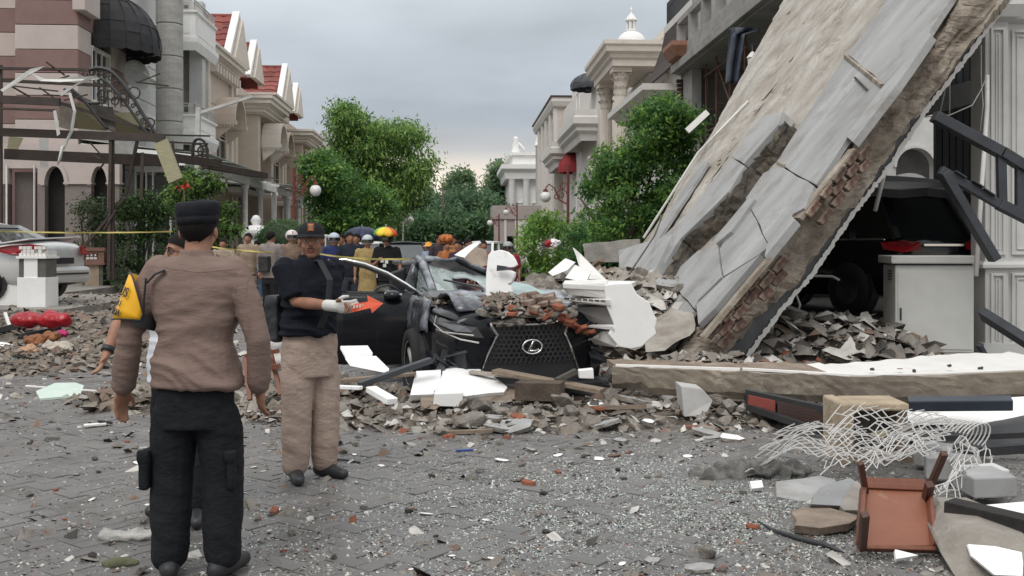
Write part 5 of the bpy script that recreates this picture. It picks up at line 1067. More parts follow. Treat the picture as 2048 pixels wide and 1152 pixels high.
def sedan(label, loc, yaw, paint, **k):
    st = [(2.2, .7, .3, .68, .72), (2.1, .82, .24, .76, .82), (1.3, .87, .2, .88, .96), (.7, .88, .2, .93, .98), (-.9, .88, .2, .96, 1.0), (-1.4, .88, .2, .97, 1.03), (-2.0, .85, .24, .96, 1.05), (-2.2, .8, .3, .92, 1.02), (-2.26, .74, .36, .8, .86)]
    return car(label, loc, yaw, paint, st, ((.95, .8, .96), (.2, .6, 1.42), (-.75, .6, 1.42), (-1.5, .76, 1.02)), ((1.35, .77), (-1.35, .77)), wr=.32, **k)
b = T(lt(600, 33.5), 33.5); van('white van parked behind the man with the red helmet', b, R(258), m_carwht, glass=m_glass2)
b = P(985, 495, 41); b.z = 0; suv('white car with wide rear window parked behind the rescuers', b, R(70), m_carwht, glass=m_glass2)
b = P(808, 495, 40); b.z = 0; suv('dark car with pale windscreen right of the rainbow umbrella', b, R(-75), m_carblk, glass=m_glass2, group='cars parked far down the street')
b = P(843, 495, 50); b.z = 0; suv('small dark car furthest down the street, beside the orange hat', b, R(-88), m_carblk, group='cars parked far down the street')
b = P(748, 495, 42); b.z = 0; suv('white car half hidden behind the people under the rainbow umbrella', b, R(-80), m_carwht, glass=m_glass2, group='cars parked far down the street')
# silver sedan, boot crumpled open, at the far left
g_ = P(-70, 495, 20.2); g_.z = .5
def sdef(p):
    q = p.copy(); k = noise.noise(p*2.2)*.05; q.z += k; q.y += noise.noise(p*2+Vector((5, 0, 0)))*.03
    if p.x < -1.2 and p.z > .8: q.z += .06
    return q
sd_ = sedan('silver sedan with crumpled boot and red tail lamp at the far left', g_, R(165), m_carslv, defo=sdef, lights=False)
for s in (1, -1):
    k = MB(); pts = [(-1.35, s*.89, .93), (-1.9, s*.89, 1.0), (-2.24, s*.76, 1.02), (-2.3, s*.45, 1.0), (-2.3, s*.45, .84), (-2.26, s*.78, .82), (-1.9, s*.91, .84)]; k.slab([(x-.05, y+s*.03, z+.02) for x, y, z in pts], (.0, s*.05, .02)); k.build('tail_light', m_tail, sd_, bevel=.01)
k = MB(); k.box(-2.36, -2.2, -.8, .8, .3, .62); k.build('rear_bumper', m_carslv, sd_, bevel=.07); k = MB(); k.box(-2.375, -2.36, -.7, .7, .47, .5); k.build('bumper_gap', m_black, sd_); k = MB(); k.box(-2.37, -2.33, -.27, .27, .68, .8); k.build('number_plate', m_black, sd_)
k = MB(); k.slab([(-1.45, .78, 1.05), (-1.45, -.78, 1.05), (-2.15, -.74, 1.2), (-2.15, .74, 1.14)], (0, 0, .03)); k.build('boot_lid', m_carslv, sd_, bevel=.02)
# black car in the wrecked carport, rear towards us
g_ = Vector((5.15, 16.6, .5)); bs = suv('black car crushed inside the dark wrecked carport behind the cabinet', g_, R(120), m_carblk, 1.0, name='crushed_car', lights=False, rim=m_black, defo=lambda p: p+Vector((0, 0, .03+noise.noise(p*1.7)*.05))); bs.scale = (1, 1, 1.08)  # rims are blackened, putting the shade low in the carport into their colour
for s in (1, -1):
    k = MB(); k.slab([(-1.95, s*.925, 1.0), (-2.27, s*.82, 1.02), (-2.3, s*.5, 1.0), (-2.3, s*.5, .9), (-2.27, s*.83, .86), (-2.0, s*.93, .9)], (-.02, s*.02, 0)); k.build('tail_light', m_tail, bs)
k = MB(); k.bar((.9, .72, 1.74), (-1.6, .72, 1.78), .05, .05); k.bar((.9, -.72, 1.74), (-1.6, -.72, 1.78), .05, .05); k.build('roof_rail', m_chrome, bs); k = MB(); k.bar((-2.31, .45, .96), (-2.31, -.45, .96), .02, .03); k.bar((.9, .9, 1.03), (-2., .9, 1.04), .02, .025); k.bar((.9, -.9, 1.03), (-2., -.9, 1.04), .02, .025); k.build('chrome_strip', m_chrome, bs)
o = MB(); o.slab(roughen([P(1690, 378, 15), P(1760, 366, 15), P(1900, 380, 14.6), P(1960, 388, 14.6), P(1960, 396, 14.2), P(1800, 396, 14.2), P(1700, 392, 14.4)], .05, .3, 8), (0, 0, .12)); o = o.build('crumpled_sheet', m_black); tag(o, 'black crumpled roofing lying on the crushed car roof', 'metal sheet')

# ---- the wrecked black car in the middle ----
WC = Vector((.17, 9.75, -.06)); WY = R(-90+17)
def crush(p):
    q = p.copy(); s = noise.noise(p*2.3+Vector((3, 1, 2))); s2 = noise.noise(p*5.+Vector((9, 4, 2)))
    if p.x > .2 and p.z > .85: q.z += s*.10+s2*.045-.06*max(0, 1-abs(p.y-.1)*1.3)    # bonnet pushed down by the bricks
    if p.y > .3 and p.x > 1: q.y -= .12*max(0, p.z-.4); q.z -= .07*p.y
    q.y += s2*.014
    return q
wc = thing('wrecked_car', 'black wrecked luxury car with crushed roof and bonnet under rubble', 'car', WC, WY)
LN = -2.0   # nose at x = 0 when shifted
def sh(x): return x+LN
st = [(.0, .60, .38, .80, .86), (-.06, .78, .26, .86, .92), (-.3, .89, .22, .91, .97), (-.7, .93, .2, .96, 1.0), (-1.15, .93, .2, 1.0, 1.03), (-1.6, .92, .2, 1.02, 1.05), (-2.6, .92, .22, 1.02, 1.04), (-3.6, .91, .22, 1.03, 1.05), (-4.3, .87, .26, 1.02, 1.04), (-4.55, .76, .36, .96, .98)]
fine = []
for a, c in zip(st, st[1:]):
    for i in range(3): fine.append(tuple(a[k]+(c[k]-a[k])*i/3 for k in range(5)))
fine.append(st[-1])
b = loft([[crush(p) for p in body_sec(*s)] for s in fine]); b.build('body', m_carblk, wc, smooth=True, subd=1)
def cr(*p): return crush(Vector(p))
# bonnet panel buckled up, dusty
m_dust = mat('dust covered black paint', (.25, .27, .30), c2=(.02, .022, .027), rough=.35, coat=.5, scale=2.6, bump=.15, lo=.42, hi=.6)
bn = MB(); vs = []; nx, ny = 12, 14
for i in range(nx+1):
    for j in range(ny+1):
        u, v = i/nx, j/ny*2-1; x = -.1-1.25*u; y = v*(.70+.12*u); z = .90+.17*u+.03*(1-v*v)+.09*noise.noise(Vector((u*4, v*3, 2)))+.05*noise.noise(Vector((u*9, v*7, 5)))
        if v < -.45: z += .16*math.sin(min(1, u*1.6)*math.pi)*(-.45-v)*1.5+(.05 if u < .5 else 0)
        z -= .1*math.exp(-((v-.1)**2)/.12)*math.sin(u*math.pi)
        vs.append((x, y, z))
bn.add(vs, [(i*(ny+1)+j, i*(ny+1)+j+1, (i+1)*(ny+1)+j+1, (i+1)*(ny+1)+j) for i in range(nx) for j in range(ny)]); o = bn.build('bonnet', m_dust, wc, smooth=True); o.modifiers.new('t', 'SOLIDIFY').thickness = .02
# right hand wing (left in the picture), torn and creased
wg = MB(); vs = []
for i in range(9):
    for j in range(6):
        u, v = i/8, j/5; x = -.35-1.0*u; z = 1.05-.33*v; y = -.90-.05*math.sin(v*2)-.05*noise.noise(Vector((u*5, v*5, 1))); z += .06*noise.noise(Vector((u*6, v*4, 7))); vs.append((x, y, z))
wg.add(vs, [(i*6+j, i*6+j+1, (i+1)*6+j+1, (i+1)*6+j) for i in range(8) for j in range(5)]); o = wg.build('front_wing', m_dust, wc, smooth=True); o.modifiers.new('t', 'SOLIDIFY').thickness = .015
# spindle grille with bright surround and honeycomb mesh
gx = .055
def fy(y, z): return gx-.10*y*y-.02*abs(y)           # face of the nose
up, mid, lo_ = [(-.44, .84), (-.40, .755)], (-.40, .74), (-.56, .30)
gp = [(-.40, .835), (.40, .835), (.345, .72), (.52, .30), (.5, .24), (-.5, .24), (-.52, .30), (-.345, .72)]
b = MB(); b.slab([(fy(y, z)-.02, y, z) for y, z in gp], (.012, 0, 0)); b.build('grille_back', m_black, wc)
hx = MB(); r_ = .028
for i in range(-12, 13):
    for j in range(14):
        y = i*.05+(.025 if j % 2 else 0); z = .26+j*.043; wd = .50-.36*max(0, (z-.3)/.42) if z < .72 else .345
        wd = .52-(.52-.345)*min(1, max(0, (z-.3)/.42)) if z < .72 else .345+.055*(z-.72)/.115
        if abs(y) > wd-.02 or z < .47: continue
        ps_ = [(fy(y, z)-.002, y+r_*math.sin(k*math.pi/3), z+r_*math.cos(k*math.pi/3)) for k in range(6)]
        for k in (0, 1, 2): hx.bar(ps_[k], ps_[k+1], .012, .012, up=(1, 0, 0))
hx.build('grille_mesh', m_black, wc)
tr = MB(); path = [(-.53, .27), (-.50, .36), (-.44, .52), (-.36, .69), (-.34, .72), (-.40, .81), (-.41, .835)]
for s in (1, -1): tr.tube([(fy(y, z)+.02, y*-s, z) for y, z in path], [.008, .009, .011, .014, .018, .019, .014], 6)
tr.tube([(fy(y, .84)+.02, y, .835-.03*(1-abs(y)/.4)**2) for y in (-.41, -.25, -.08, .1, .27, .41)], .014, 6); tr.build('grille_surround', m_chrome, wc)
em = MB(); ex = fy(0, 0)+.035
em.tube([(ex, .098*math.cos(t), .60+.068*math.sin(t)) for t in [2*math.pi*k/28 for k in range(29)]], .0105, 6, caps=False)
em.tube([(ex, .03, .653), (ex, .008, .648), (ex, -.038, .558)], [.006, .011, .012], 6); em.tube([(ex, -.04, .561), (ex, .03, .561), (ex, .062, .578)], [.012, .011, .006], 6); em.build('emblem', m_chrome, wc, smooth=True)
# headlights, daytime light strips, lower intake
for s in (-1, 1):
    f = lambda y, z, x: Vector((x, s*y, z))
    k = MB(); q = [f(.44, .70, .0), f(.5, .80, -.04), f(.78, .90, -.3), f(.87, .92, -.52), f(.88, .86, -.5), f(.80, .76, -.24), f(.6, .71, -.06)]; k.slab([crush(p+Vector((.12, s*.05, 0))) for p in q], (-.03, 0, 0)); hl = k.build('headlight', m_black, wc)
    k = MB(); q2 = [f(.55, .76, .0), f(.60, .81, -.05), f(.80, .89, -.26), f(.85, .885, -.4), f(.83, .83, -.34), f(.68, .76, -.1)]; k.slab([crush(p+Vector((.135, s*.06, 0))) for p in q2], (-.01, 0, 0)); k.build('lamp_lens', m_lens, hl)
    k = MB(); f2 = f; f = lambda y, z, x: f2(y+.05, z, x+.1); k.tube([crush(f(.50, .66, .06)), crush(f(.66, .69, -.02)), crush(f(.84, .77, -.3))], [.009, .008, .004], 5); k.tube([crush(f(.84, .9, -.28)), crush(f(.86, .82, -.3)), crush(f(.8, .75, -.17)), crush(f(.55, .73, .05))], .007, 5); k.build('light_strip', m_steel, hl); f = f2
    k = MB(); q = [f(.60, .34, .0), f(.62, .56, .01), f(.80, .58, -.16), f(.84, .4, -.2)]; k.slab([p+Vector((.02, s*.03, 0)) for p in q], (-.03, 0, 0)); k.build('intake', m_black, wc); k = MB(); k.tube([f(.64, .57, .035), f(.82, .5, -.13), f(.72, .42, -.04)], .016, 6); k.build('intake_blade', m_char, wc)
k = MB(); k.box(-.3, .02, -.84, .84, .16, .25); k.build('front_lip', m_black, wc, bevel=.03)
# wheel and arch, near side
for (wx, yy) in ((-1.0, -.86), (-3.7, -.86), (-1., .86), (-3.7, .86)):
    s = 1 if yy > 0 else -1; k = MB(); MY = Matrix.Translation((wx, yy, .36)) @ Matrix.Rotation(R(90), 4, 'X')
    a = MB(); a.lathe([(0, -.1), (.43, -.1), (.43, .03), (0, .03)], 22, Matrix.Translation((wx, yy-.06*s*-1 if s < 0 else yy, .4)) @ Matrix.Rotation(R(90), 4, 'X')); a.build('wheel_arch', m_black, wc)
    k.lathe([(.23, -.11), (.34, -.11), (.365, -.06), (.365, .06), (.34, .11), (.23, .11), (.23, -.11)], 24, Matrix.Translation((0, s*.04, 0)) @ MY); w_ = k.build('wheel', m_rubber, wc, smooth=True); k = MB()
    k.lathe([(.22, -.09), (.24, -.09), (.24, .1), (.22, .1)], 20, Matrix.Translation((0, s*.04, 0)) @ MY)
    for q in range(5): t = q*2*math.pi/5; k.bar((wx, yy+s*.1, .36), (wx+.22*math.cos(t), yy+s*.1, .36+.22*math.sin(t)), .05, .03, up=(0, 1, 0))
    k.build('rim', m_steel, w_)
# crushed greenhouse
def W(px_, py_, x):       # picture point -> car coordinates on the cross-plane at car x
    n = Vector((math.cos(WY), math.sin(WY), 0)); o_ = WC+n*x; d = Vector(((px_-1024)/FP, 1, -(py_-HZ)/FP)); c = Vector((0, 0, CAMH)); t = (o_-c).dot(n)/d.dot(n); p = c+d*t-WC
    return Vector((x, -p.x*math.sin(WY)+p.y*math.cos(WY), p.z))
A_, Bp = -1.35, -2.45
al0, al1 = W(868, 612, A_), W(842, 526, Bp); ar0, ar1 = W(1105, 605, A_), W(985, 545, Bp)
roofpts = [W(838, 522, -2.35), W(862, 512, -2.4), W(900, 516, -2.5), W(950, 530, -2.6), W(990, 548, -2.6)]
k = MB(); k.tube([W(872, 606, A_), W(862, 570, -1.8), W(846, 528, -2.35), W(836, 518, -2.7), W(826, 520, -3.4)], [.05, .05, .055, .05, .05], 6); k.tube([W(1090, 600, A_), W(1040, 574, -1.9), W(985, 552, -2.5)], .04, 6); k.tube([W(832, 530, -2.6), W(822, 560, -2.65), W(818, 610, -2.65), W(816, 650, -2.65)], [.06, .07, .08, .08], 6); k.build('pillar', m_dust, wc, smooth=True)
rf = MB(); vs = []; nx, ny = 8, 12
for i in range(nx+1):
    u = i/nx; x = -2.35-1.75*u
    for j in range(ny+1):
        v = j/ny; p = W(840+(-6+0*u), 520, -2.4).lerp(W(990, 548, -2.5), v); z = p.z+.10*math.sin(v*math.pi)*(1-u*.2)+.07*noise.noise(Vector((u*3, v*5, 1)))+.04*noise.noise(Vector((u*8, v*9, 3)))-.03*u; vs.append((x, p.y, z))
rf.add(vs, [(i*(ny+1)+j, i*(ny+1)+j+1, (i+1)*(ny+1)+j+1, (i+1)*(ny+1)+j) for i in range(nx) for j in range(ny)]); o = rf.build('roof', m_dust, wc, smooth=True); o.modifiers.new('t', 'SOLIDIFY').thickness = .04
m_crack = bpy.data.materials.new('shattered windscreen'); m_crack.use_nodes = True; N = m_crack.node_tree; L = N.links; bb = N.nodes['Principled BSDF']
t_ = N.nodes.new('ShaderNodeTexCoord'); vo = N.nodes.new('ShaderNodeTexVoronoi'); vo.feature = 'DISTANCE_TO_EDGE'; vo.inputs['Scale'].default_value = 14; L.new(t_.outputs['Object'], vo.inputs['Vector']); no = N.nodes.new('ShaderNodeTexNoise'); no.inputs['Scale'].default_value = 2.2; L.new(t_.outputs['Object'], no.inputs['Vector'])
cr_ = N.nodes.new('ShaderNodeValToRGB'); cr_.color_ramp.elements[0].position = .0; cr_.color_ramp.elements[0].color = (.62, .68, .66, 1); cr_.color_ramp.elements[1].position = .1; cr_.color_ramp.elements[1].color = (.16, .21, .2, 1); L.new(vo.outputs['Distance'], cr_.inputs[0])
q = N.nodes.new('ShaderNodeMixRGB'); q.inputs[2].default_value = (.42, .48, .465, 1); mr = N.nodes.new('ShaderNodeMapRange'); mr.inputs['From Min'].default_value = .4; mr.inputs['From Max'].default_value = .6; L.new(no.outputs['Fac'], mr.inputs['Value']); L.new(mr.outputs[0], q.inputs[0]); L.new(cr_.outputs[0], q.inputs[1]); L.new(q.outputs[0], bb.inputs['Base Color']); bb.inputs['Roughness'].default_value = .12
ws = MB(); vs = []; nx, ny = 10, 14
for i in range(nx+1):
    u = i/nx
    for j in range(ny+1):
        v = j/ny; p = W(874, 604, A_).lerp(W(1092, 598, A_), v).lerp(W(850, 530, -2.3).lerp(W(985, 556, -2.45), v), u); d = -.14*math.sin(u*math.pi)*math.sin(v*math.pi)+.06*noise.noise(Vector((u*4, v*4, 3))); vs.append(p+Vector((d*.4, 0, d)))
fs = [(i*(ny+1)+j, i*(ny+1)+j+1, (i+1)*(ny+1)+j+1, (i+1)*(ny+1)+j) for i in range(nx) for j in range(ny) if not (6 <= i <= 8 and 5 <= j <= 9) and not (i == 5 and 7 <= j <= 9)]
ws.add(vs, fs); o = ws.build('windscreen', m_crack, wc, smooth=True); o.modifiers.new('t', 'SOLIDIFY').thickness = .008
for q in ([(826, 540, -2.75), (838, 540, -2.4), (858, 606, -1.6), (822, 606, -2.75)],): k = MB(); k.slab(roughen([W(*p)+Vector((0, .03, 0)) for p in q], .02, .2, 2), (0, .01, 0)); k.build('side_glass', m_crack, wc)
k = MB(); k.slab([W(780, 545, -3.2), W(812, 535, -3.2), W(812, 640, -3.2), W(778, 640, -3.2)], (-.05, 0, 0)); k.build('seat', m_black, wc, bevel=.04); k = MB(); k.box(-4.2, -1.6, -.7, .7, .5, .8); k.build('cabin_floor', m_black, wc)
k = MB(); cst = W(772, 600, -2.0); k.tube([cst+Vector((.03*math.sin(t), .17*math.cos(t), .17*math.sin(t))) for t in [2*math.pi*i/20 for i in range(21)]], .014, 6, caps=False); k.build('steering_wheel', m_black, wc)
k = MB(); k.slab([W(862, 600, -1.2), W(898, 600, -1.15), W(900, 606, -1.05), W(864, 610, -1.1)], (0, 0, .04)); k.slab([W(876, 604, -1.1), W(930, 596, -1.0), W(932, 600, -.95), W(880, 610, -1.)], (0, 0, .02)); k.build('cowl', m_whited, wc)
# open front door, outer side towards us
hp = W(852, 640, -1.45);
Yd = 11.05
def D(px_, py_, dy=0.): return Matrix.Rotation(-WY, 4, 'Z') @ (P(px_, py_, Yd+dy)-WC)
dout = Matrix.Rotation(-WY, 3, 'Z') @ Vector((.06, -1, 0))
d_ = MB(); prof = [(0, 592, .0), (.1, 600, .03), (.25, 616, .05), (.5, 650, .06), (.75, 690, .035), (1., 722, .0)]; cols = [662, 690, 720, 750, 780, 810, 835, 852]
vs = []
for i, x in enumerate(cols):
    yo = [2, 1, 0, 0, 0, 2, 4, 6][i]
    for (t, y, o_) in prof: vs.append(D(x+(2 if i == 7 else 0)*t, y-yo*t-(6*(1-i/7) if t == 0 else 0)+2, .10*(i/7)-.0)+dout*(o_*1.1+.012*noise.noise(Vector((i*.8, t*4, 3)))))
n = len(prof); d_.add(vs, [(i*n+j, i*n+j+1, (i+1)*n+j+1, (i+1)*n+j) for i in range(len(cols)-1) for j in range(n-1)])
door = d_.build('door', m_carblk, wc, smooth=True); s_ = door.modifiers.new('t', 'SOLIDIFY'); s_.thickness = .10
k = MB(); k.tube([D(655, 522), D(690, 519), D(730, 528), D(775, 546), D(815, 570), D(848, 592)], .016, 6); k.tube([D(660, 583)+dout*.02, D(720, 585)+dout*.02, D(790, 589)+dout*.02, D(848, 594)+dout*.02], .012, 6); k.build('door_trim', m_chrome, door, smooth=True)
k = MB(); k.tube([D(652, 527, .04), D(690, 524, .04), D(730, 534, .04), D(775, 552, .04), D(815, 576, .04), D(846, 596, .04)], .02, 6); k.tube([D(655, 524, .04), D(658, 585, .04)], .03, 6); k.build('window_frame', m_black, door)
k = MB(); k.lathe([(0, -.05), (.10, -.05), (.13, -.02), (.12, .05), (.06, .08), (0, .085)], 12, Matrix.Translation(D(786, 590)+dout*.14) @ Matrix.Diagonal((1.15, .75, .7, 1))); mi_ = k.build('mirror', m_carblk, door, smooth=True); k = MB(); k.bar(D(772, 584)+dout*.2, D(806, 587)+dout*.2, .03, .02); k.build('mirror_strip', m_steel, mi_)
k = MB(); k.bar(D(684, 602)+dout*.09, D(712, 604)+dout*.09, .03, .03); k.build('door_handle', m_black, door)
k = MB(); k.slab([D(664, 600)+dout*.055, D(752, 602)+dout*.055, D(752, 612)+dout*.062, D(664, 612)+dout*.062], dout*.004); k.build('window_sill', m_carblk, door)
r_ = random.Random(4)
for i in range(16):                                             # torn plastic and sheet metal hanging at the crushed corner and along the nose
    y, x, z = (r_.uniform(.55, 1.0), r_.uniform(-.5, .12), r_.uniform(.3, .95)) if i < 11 else (r_.uniform(-.95, -.6), r_.uniform(-.2, .08), r_.uniform(.25, .6)); c = Vector((x+.05, y, z)); k = MB()
    k.slab(roughen([c+Vector((r_.uniform(-.1, .1), r_.uniform(-.16, .16), r_.uniform(-.12, .12))) for _ in range(4)], .012, .05, i), Vector((.012, .01, .004))); k.build('torn_panel', (m_carblk, m_char, m_dust)[i % 3], wc)
# mangled far-side rear window, wiper
k = MB(); vs = [P(1092, 588, 10.6), P(1060, 572, 10.9), P(1030, 565, 11.0), P(1015, 574, 10.8), P(1030, 590, 10.5), P(1060, 598, 10.4)]; k.slab(vs, (0, .01, .01)); o = k.build('glass_pane', mat('curved green glass', (.12, .22, .2), c2=(.3, .42, .4), rough=.08, scale=3, bump=0)); tag(o, 'curved green tinted glass pane poking from the rubble on the car', 'glass pane')
k = MB(); k.tube([P(888, 560, 11.3), P(960, 575, 10.9), P(966, 582, 10.85)], .012, 5); k.tube([P(846, 575, 11.), P(868, 592, 10.8), P(858, 600, 10.7)], .014, 5)
o = k.build('wiper_arm', m_black); o.parent = wc; o.matrix_parent_inverse = (Matrix.Translation(WC) @ Matrix.Rotation(WY, 4, 'Z')).inverted()
# ================= PEOPLE =================
def cloth_mat(name, c, c2=None, wr=.35, sc=7, stretch=(1, 1, 1.6), dirt=None, rough=.85):
    return mat(name, c, c2=c2, rough=rough, scale=sc, bump=wr, bscale=sc*1.6, stretch=stretch, dirt=dirt, spec=.2, detail=3)
m_skin = mat('brown skin', (.33, .165, .105), c2=(.25, .12, .075), rough=.55, scale=14, bump=.08, bscale=80, spec=.35); m_skin2 = mat('tan skin', (.36, .19, .125), c2=(.3, .15, .095), rough=.55, scale=14, bump=.08, bscale=80, spec=.35)
m_hair = mat('black hair', (.009, .008, .008), c2=(.014, .012, .011), rough=.8, scale=30, bump=.5, bscale=120, spec=.15)
def V(*a): return Vector(a)
def ball(mb, c, r, n=12, k=8, M=None):
    rx, ry, rz = r if isinstance(r, (tuple, list)) else (r, r, r); Q = Matrix.Translation(c) @ (M or Matrix.Identity(4)) @ Matrix.Diagonal((rx, ry, rz, 1))
    vs = [(0, 0, -1)]+[(math.sin(math.pi*i/k)*math.cos(2*math.pi*j/n), math.sin(math.pi*i/k)*math.sin(2*math.pi*j/n), -math.cos(math.pi*i/k)) for i in range(1, k) for j in range(n)]+[(0, 0, 1)]
    fs = [(0, 1+(j+1) % n, 1+j) for j in range(n)]+[(1+i*n+j, 1+i*n+(j+1) % n, 1+(i+1)*n+(j+1) % n, 1+(i+1)*n+j) for i in range(k-2) for j in range(n)]+[(len(vs)-1, 1+(k-2)*n+j, 1+(k-2)*n+(j+1) % n) for j in range(n)]
    mb.add(vs, fs, Q)
def limb(mb, pts, rs, n=12, flat=1.):
    mb.tube(pts, rs, n, flat=flat); ball(mb, Vector(pts[0]), rs[0], n); ball(mb, Vector(pts[-1]), rs[-1], n)
def rings(mb, rs, n=20, pw=2.4):                              # closed loft of superelliptic rings (x, y, z, rx, ry)
    vs = []
    for (x, y, z, rx, ry) in rs:
        for j in range(n):
            t = 2*math.pi*j/n; c, s = math.cos(t), math.sin(t); vs.append((x+rx*math.copysign(abs(c)**(2/pw), c), y+ry*math.copysign(abs(s)**(2/pw), s), z))
    k = len(rs); fs = [(i*n+j, i*n+(j+1) % n, (i+1)*n+(j+1) % n, (i+1)*n+j) for i in range(k-1) for j in range(n)]+[tuple(range(n-1, -1, -1)), tuple(range((k-1)*n, k*n))]
    mb.add(vs, fs)
TEX = {}
def tex(kind, size, **kw):
    k = (kind, size)
    if k not in TEX:
        t = bpy.data.textures.new('cloth folds', kind); t.noise_scale = size
        for a, b in kw.items(): setattr(t, a, b)
        TEX[k] = t
    return TEX[k]
def skin_over(mb, name, m, parent, voxel, it=6, folds=0., fsize=.12, f2=0., vert=1.):
    o = mb.build(name, m, parent, smooth=True, recalc=False); r = o.modifiers.new('join', 'REMESH'); r.mode = 'VOXEL'; r.voxel_size = voxel; r.use_smooth_shade = True
    s = o.modifiers.new('soft', 'SMOOTH'); s.factor = .5; s.iterations = it
    if folds:
        d = o.modifiers.new('folds', 'DISPLACE'); d.texture = tex('CLOUDS', fsize, noise_depth=1); d.strength = folds; d.mid_level = .5; d.texture_coords = 'LOCAL'
    if f2:                                                        # drag folds: sharp ridges running round the limb, a little slanted
        o.modifiers.remove(o.modifiers['folds']); me = bpy.data.meshes.new_from_object(o.evaluated_get(bpy.context.evaluated_depsgraph_get())); o.modifiers.clear(); o.data = me; n = len(me.vertices)
        co = np.empty(3*n); me.vertices.foreach_get('co', co); nr = np.empty(3*n); me.vertices.foreach_get('normal', nr); co = co.reshape(-1, 3); nr = nr.reshape(-1, 3); N_ = noise.noise; d = np.empty(n); z0, z1 = co[:, 2].min(), co[:, 2].max()
        for i, (x, y, z) in enumerate(co):
            zz = z+.35*x*math.sin(z*9)+.05*N_(Vector((x*4, y*4, z*3))); t = (z-z0)/(z1-z0); w_ = .4+.7*abs(2*t-1)**1.2 if vert < 0 else .35+1.25*(1-t)**1.2
            if vert > 0 and abs(x) > .2: w_ *= .35
            d[i] = ((1-2.2*abs(N_(Vector((x*3.2, y*3.2, zz*(11 if vert > 0 else 7)+x*(0 if vert > 0 else 5))))))*.62+(1-2.2*abs(N_(Vector((x*6+3, y*6, zz*19+x*6)))))*.3)*w_+.5*N_(Vector((x*5, y*5, z*4+9)))
        me.vertices.foreach_set('co', (co+nr*(d*f2)[:, None]).ravel()); me.polygons.foreach_set('use_smooth', [True]*len(me.polygons)); me.update()
    return o
def hand(mb, wrist, d, side, curl=.5, s=1., grip=None, splay=.0):          # d: towards the fingers, side: towards the thumb
    d = d.normalized(); side = (side-d*side.dot(d)).normalized(); nrm_ = d.cross(side)      # palm faces -nrm_ or +nrm_
    pn = nrm_*(grip or 1)
    c = wrist+d*.05*s; M3 = Matrix((side, d, pn)).transposed().to_4x4(); ball(mb, c, (.041*s, .055*s, .018*s), 12, 8, M3); limb(mb, [wrist-d*.02*s, wrist+d*.03*s], [.026*s, .026*s], 10)
    for i, (o_, L_) in enumerate(((.029, .074), (.010, .082), (-.010, .077), (-.028, .060))):
        p = wrist+d*(.092-.004*abs(i-1))*s+side*o_*s; pts = [wrist+d*.06*s+side*o_*.8*s, p]; a = curl*.5*(1+.12*i)
        for f in (.45, .32, .23):
            dr_ = d*math.cos(a)+pn*math.sin(a)+side*(splay*(1.5-i)*.12); p = p+dr_*L_*f*s; pts.append(p); a += curl*.75
        limb(mb, pts, [.0105*s, .0105*s, .0095*s, .0088*s, .0075*s], 8)
    b = wrist+d*.03*s+side*.028*s; p1 = b+(side*.55+d*.75+pn*.3).normalized()*.042*s; p2 = p1+(side*.1+d*.9+pn*.35).normalized()*.032*s
    limb(mb, [wrist+d*.02*s+side*.01*s, b, p1, p2], [.015*s, .014*s, .0115*s, .009*s], 8)
def head_shape(mb, c, f, k=1.):                               # c: centre of the head, f: facing direction in plan
    f = f.normalized(); r = V(f.y, -f.x, 0); M3 = Matrix((r, f, V(0, 0, 1))).transposed().to_4x4(); at = lambda x, y, z: c+r*x*k+f*y*k+V(0, 0, z*k)
    ball(mb, at(0, -.012, .028), (.076*k, .096*k, .092*k), 16, 12, M3); ball(mb, at(0, .012, -.045), (.062*k, .074*k, .074*k), 14, 10, M3); ball(mb, at(0, .05, -.092), (.032*k, .030*k, .024*k), 10, 8, M3)
    for s in (-1, 1):
        ball(mb, at(s*.036, .055, -.035), (.027*k, .026*k, .03*k), 10, 8, M3); ball(mb, at(s*.08, -.008, -.012), (.010*k, .020*k, .032*k), 10, 8, M3); ball(mb, at(s*.03, .076, .022), (.026*k, .014*k, .010*k), 10, 6, M3)
    ball(mb, at(0, .09, -.022), (.017*k, .020*k, .014*k), 10, 8, M3); mb.tube([at(0, .078, .02), at(0, .092, -.016)], [.010*k, .014*k], 8); ball(mb, at(0, .072, -.062), (.026*k, .014*k, .012*k), 10, 6, M3)
    return at, M3
def face_bits(par, at, M3, k=1., dark=True):
    for s in (-1, 1):
        b = MB(); ball(b, at(s*.031, .074, .004), (.0135*k, .009*k, .0085*k), 10, 6, M3); e_ = b.build('eye', mat('eye white', (.6, .57, .53), bump=0), par, smooth=True); b = MB(); ball(b, at(s*.031, .0815, .004), (.006*k, .003*k, .0065*k), 8, 6, M3); b.build('iris', m_hair, e_)
        b = MB(); b.tube([at(s*.013, .09, .024), at(s*.032, .089, .03), at(s*.05, .077, .024)], [.0035*k, .005*k, .003*k], 6); b.build('eyebrow', m_hair, par)
    b = MB(); b.tube([at(-.026, .081, -.062), at(-.01, .0885, -.059), at(.01, .0885, -.059), at(.026, .081, -.062)], [.003*k, .005*k, .005*k, .003*k], 6); b.tube([at(-.022, .08, -.068), at(0, .087, -.07), at(.022, .08, -.068)], [.003*k, .006*k, .003*k], 6); b.build('lips', mat('lip', (.24, .09, .075), bump=0), par, smooth=True)
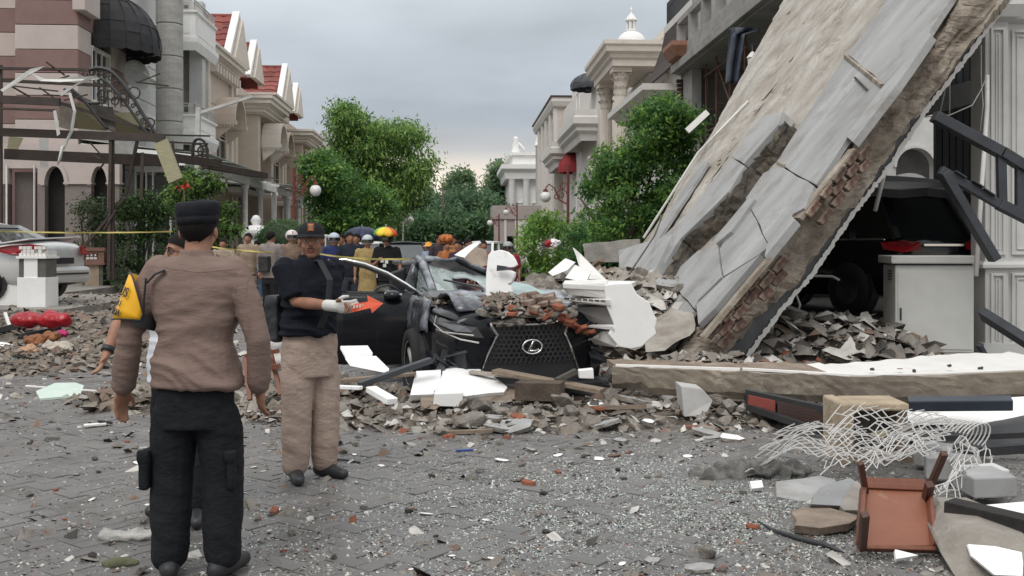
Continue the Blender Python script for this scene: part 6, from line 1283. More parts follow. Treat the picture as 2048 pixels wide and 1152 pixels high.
def hair_cap(par, at, M3, k=1., low=.0, m=None, name='hair'):
    b = MB(); n = 18; vs = []
    for i in range(9):
        for j in range(n):
            t = 2*math.pi*j/n; fr = .5+.5*math.sin(t); zl = -.055+.115*fr**.8+low; ph = math.pi/2*(i/8); zz = zl+(.128-zl)*math.sin(ph); rr = math.sqrt(max(0, 1-((zz-.028)/.1005)**2)); vs.append(at(.084*rr*math.cos(t), -.014+.104*rr*math.sin(t), zz))
    b.add(vs, [(i*n+j, i*n+(j+1) % n, (i+1)*n+(j+1) % n, (i+1)*n+j) for i in range(8) for j in range(n)]); o = b.build(name, m or m_hair, par, smooth=True); return o
def person(label, loc, front=-1, yaw=0., H=1.7, hf=None, top=None, legs=None, sleeve=1., arms=None, voxel=.016, skin=None, cap='hair', capm=None, group=None, stance=.1, walk=0., tunic=False, fat=1., shoes=True, lean=0., fingers=False, folds=.012, hem=.8, waist=.84, bag=1., name='person', cat='person', boots=None, longt=0.):
    """front: -1 faces us, +1 faces away; arms: {side: (shoulder, elbow, wrist)} in local metres with side -1 on the viewer's left"""
    s = H/1.7; skin = skin or m_skin; f = V(0, front, 0); hf = (Matrix.Rotation(-yaw, 3, 'Z') @ hf) if hf is not None else f
    b = MB(); Z = lambda z: z*s
    hc = V(0, front*(.02+lean), Z(1.565)); at, M3 = head_shape(b, hc, hf, s)
    tor = [(0, 0, Z(.84), .132*fat, .09*fat), (0, 0, Z(.95), .142*fat, .1*fat), (0, front*.008, Z(1.06), .142*fat, .102*fat), (0, front*.012+lean*.3*front, Z(1.2), .165*fat, .115*fat), (0, lean*.6*front, Z(1.32), .180, .108), (0, lean*.8*front, Z(1.405), .165, .082), (0, lean*front, Z(1.445), .09, .062)]
    rings(b, tor); limb(b, [V(0, lean*front*.9-front*.01, Z(1.40)), V(0, front*(.005+lean), Z(1.51))], [.062*s, .056*s])
    sh_ = {sd: V(sd*.188*s, lean*.8*front, Z(1.385)) for sd in (-1, 1)}; A = {}
    for sd in (-1, 1):
        if arms and sd in arms: A[sd] = [sh_[sd]]+[Vector(q) for q in arms[sd][:2]]
        else: A[sd] = [sh_[sd], V(sd*.245*s, front*-.02, Z(1.11)), V(sd*.262*s, front*.06, Z(.86))]
        a, e_, w_ = A[sd]; limb(b, [a, a.lerp(e_, .5), e_, e_.lerp(w_, .35), w_], [.044*s, .044*s, .039*s, .040*s, .027*s])
        dr_ = (w_-e_).normalized(); th = arms[sd][2] if arms and sd in arms and len(arms[sd]) > 2 else V(-sd*.2, front*1., 0)
        if fingers: hand(b, w_, dr_, Vector(th), .42, s, grip=(arms[sd][3] if arms and sd in arms and len(arms[sd]) > 3 else (1 if dr_.cross(Vector(th)).dot(V(-sd, 0, 0)) > 0 else -1)))
        else: ball(b, w_+dr_*.05*s, .042*s); limb(b, [w_+dr_*.05*s, w_+dr_*.13*s], [.03*s, .018*s])
    Lg = {}
    for sd in (-1, 1):
        wy = front*walk*sd; Lg[sd] = [V(sd*.092*s, 0, Z(.86)), V(sd*(stance*.96)*s, wy*.5+front*.02, Z(.47)), V(sd*stance*s, wy, Z(.08))]
        limb(b, [Lg[sd][0]+V(-sd*.012, 0, -.07), *Lg[sd][1:]], [.076*s, .056*s, .042*s]); ft = f*.9+V(sd*.28, 0, 0); limb(b, [Lg[sd][2]+V(0, 0, -.03), Lg[sd][2]+ft.normalized()*.15*s+V(0, 0, -.045*s)], [.038*s, .03*s], 10)
    h = skin_over(b, name, skin, None, voxel*.62 if fingers else voxel, 5); h.location = loc; h.rotation_euler = (0, 0, yaw); tag(h, label, cat, group)
    if top is not None:                                           # shirt
        c = MB(); g = .018; z0 = hem if not tunic else .5
        rr = [(x, y, z, rx+g, ry+g*1.1) for x, y, z, rx, ry in tor]; e0 = g*(1.3 if not tunic else 2.5); rr = [(0, 0, Z(z0), .168*fat+e0, .122*fat+e0)]+[(x, y, z, rx+(.03 if z < Z(.97) else .006), ry+(.026 if z < Z(.97) else .004)) for x, y, z, rx, ry in rr if z > Z(z0)+.03]
        rings(c, rr, 24); c.lathe([(.0, Z(1.40)), (.085*s, Z(1.41)), (.073*s, Z(1.475)), (.066*s, Z(1.475)), (0, Z(1.46))], 16, Matrix.Translation((0, front*(lean-.006), 0)))
        for sd in (-1, 1):
            a, e_, w_ = A[sd]
            if sleeve >= 1: limb(c, [a+V(-sd*.025, 0, -.004), a.lerp(e_, .5), e_, e_.lerp(w_, .5), w_-(w_-e_).normalized()*.02], [.071*s, .064*s, .057*s, .054*s, .046*s], 14)
            elif sleeve > 0: q = a.lerp(e_, sleeve*1.9); c.tube([a+V(-sd*.03, 0, .005), a, a.lerp(e_, .4), q], [.06*s, .073*s, .069*s, .068*s], 14); ball(c, a+V(-sd*.01, 0, .0), .07*s)
        so_ = skin_over(c, 'shirt', top, h, voxel*.62 if fingers else voxel, 3, folds, .16, folds if fingers else 0)
    if legs is not None:
        c = MB(); g = .014
        rings(c, [(0, 0, Z(.68), .155*fat*bag, .112*fat*bag), (0, 0, Z(waist-.1), .168*fat, .122*fat), (0, 0, Z(waist-.03), .162*fat, .118*fat), (0, 0, Z(waist+.02), .14*fat, .10*fat), (0, 0, Z(waist+.06), .12, .08)], 22)
        for sd in (-1, 1):
            p = Lg[sd]; limb(c, [p[0]+V(0, 0, -.14), p[0].lerp(p[1], .55), p[1], p[1].lerp(p[2], .5), p[2]+V(0, 0, .03)], [.092*s*bag, .094*s*bag, .084*s*bag, .08*s*bag, .07*s*bag], 14)
        skin_over(c, 'trousers', legs, h, voxel*.7 if fingers else voxel, 3, folds*1.2, .14, folds*.62 if fingers else 0, -1)
    if shoes:
        for sd in (-1, 1):
            c = MB(); p = Lg[sd][2]; ft = (f*.92+V(sd*.3, 0, 0)).normalized(); bz = V(p.x, p.y, 0)
            limb(c, [bz-ft*.05+V(0, 0, .045), bz+ft*.08+V(0, 0, .045), bz+ft*.17+V(0, 0, .035)], [.045, .046, .036], 12); limb(c, [bz-ft*.03+V(0, 0, .06), V(p.x, p.y, .14 if not boots else .27)], [.05, .047 if not boots else .06], 12); c.box(-.001, .001, -.001, .001, 0, .001, Matrix.Translation(bz))
            o = skin_over(c, 'boot' if boots else 'shoe', m_black, h, .012, 3)
    if cap == 'hair': hair_cap(h, at, M3, s)
    elif cap == 'helmet':
        b = MB(); ball(b, at(0, -.01, .05), (.122*s, .138*s, .115*s), 18, 12, M3); o = b.build('helmet', capm, h, smooth=True); b = MB(); n = 12; vs = []
        for i in range(n+1):
            t = math.pi*(.12+.76*i/n)
            for z_ in (.06, -.005): vs.append(at(.127*math.cos(t), -.01+.146*math.sin(t), z_))
        b.add(vs, [(2*i, 2*i+1, 2*i+3, 2*i+2) for i in range(n)]); b.build('visor', m_tint, o)
    elif cap == 'cone_hat':
        b = MB(); b.lathe([(.19, 0), (.12, .04), (.1, .12), (.02, .15), (0, .15)], 16, Matrix.Translation(at(0, 0, .05))); b.build('hat', capm, h, smooth=True)
    elif cap == 'hood':
        b = MB(); ball(b, at(0, -.02, .01), (.105*s, .115*s, .14*s), 14, 10, M3); b.build('headscarf', capm, h, smooth=True)
    return h, at, M3, s, A, Lg
m_polsh = cloth_mat('brown police shirt', (.225, .16, .135), (.195, .137, .115), .35, 9, (1, 1, 2.6)); m_poltr = cloth_mat('black cargo cloth', (.016, .017, .02), (.01, .011, .013), .5, 6)
m_navysh = cloth_mat('navy black polo', (.010, .012, .02), (.006, .007, .012), .45, 6); m_khaki = cloth_mat('khaki trouser cloth', (.40, .31, .26), (.33, .25, .205), .5, 6)
m_whsh = cloth_mat('white shirt cloth', (.68, .70, .74), (.6, .62, .66), .3)
# ---- policeman, back to us ----
YP = 4.56; p_ = P(392, 500, YP); p_.z = 0
loc = lambda px_, py_, d=0.: P(px_, py_, YP+d)-p_
arms = {-1: (loc(260, 672, -.02), loc(246, 776, .05), V(.55, .75, 0), None), 1: (loc(516, 680, -.02), loc(520, 774, .06), V(-.55, .75, 0), None)}
h, at, M3, s, A, Lg = person('policeman seen from behind in brown shirt, black cap and yellow armband', p_, 1, 0, 1.715, top=m_polsh, legs=m_poltr, sleeve=1, arms=arms, voxel=.012, skin=m_skin2, cap=None, fingers=True, stance=.12, fat=1.0, boots=True, folds=.018, lean=.02, hem=.865, waist=.885, bag=1.1)
hair_cap(h, at, M3, s, -.012)
b = MB(); n = 28; vs = []                                     # soft flat-topped field cap with a folded band
for (z, rx, ry) in ((.03, .083, .1), (.032, .0905, .109), (.06, .0925, .111), (.064, .0905, .109), (.068, .094, .112), (.105, .0985, .115), (.122, .096, .111), (.132, .082, .095), (.137, .0, .0)):
    for j in range(n): t = 2*math.pi*j/n; vs.append(at(rx*math.cos(t), -.012+ry*math.sin(t), z+.006*math.sin(t*1+1)))
b.add(vs, [(i*n+j, i*n+(j+1) % n, (i+1)*n+(j+1) % n, (i+1)*n+j) for i in range(8) for j in range(n)]); b.build('cap', cloth_mat('black cap cloth', (.012, .013, .017), (.018, .019, .024), .3, 20), h, smooth=True)
m_arm = mat('yellow armband', (.86, .46, .02), c2=(.78, .4, .015), rough=.45, bump=.1); ab = MB(); vs = []; a, e_, w_ = A[-1]; ax = (e_-a).normalized(); u0 = ax.cross(V(0, 1, 0)).normalized()*-1; v0 = ax.cross(u0).normalized()
def armpt(t, ang, r): c = a+ax*t; return c+u0*math.cos(ang)*r+v0*math.sin(ang)*r
side_l = -1 if u0.x > 0 else 1
u0 = u0*(1 if u0.x < 0 else -1)                                # u0 points to the viewer's left
v0 = V(0, -1, 0)-ax*V(0, -1, 0).dot(ax); v0.normalize()         # v0 points to us
na = 12; tl = [(.045, .30), (.035, .30)]
for i in range(na+1):
    an = R(-60+178*i/na); lo = .275-.04*abs(i/na-.45)*2; hi = .05+.15*max(0, (i/na-.6)/.4)**1.3
    for k in range(5): t = hi+(lo-hi)*k/4; vs.append(armpt(t, an, .103-.02*t))
ab.add(vs, [(i*5+k, i*5+k+1, (i+1)*5+k+1, (i+1)*5+k) for i in range(na) for k in range(4)]); o = ab.build('armband', m_arm, h, smooth=True); o.modifiers.new('t', 'SOLIDIFY').thickness = .004
bd = MB(); bd.tube([vs_ for vs_ in [Vector(vs[i*5]) for i in range(na+1)]], .004, 5); bd.tube([Vector(vs[i*5+4]) for i in range(na+1)], .004, 5); bd.tube([Vector(vs[na*5+k]) for k in range(5)], .004, 5); bd.build('armband_binding', m_black, o)
st_ = MB(); vs = [armpt(t, R(100+110*i/10), .1-.02*t) for i in range(11) for t in (.2, .262)]; st_.add(vs, [(2*i, 2*i+1, 2*i+3, 2*i+2) for i in range(10)])
st_.build('armband_strap', m_black, h, smooth=True)
def text(body, size, M, m, parent, name='lettering', ext=.0015):
    cu = bpy.data.curves.new(name, 'FONT'); cu.body = body; cu.size = size; cu.extrude = ext; cu.align_x = 'CENTER'; ob = bpy.data.objects.new(name, cu); COL.objects.link(ob)
    dg = bpy.context.evaluated_depsgraph_get(); me = bpy.data.meshes.new_from_object(ob.evaluated_get(dg)); bpy.data.objects.remove(ob); me.materials.clear(); me.materials.append(m)
    o = bpy.data.objects.new(name, me); COL.objects.link(o); o.parent = parent; o.matrix_local = M; return o
for tt, body, sz in ((.135, 'US', .062), (.18, 'LI', .036), (.225, 'RIA', .042)):
    c = armpt(tt+.02, R(50), .113-.02*tt); nn = (u0*math.cos(R(50))+v0*math.sin(R(50))).normalized(); yy = -ax; xx = yy.cross(nn); text(body, sz, Matrix.Translation(c) @ Matrix((xx, yy, nn)).transposed().to_4x4(), m_black, o)
bt = MB(); bt.tube([loc(292, 556, -.13), loc(288, 600, -.11), loc(286, 645, -.08)], .005, 5); bt.tube([loc(330, 540, -.1), loc(310, 548, -.115), loc(294, 565, -.11)], .014, 6, flat=.4); bt.build('shoulder_cord', m_black, h)
k = MB()
for sd, x in ((-1, 288), (1, 478)):
    k = MB(); c = loc(x-sd*10, 935, -.0); k.box(-.02, .02, -.08, .08, -.09, .08, Matrix.Translation(c)); k.box(-.025, .025, -.085, .085, .045, .09, Matrix.Translation(c)); skin_over(k, 'cargo_pocket', m_poltr, h, .009, 4, .02, .1)
k = MB()
k.tube([loc(330, 535, -.135), loc(395, 545, -.15), loc(470, 538, -.135)], .0035, 5); k.tube([loc(498, 550, -.09), loc(488, 620, -.1), loc(490, 660, -.1)], .0025, 5); k.build('seam', m_polsh, h)
# ---- man pointing, black polo ----
YM = 6.5; p_ = P(620, 500, YM); p_.z = 0; loc = lambda px_, py_, d=0.: P(px_, py_, YM+d)-p_; yw = R(38); RI = Matrix.Rotation(-yw, 3, 'Z'); ll = lambda *q: RI @ loc(*q)
arms = {-1: (ll(592, 604, -.17), ll(668, 612, -.36), RI @ V(0, -.3, 1.), None), 1: (V(.2, .16, 1.1), V(.07, .24, 1.02))}
h, at, M3, s, A, Lg = person('man in black polo, khaki trousers and cap pointing an orange arrow at the car', p_, -1, yw, 1.675, hf=V(.16, -1, 0), top=m_navysh, legs=m_khaki, sleeve=.44, arms=arms, voxel=.012, cap=None, fingers=True, stance=.105, fat=1.04, folds=.02, hem=.955, waist=.985, bag=1.14)
hair_cap(h, at, M3, s, -.01); face_bits(h, at, M3, s)
mu = MB(); mu.tube([at(-.024, .083, -.052), at(0, .092, -.047), at(.024, .083, -.052)], [.003, .005, .003], 6); mu.build('moustache', mat('stubble', (.07, .045, .035), bump=.2), h)
b = MB(); n = 24; vs = []; m_cap = cloth_mat('black cap twill', (.018, .019, .021), (.012, .013, .015), .2, 20)
for i in range(9):
    for j in range(n): t = 2*math.pi*j/n; ph = math.pi/2*i/8; vs.append(at(.088*math.cos(ph)**.7*math.cos(t), -.01+.107*math.cos(ph)**.7*math.sin(t), .042+.085*math.sin(ph)))
b.add(vs, [(i*n+j, i*n+(j+1) % n, (i+1)*n+(j+1) % n, (i+1)*n+j) for i in range(8) for j in range(n)]); cp_ = b.build('cap', m_cap, h, smooth=True); b = MB(); vs = []
for i in range(4):
    for j in range(11): t = math.pi*(.1+.8*j/10); q = i/3; vs.append(at(.088*math.cos(t)*(1+.05*q), -.01+.104*math.sin(t)+.055*q*math.sin(t)**.7, .046-.016*q-.012*abs(math.cos(t))*q))
b.add(vs, [(i*11+j, i*11+j+1, (i+1)*11+j+1, (i+1)*11+j) for i in range(3) for j in range(10)]); o = b.build('cap_peak', m_cap, cp_, smooth=True); o.modifiers.new('t', 'SOLIDIFY').thickness = .006
b = MB(); M_ = Matrix.Translation(at(0, .101, .088)) @ M3 @ Euler((R(-28), 0, 0)).to_matrix().to_4x4(); b.box(-.02, .02, -.003, .004, -.024, .024, M_); em_ = b.build('cap_badge', mat('orange badge', (.75, .2, .03), bump=.1), cp_); b = MB()
for zz in (-.012, .004, .017): b.box(-.012, .012, .004, .006, zz-.002, zz+.003, M_)
b.build('badge_mark', m_whited, em_)
a, e_, w_ = A[-1]; d_ = (w_-e_).normalized(); g = MB(); limb(g, [w_-d_*.06, w_+d_*.02], [.036, .037], 12); th = RI @ V(0, -.3, 1.); hand(g, w_, d_, th, .95, s*1.13, grip=1 if d_.cross(th).dot(RI @ V(0, 1, 0)) > 0 else -1); skin_over(g, 'glove', mat('white cotton glove', (.62, .62, .58), c2=(.52, .52, .48), bump=.4, bscale=60), h, .0065, 2)
sb = MB(); sp = [ll(608, 520, .12), ll(640, 522, -.12), ll(660, 560, -.19), ll(655, 620, -.2), ll(640, 655, -.17)]; sb.tube(sp, .022, 8, flat=.35); sb.build('bag_strap', mat('black webbing', (.03, .03, .035), c2=(.02, .02, .024), bump=.4, bscale=80), h)
kb = MB(); kb.box(-.05, .05, -.12, .12, -.15, .15, Matrix.Translation(ll(567, 635, .08)) @ Matrix.Rotation(-yw+R(-30), 4, 'Z')); o = skin_over(kb, 'shoulder_bag', mat('black nylon bag', (.02, .022, .025), c2=(.035, .037, .04), rough=.4, bump=.3, bscale=8), None, .012, 6, .025, .1)
o.parent = None; o.location = p_; o.rotation_euler = (0, 0, yw); tag(o, 'black nylon shoulder bag hanging at the pointing man’s back', 'bag')
ar = MB(); q = [P(699, 610, 6.08), P(736, 603, 6.05), P(734, 591, 6.05), P(766, 607, 6.02), P(744, 626, 6.04), P(741, 616, 6.04), P(702, 625, 6.08)]; ar.slab(q, (0, .012, 0)); o = ar.build('arrow_sign', mat('fluorescent orange card', (.9, .16, .085), c2=(.84, .14, .075), rough=.4, bump=0)); tag(o, 'fluorescent orange red arrow marker held in the white glove', 'arrow sign')
wm = MB()
for i, x in enumerate((706, 712, 718, 724, 730)): wm.slab([P(x, 620-(x-706)*.17-9, 6.063-.001*i), P(x+4.2, 620-(x-706)*.17-9.6, 6.06-.001*i), P(x+4.2, 620-(x-706)*.17-3, 6.06-.001*i), P(x, 620-(x-706)*.17-2.4, 6.063-.001*i)], (0, .004, 0))
wo_ = wm.build('arrow_print', mat('pale print', (.85, .62, .55), bump=0)); wo_.parent = o
# ---- man in white behind the policeman ----
YB = 5.6; p_ = P(366, 500, YB); p_.z = 0; loc = lambda px_, py_, d=0.: P(px_, py_, YB+d)-p_
h, at, M3, s, A, Lg = person('man in white shirt with black wristband mostly hidden behind the policeman', p_, -1, 0, 1.6, hf=V(-.75, -.6, 0), top=m_whsh, legs=m_poltr, sleeve=.42, arms={-1: (loc(243, 632, .0), loc(214, 704, -.12), V(.5, -.8, 0), None)}, voxel=.013, skin=m_skin2, fingers=True, stance=.12, walk=.12)
face_bits(h, at, M3, s); b = MB()
for sd in (-1, 1): b.tube([at(sd*.033+.023*math.cos(t), .088, .002+.018*math.sin(t)) for t in [2*math.pi*i/14 for i in range(15)]], .0025, 5); b.tube([at(sd*.056, .085, .006), at(sd*.083, .0, .004)], .0025, 5)
b.build('glasses', m_black, h); a, e_, w_ = A[-1]; b = MB(); d_ = (w_-e_).normalized(); b.tube([w_-d_*.03, w_-d_*.0], .036, 14); b.build('wristband', m_black, h, smooth=True)
# ---- the crowd behind the tape ----
def tan(n, c): return cloth_mat(n, c, tuple(x*.7 for x in c), .4, 8)
CR = 'onlookers behind the yellow tape'
def at_px(px_, Y): q = P(px_, 495, Y); q.z = 0; return q
def cperson(label, px_, ytop, Y, H=None, **k):              # height from the top of the head in the picture
    if H is None: H = CAMH-(ytop-HZ)/FP*Y-.02
    return person(label, at_px(px_, Y), H=max(1.4, min(1.85, H)), group=CR, voxel=.02, **k)
fold_ = {-1: (V(-.27, -.12, 1.12), V(.02, -.2, 1.16)), 1: (V(.27, -.12, 1.12), V(-.03, -.22, 1.1))}
tancam = tan('mottled tan uniform', (.33, .25, .18)); drk = tan('dark trouser cloth', (.02, .02, .024)); jean = tan('blue jeans', (.07, .1, .16))
h, at, M3, s, A, Lg = cperson('officer in tan uniform with dark cross strap and folded arms beside the shrub', 446, 474, 22, yaw=R(10), top=tan('tan officer shirt', (.34, .27, .21)), legs=tancam, arms=fold_, sleeve=.45); b = MB(); b.tube([V(-.13, -.13, 1.36), V(.13, -.15, 1.05)], .02, 6, flat=.4); b.build('strap', m_black, h)
cperson('officer in mottled tan uniform looking down, right of the strap officer', 497, 461, 23, top=tancam, legs=tancam, yaw=R(-8)); cperson('man in light blue shirt furthest back by the white gate post', 514, 443, 28, front=1, H=1.72, top=tan('blue shirt cloth', (.13, .22, .36)), legs=jean, sleeve=.4)
h, at, M3, s, A, Lg = cperson('man in grey shirt with black backpack slung behind, on the phone', 541, 457, 20.5, front=1, yaw=R(-25), top=tan('grey brown shirt cloth', (.27, .23, .215)), legs=drk, sleeve=.45, arms={1: (V(.26, .1, 1.2), V(.12, .12, 1.45))})
b = MB(); b.box(-.15, .1, -.22, -.1, 1.0, 1.32); o = skin_over(b, 'backpack', m_black, None, .02, 6, .03, .12); o.location = h.location; o.rotation_euler = h.rotation_euler; tag(o, 'black backpack slung on the man in the grey shirt', 'backpack')
cperson('man in brown shirt wearing a dark red and white helmet and jeans', 583, 458, 21.5, yaw=R(35), top=tan('brown shirt cloth', (.26, .18, .135)), legs=jean, sleeve=.42, cap='helmet', capm=mat('maroon helmet', (.2, .02, .03), c2=(.62, .55, .55), rough=.25, scale=5, bump=0, lo=.5, hi=.56), arms={-1: (V(-.25, -.1, 1.12), V(-.02, -.28, 1.1))})
cperson('man in blue jacket with pale cap close to the pointing man’s shoulder', 668, 466, 22, yaw=R(20), top=tan('royal blue cloth', (.03, .04, .13)), legs=drk, cap='helmet', capm=mat('pale cap', (.5, .55, .62), bump=0))
cperson('man in yellow vest over navy standing among onlookers', 684, 465, 23, yaw=R(-20), top=tan('yellow cloth', (.7, .4, .03)), legs=drk, sleeve=.4); cperson('taller onlooker in dark navy jacket next to the yellow vest', 699, 458, 22, yaw=R(25), top=tan('navy cloth', (.025, .03, .045)), legs=tan('dark patterned trousers', (.05, .055, .07)))
cperson('onlooker in black jacket partly behind the navy jacket', 713, 464, 23.5, yaw=R(-10), top=tan('soft black cloth', (.018, .018, .02)), legs=drk)
cperson('person in white helmet, black scarf and long tan tunic', 735, 470, 21, yaw=R(15), top=tan('tan tunic cloth', (.40, .29, .13)), legs=drk, tunic=True, sleeve=.6, cap='helmet', capm=mat('white visor helmet', (.45, .48, .5), c2=(.05, .05, .055), scale=3, rough=.3, bump=0, lo=.45, hi=.5))
h, at, M3, s, A, Lg = cperson('person in printed black shirt and black helmet under the rainbow umbrella', 774, 464, 19.5, yaw=R(-10), top=tan('printed black cloth', (.015, .015, .017)), legs=drk, sleeve=.45, cap='helmet', capm=m_black, arms={-1: (V(-.26, -.08, 1.14), V(-.1, -.22, 1.25))})
b = MB()
for (x, z) in ((-.05, 1.24), (.04, 1.22), (0, 1.15)): b.box(x-.035, x+.03, -.155, -.15, z-.03, z+.035)
b.build('shirt_print', m_whited, h)
def umbrella(label, c, r, cols, hgt=.22, shaft=.9, tilt=0.):
    h = thing('umbrella', label, 'umbrella', c); h.rotation_euler = (tilt, tilt*.6, 0); n = len(cols)
    for i in range(n):
        b = MB(); vs = []
        for k in range(6):
            for q in range(4): t = 2*math.pi*(i+q/3)/n; a = k/5*math.pi/2; sag = -.03*math.sin(math.pi*q/3)*(k/5); vs.append((r*math.sin(a)*math.cos(t), r*math.sin(a)*math.sin(t), hgt*math.cos(a)+sag))
        b.add(vs, [(k*4+q, k*4+q+1, (k+1)*4+q+1, (k+1)*4+q) for k in range(5) for q in range(3)]); o = b.build('canopy_panel', cols[i], h, smooth=True); o.modifiers.new('t', 'SOLIDIFY').thickness = .006
    b = MB(); b.tube([(0, 0, hgt+.05), (0, 0, -shaft)], .012, 6); b.build('shaft', m_steel, h); return h
rb = [mat('umbrella '+n, c, rough=.5, bump=0) for n, c in (('red', (.65, .03, .02)), ('orange', (.8, .25, .02)), ('yellow', (.82, .62, .03)), ('green', (.12, .42, .05)), ('lime', (.35, .55, .06)), ('blue', (.03, .1, .4)), ('gold', (.8, .45, .03)), ('scarlet', (.7, .08, .03)))]
umbrella('rainbow umbrella held above the onlooker in the printed black shirt', P(771, 468, 19.4), .235, [rb[i] for i in (0, 3, 4, 5, 3, 2, 6, 7)], .14, .7, R(6))
nv = mat('navy umbrella cloth', (.012, .018, .06), rough=.5, bump=0); umbrella('dark navy umbrella behind the onlookers on the left', P(724, 478, 25.5), .5, [nv]*8, .32, 1.2)
og = mat('orange rescue cloth', (.55, .18, .04), c2=(.2, .07, .03), bump=.4); og2 = mat('orange hat', (.8, .34, .06), bump=.1)
cperson('person in pale blue shirt with wide orange hat far down the street', 857, 470, 33, H=1.62, yaw=R(5), top=tan('pale blue cloth', (.33, .4, .5)), legs=tan('pale trousers', (.4, .42, .45)), cap='cone_hat', capm=og2)
cperson('man in dark shirt beside the orange hat, face turned right', 877, 468, 27, yaw=R(40), top=tan('dark plum cloth', (.07, .05, .06)), legs=drk, sleeve=.4); cperson('rescuer in orange jacket and cap bending over a bundle', 893, 466, 24, yaw=R(30), top=og, legs=drk, H=1.66)
cperson('rescuer in orange vest behind the bundle, black straps', 908, 468, 25, yaw=R(-20), top=mat('orange vest cloth', (.74, .26, .04), c2=(.06, .05, .05), scale=5, bump=.3), legs=drk, sleeve=.4)
cperson('man with red and navy jacket right of the rescuers', 918, 470, 20, yaw=R(-30), top=tan('red navy jacket', (.05, .03, .05)), legs=drk, H=1.66); cperson('man in navy shirt turned away beside the red jacket', 935, 474, 22, yaw=R(60), top=tan('navy blue cloth', (.05, .055, .11)), legs=drk, sleeve=.4)
cperson('man in bright red shirt in front of the white car', 966, 476, 20.5, yaw=R(15), top=tan('bright red cloth', (.32, .02, .035)), legs=drk, sleeve=.45, H=1.66); cperson('rider in grey helmet and red shirt behind the white broken panel', 1016, 484, 21, yaw=R(-5), top=tan('crimson cloth', (.3, .025, .04)), legs=drk, sleeve=.45, cap='helmet', capm=mat('grey helmet', (.33, .34, .34), rough=.3, bump=0), H=1.6)
bd_ = MB(); ball(bd_, V(0, 0, 0), (.17, .16, .11), 14, 10); o = skin_over(bd_, 'rescue_bundle', og, None, .02, 2, .09, .07); o.location = P(893, 478, 22.8); tag(o, 'orange rescue bundle carried at head height among the rescuers', 'bundle')
# yellow tape
def tape(label, a, b_, sag=.04):
    t = MB(); n = 14; vs = []
    for i in range(n+1): p = a.lerp(b_, i/n)-V(0, 0, sag*4*(i/n)*(1-i/n)); vs += [p+V(0, .01*math.sin(i*1.3), .013), p+V(0, -.01*math.sin(i*1.3), -.013)]
    t.add(vs, [(2*i, 2*i+1, 2*i+3, 2*i+2) for i in range(n)]); o = t.build('police_tape', mat('yellow tape', (.52, .44, .14), bump=0)); o.modifiers.new('t', 'SOLIDIFY').thickness = .002; return tag(o, label, 'tape')
tape('yellow police tape stretched past the silver car to the shrubs', P(-80, 459, 20), P(345, 463, 18)); tape('yellow police tape in front of the two tan officers', P(345, 480, 19), P(548, 505, 18.2)); tape('yellow police tape running to the wrecked car roof', P(640, 508, 17), P(836, 517, 13.5))
# ================= DEBRIS =================
GB = [.55, .2, .14, .08, .03]
RK = [rock_mesh('rubble_chunk', m_rub, 100+i, flat=(.6, .8, .5, .7)[i % 4], long=(1, 1.3, 1.1)[i % 3]) for i in range(9)]
RKD = [rock_mesh('dark_chunk', m_rubd, 140+i, flat=.6) for i in range(4)]
def brk(seed):
    r_ = random.Random(seed); b = MB(); b.box(-.5, .5, -.26, .26, 0, .3); me = bpy.data.meshes.new('brick_piece'); bm = bmesh.new()
    for v in b.v: bm.verts.new((v[0]+r_.uniform(-.08, .08), v[1]+r_.uniform(-.06, .06), v[2]+r_.uniform(-.04, .04)*(v[2] > 0)))
    bm.verts.ensure_lookup_table(); [bm.faces.new([bm.verts[i] for i in f]) for f in b.f]; bmesh.ops.recalc_face_normals(bm, faces=bm.faces); bmesh.ops.bevel(bm, geom=list(bm.edges), offset=.04, segments=1, affect='EDGES'); bm.to_mesh(me); bm.free(); me.materials.append(m_brick); return me
BK = [brk(i) for i in range(5)]
SHW = [shard_mesh('plaster_shard', m_white, 200+i, .1, 6+i % 3, m_rub) for i in range(6)]; SHG = [shard_mesh('grey_shard', m_plas, 220+i, .1, 6+i % 3, m_rub) for i in range(5)]; SHT = [shard_mesh('tile_shard', mat('brown tile', (.2, .13, .095), c2=(.13, .085, .06), bump=.3, rand=.25), 240+i, .08, 5+i % 3) for i in range(4)]
m_dwood = mat('dusty timber', (.3, .24, .18), c2=(.18, .135, .1), scale=3, stretch=(1, 10, 10), bump=.6)
def stick_mesh(seed, m):
    r_ = random.Random(seed); b = MB(); b.bar((-.5, 0, .035), (.5, r_.uniform(-.02, .02), .035+r_.uniform(0, .02)), .09, .05); return b.build('wood_strip', m, None).data
tmpo = len(COL.objects); ST = []
for i in range(3):
    o = stick_mesh(i, m_dwood); ST.append(o)
for o in list(COL.objects):
    if o.name.startswith('wood_strip'): bpy.data.objects.remove(o)
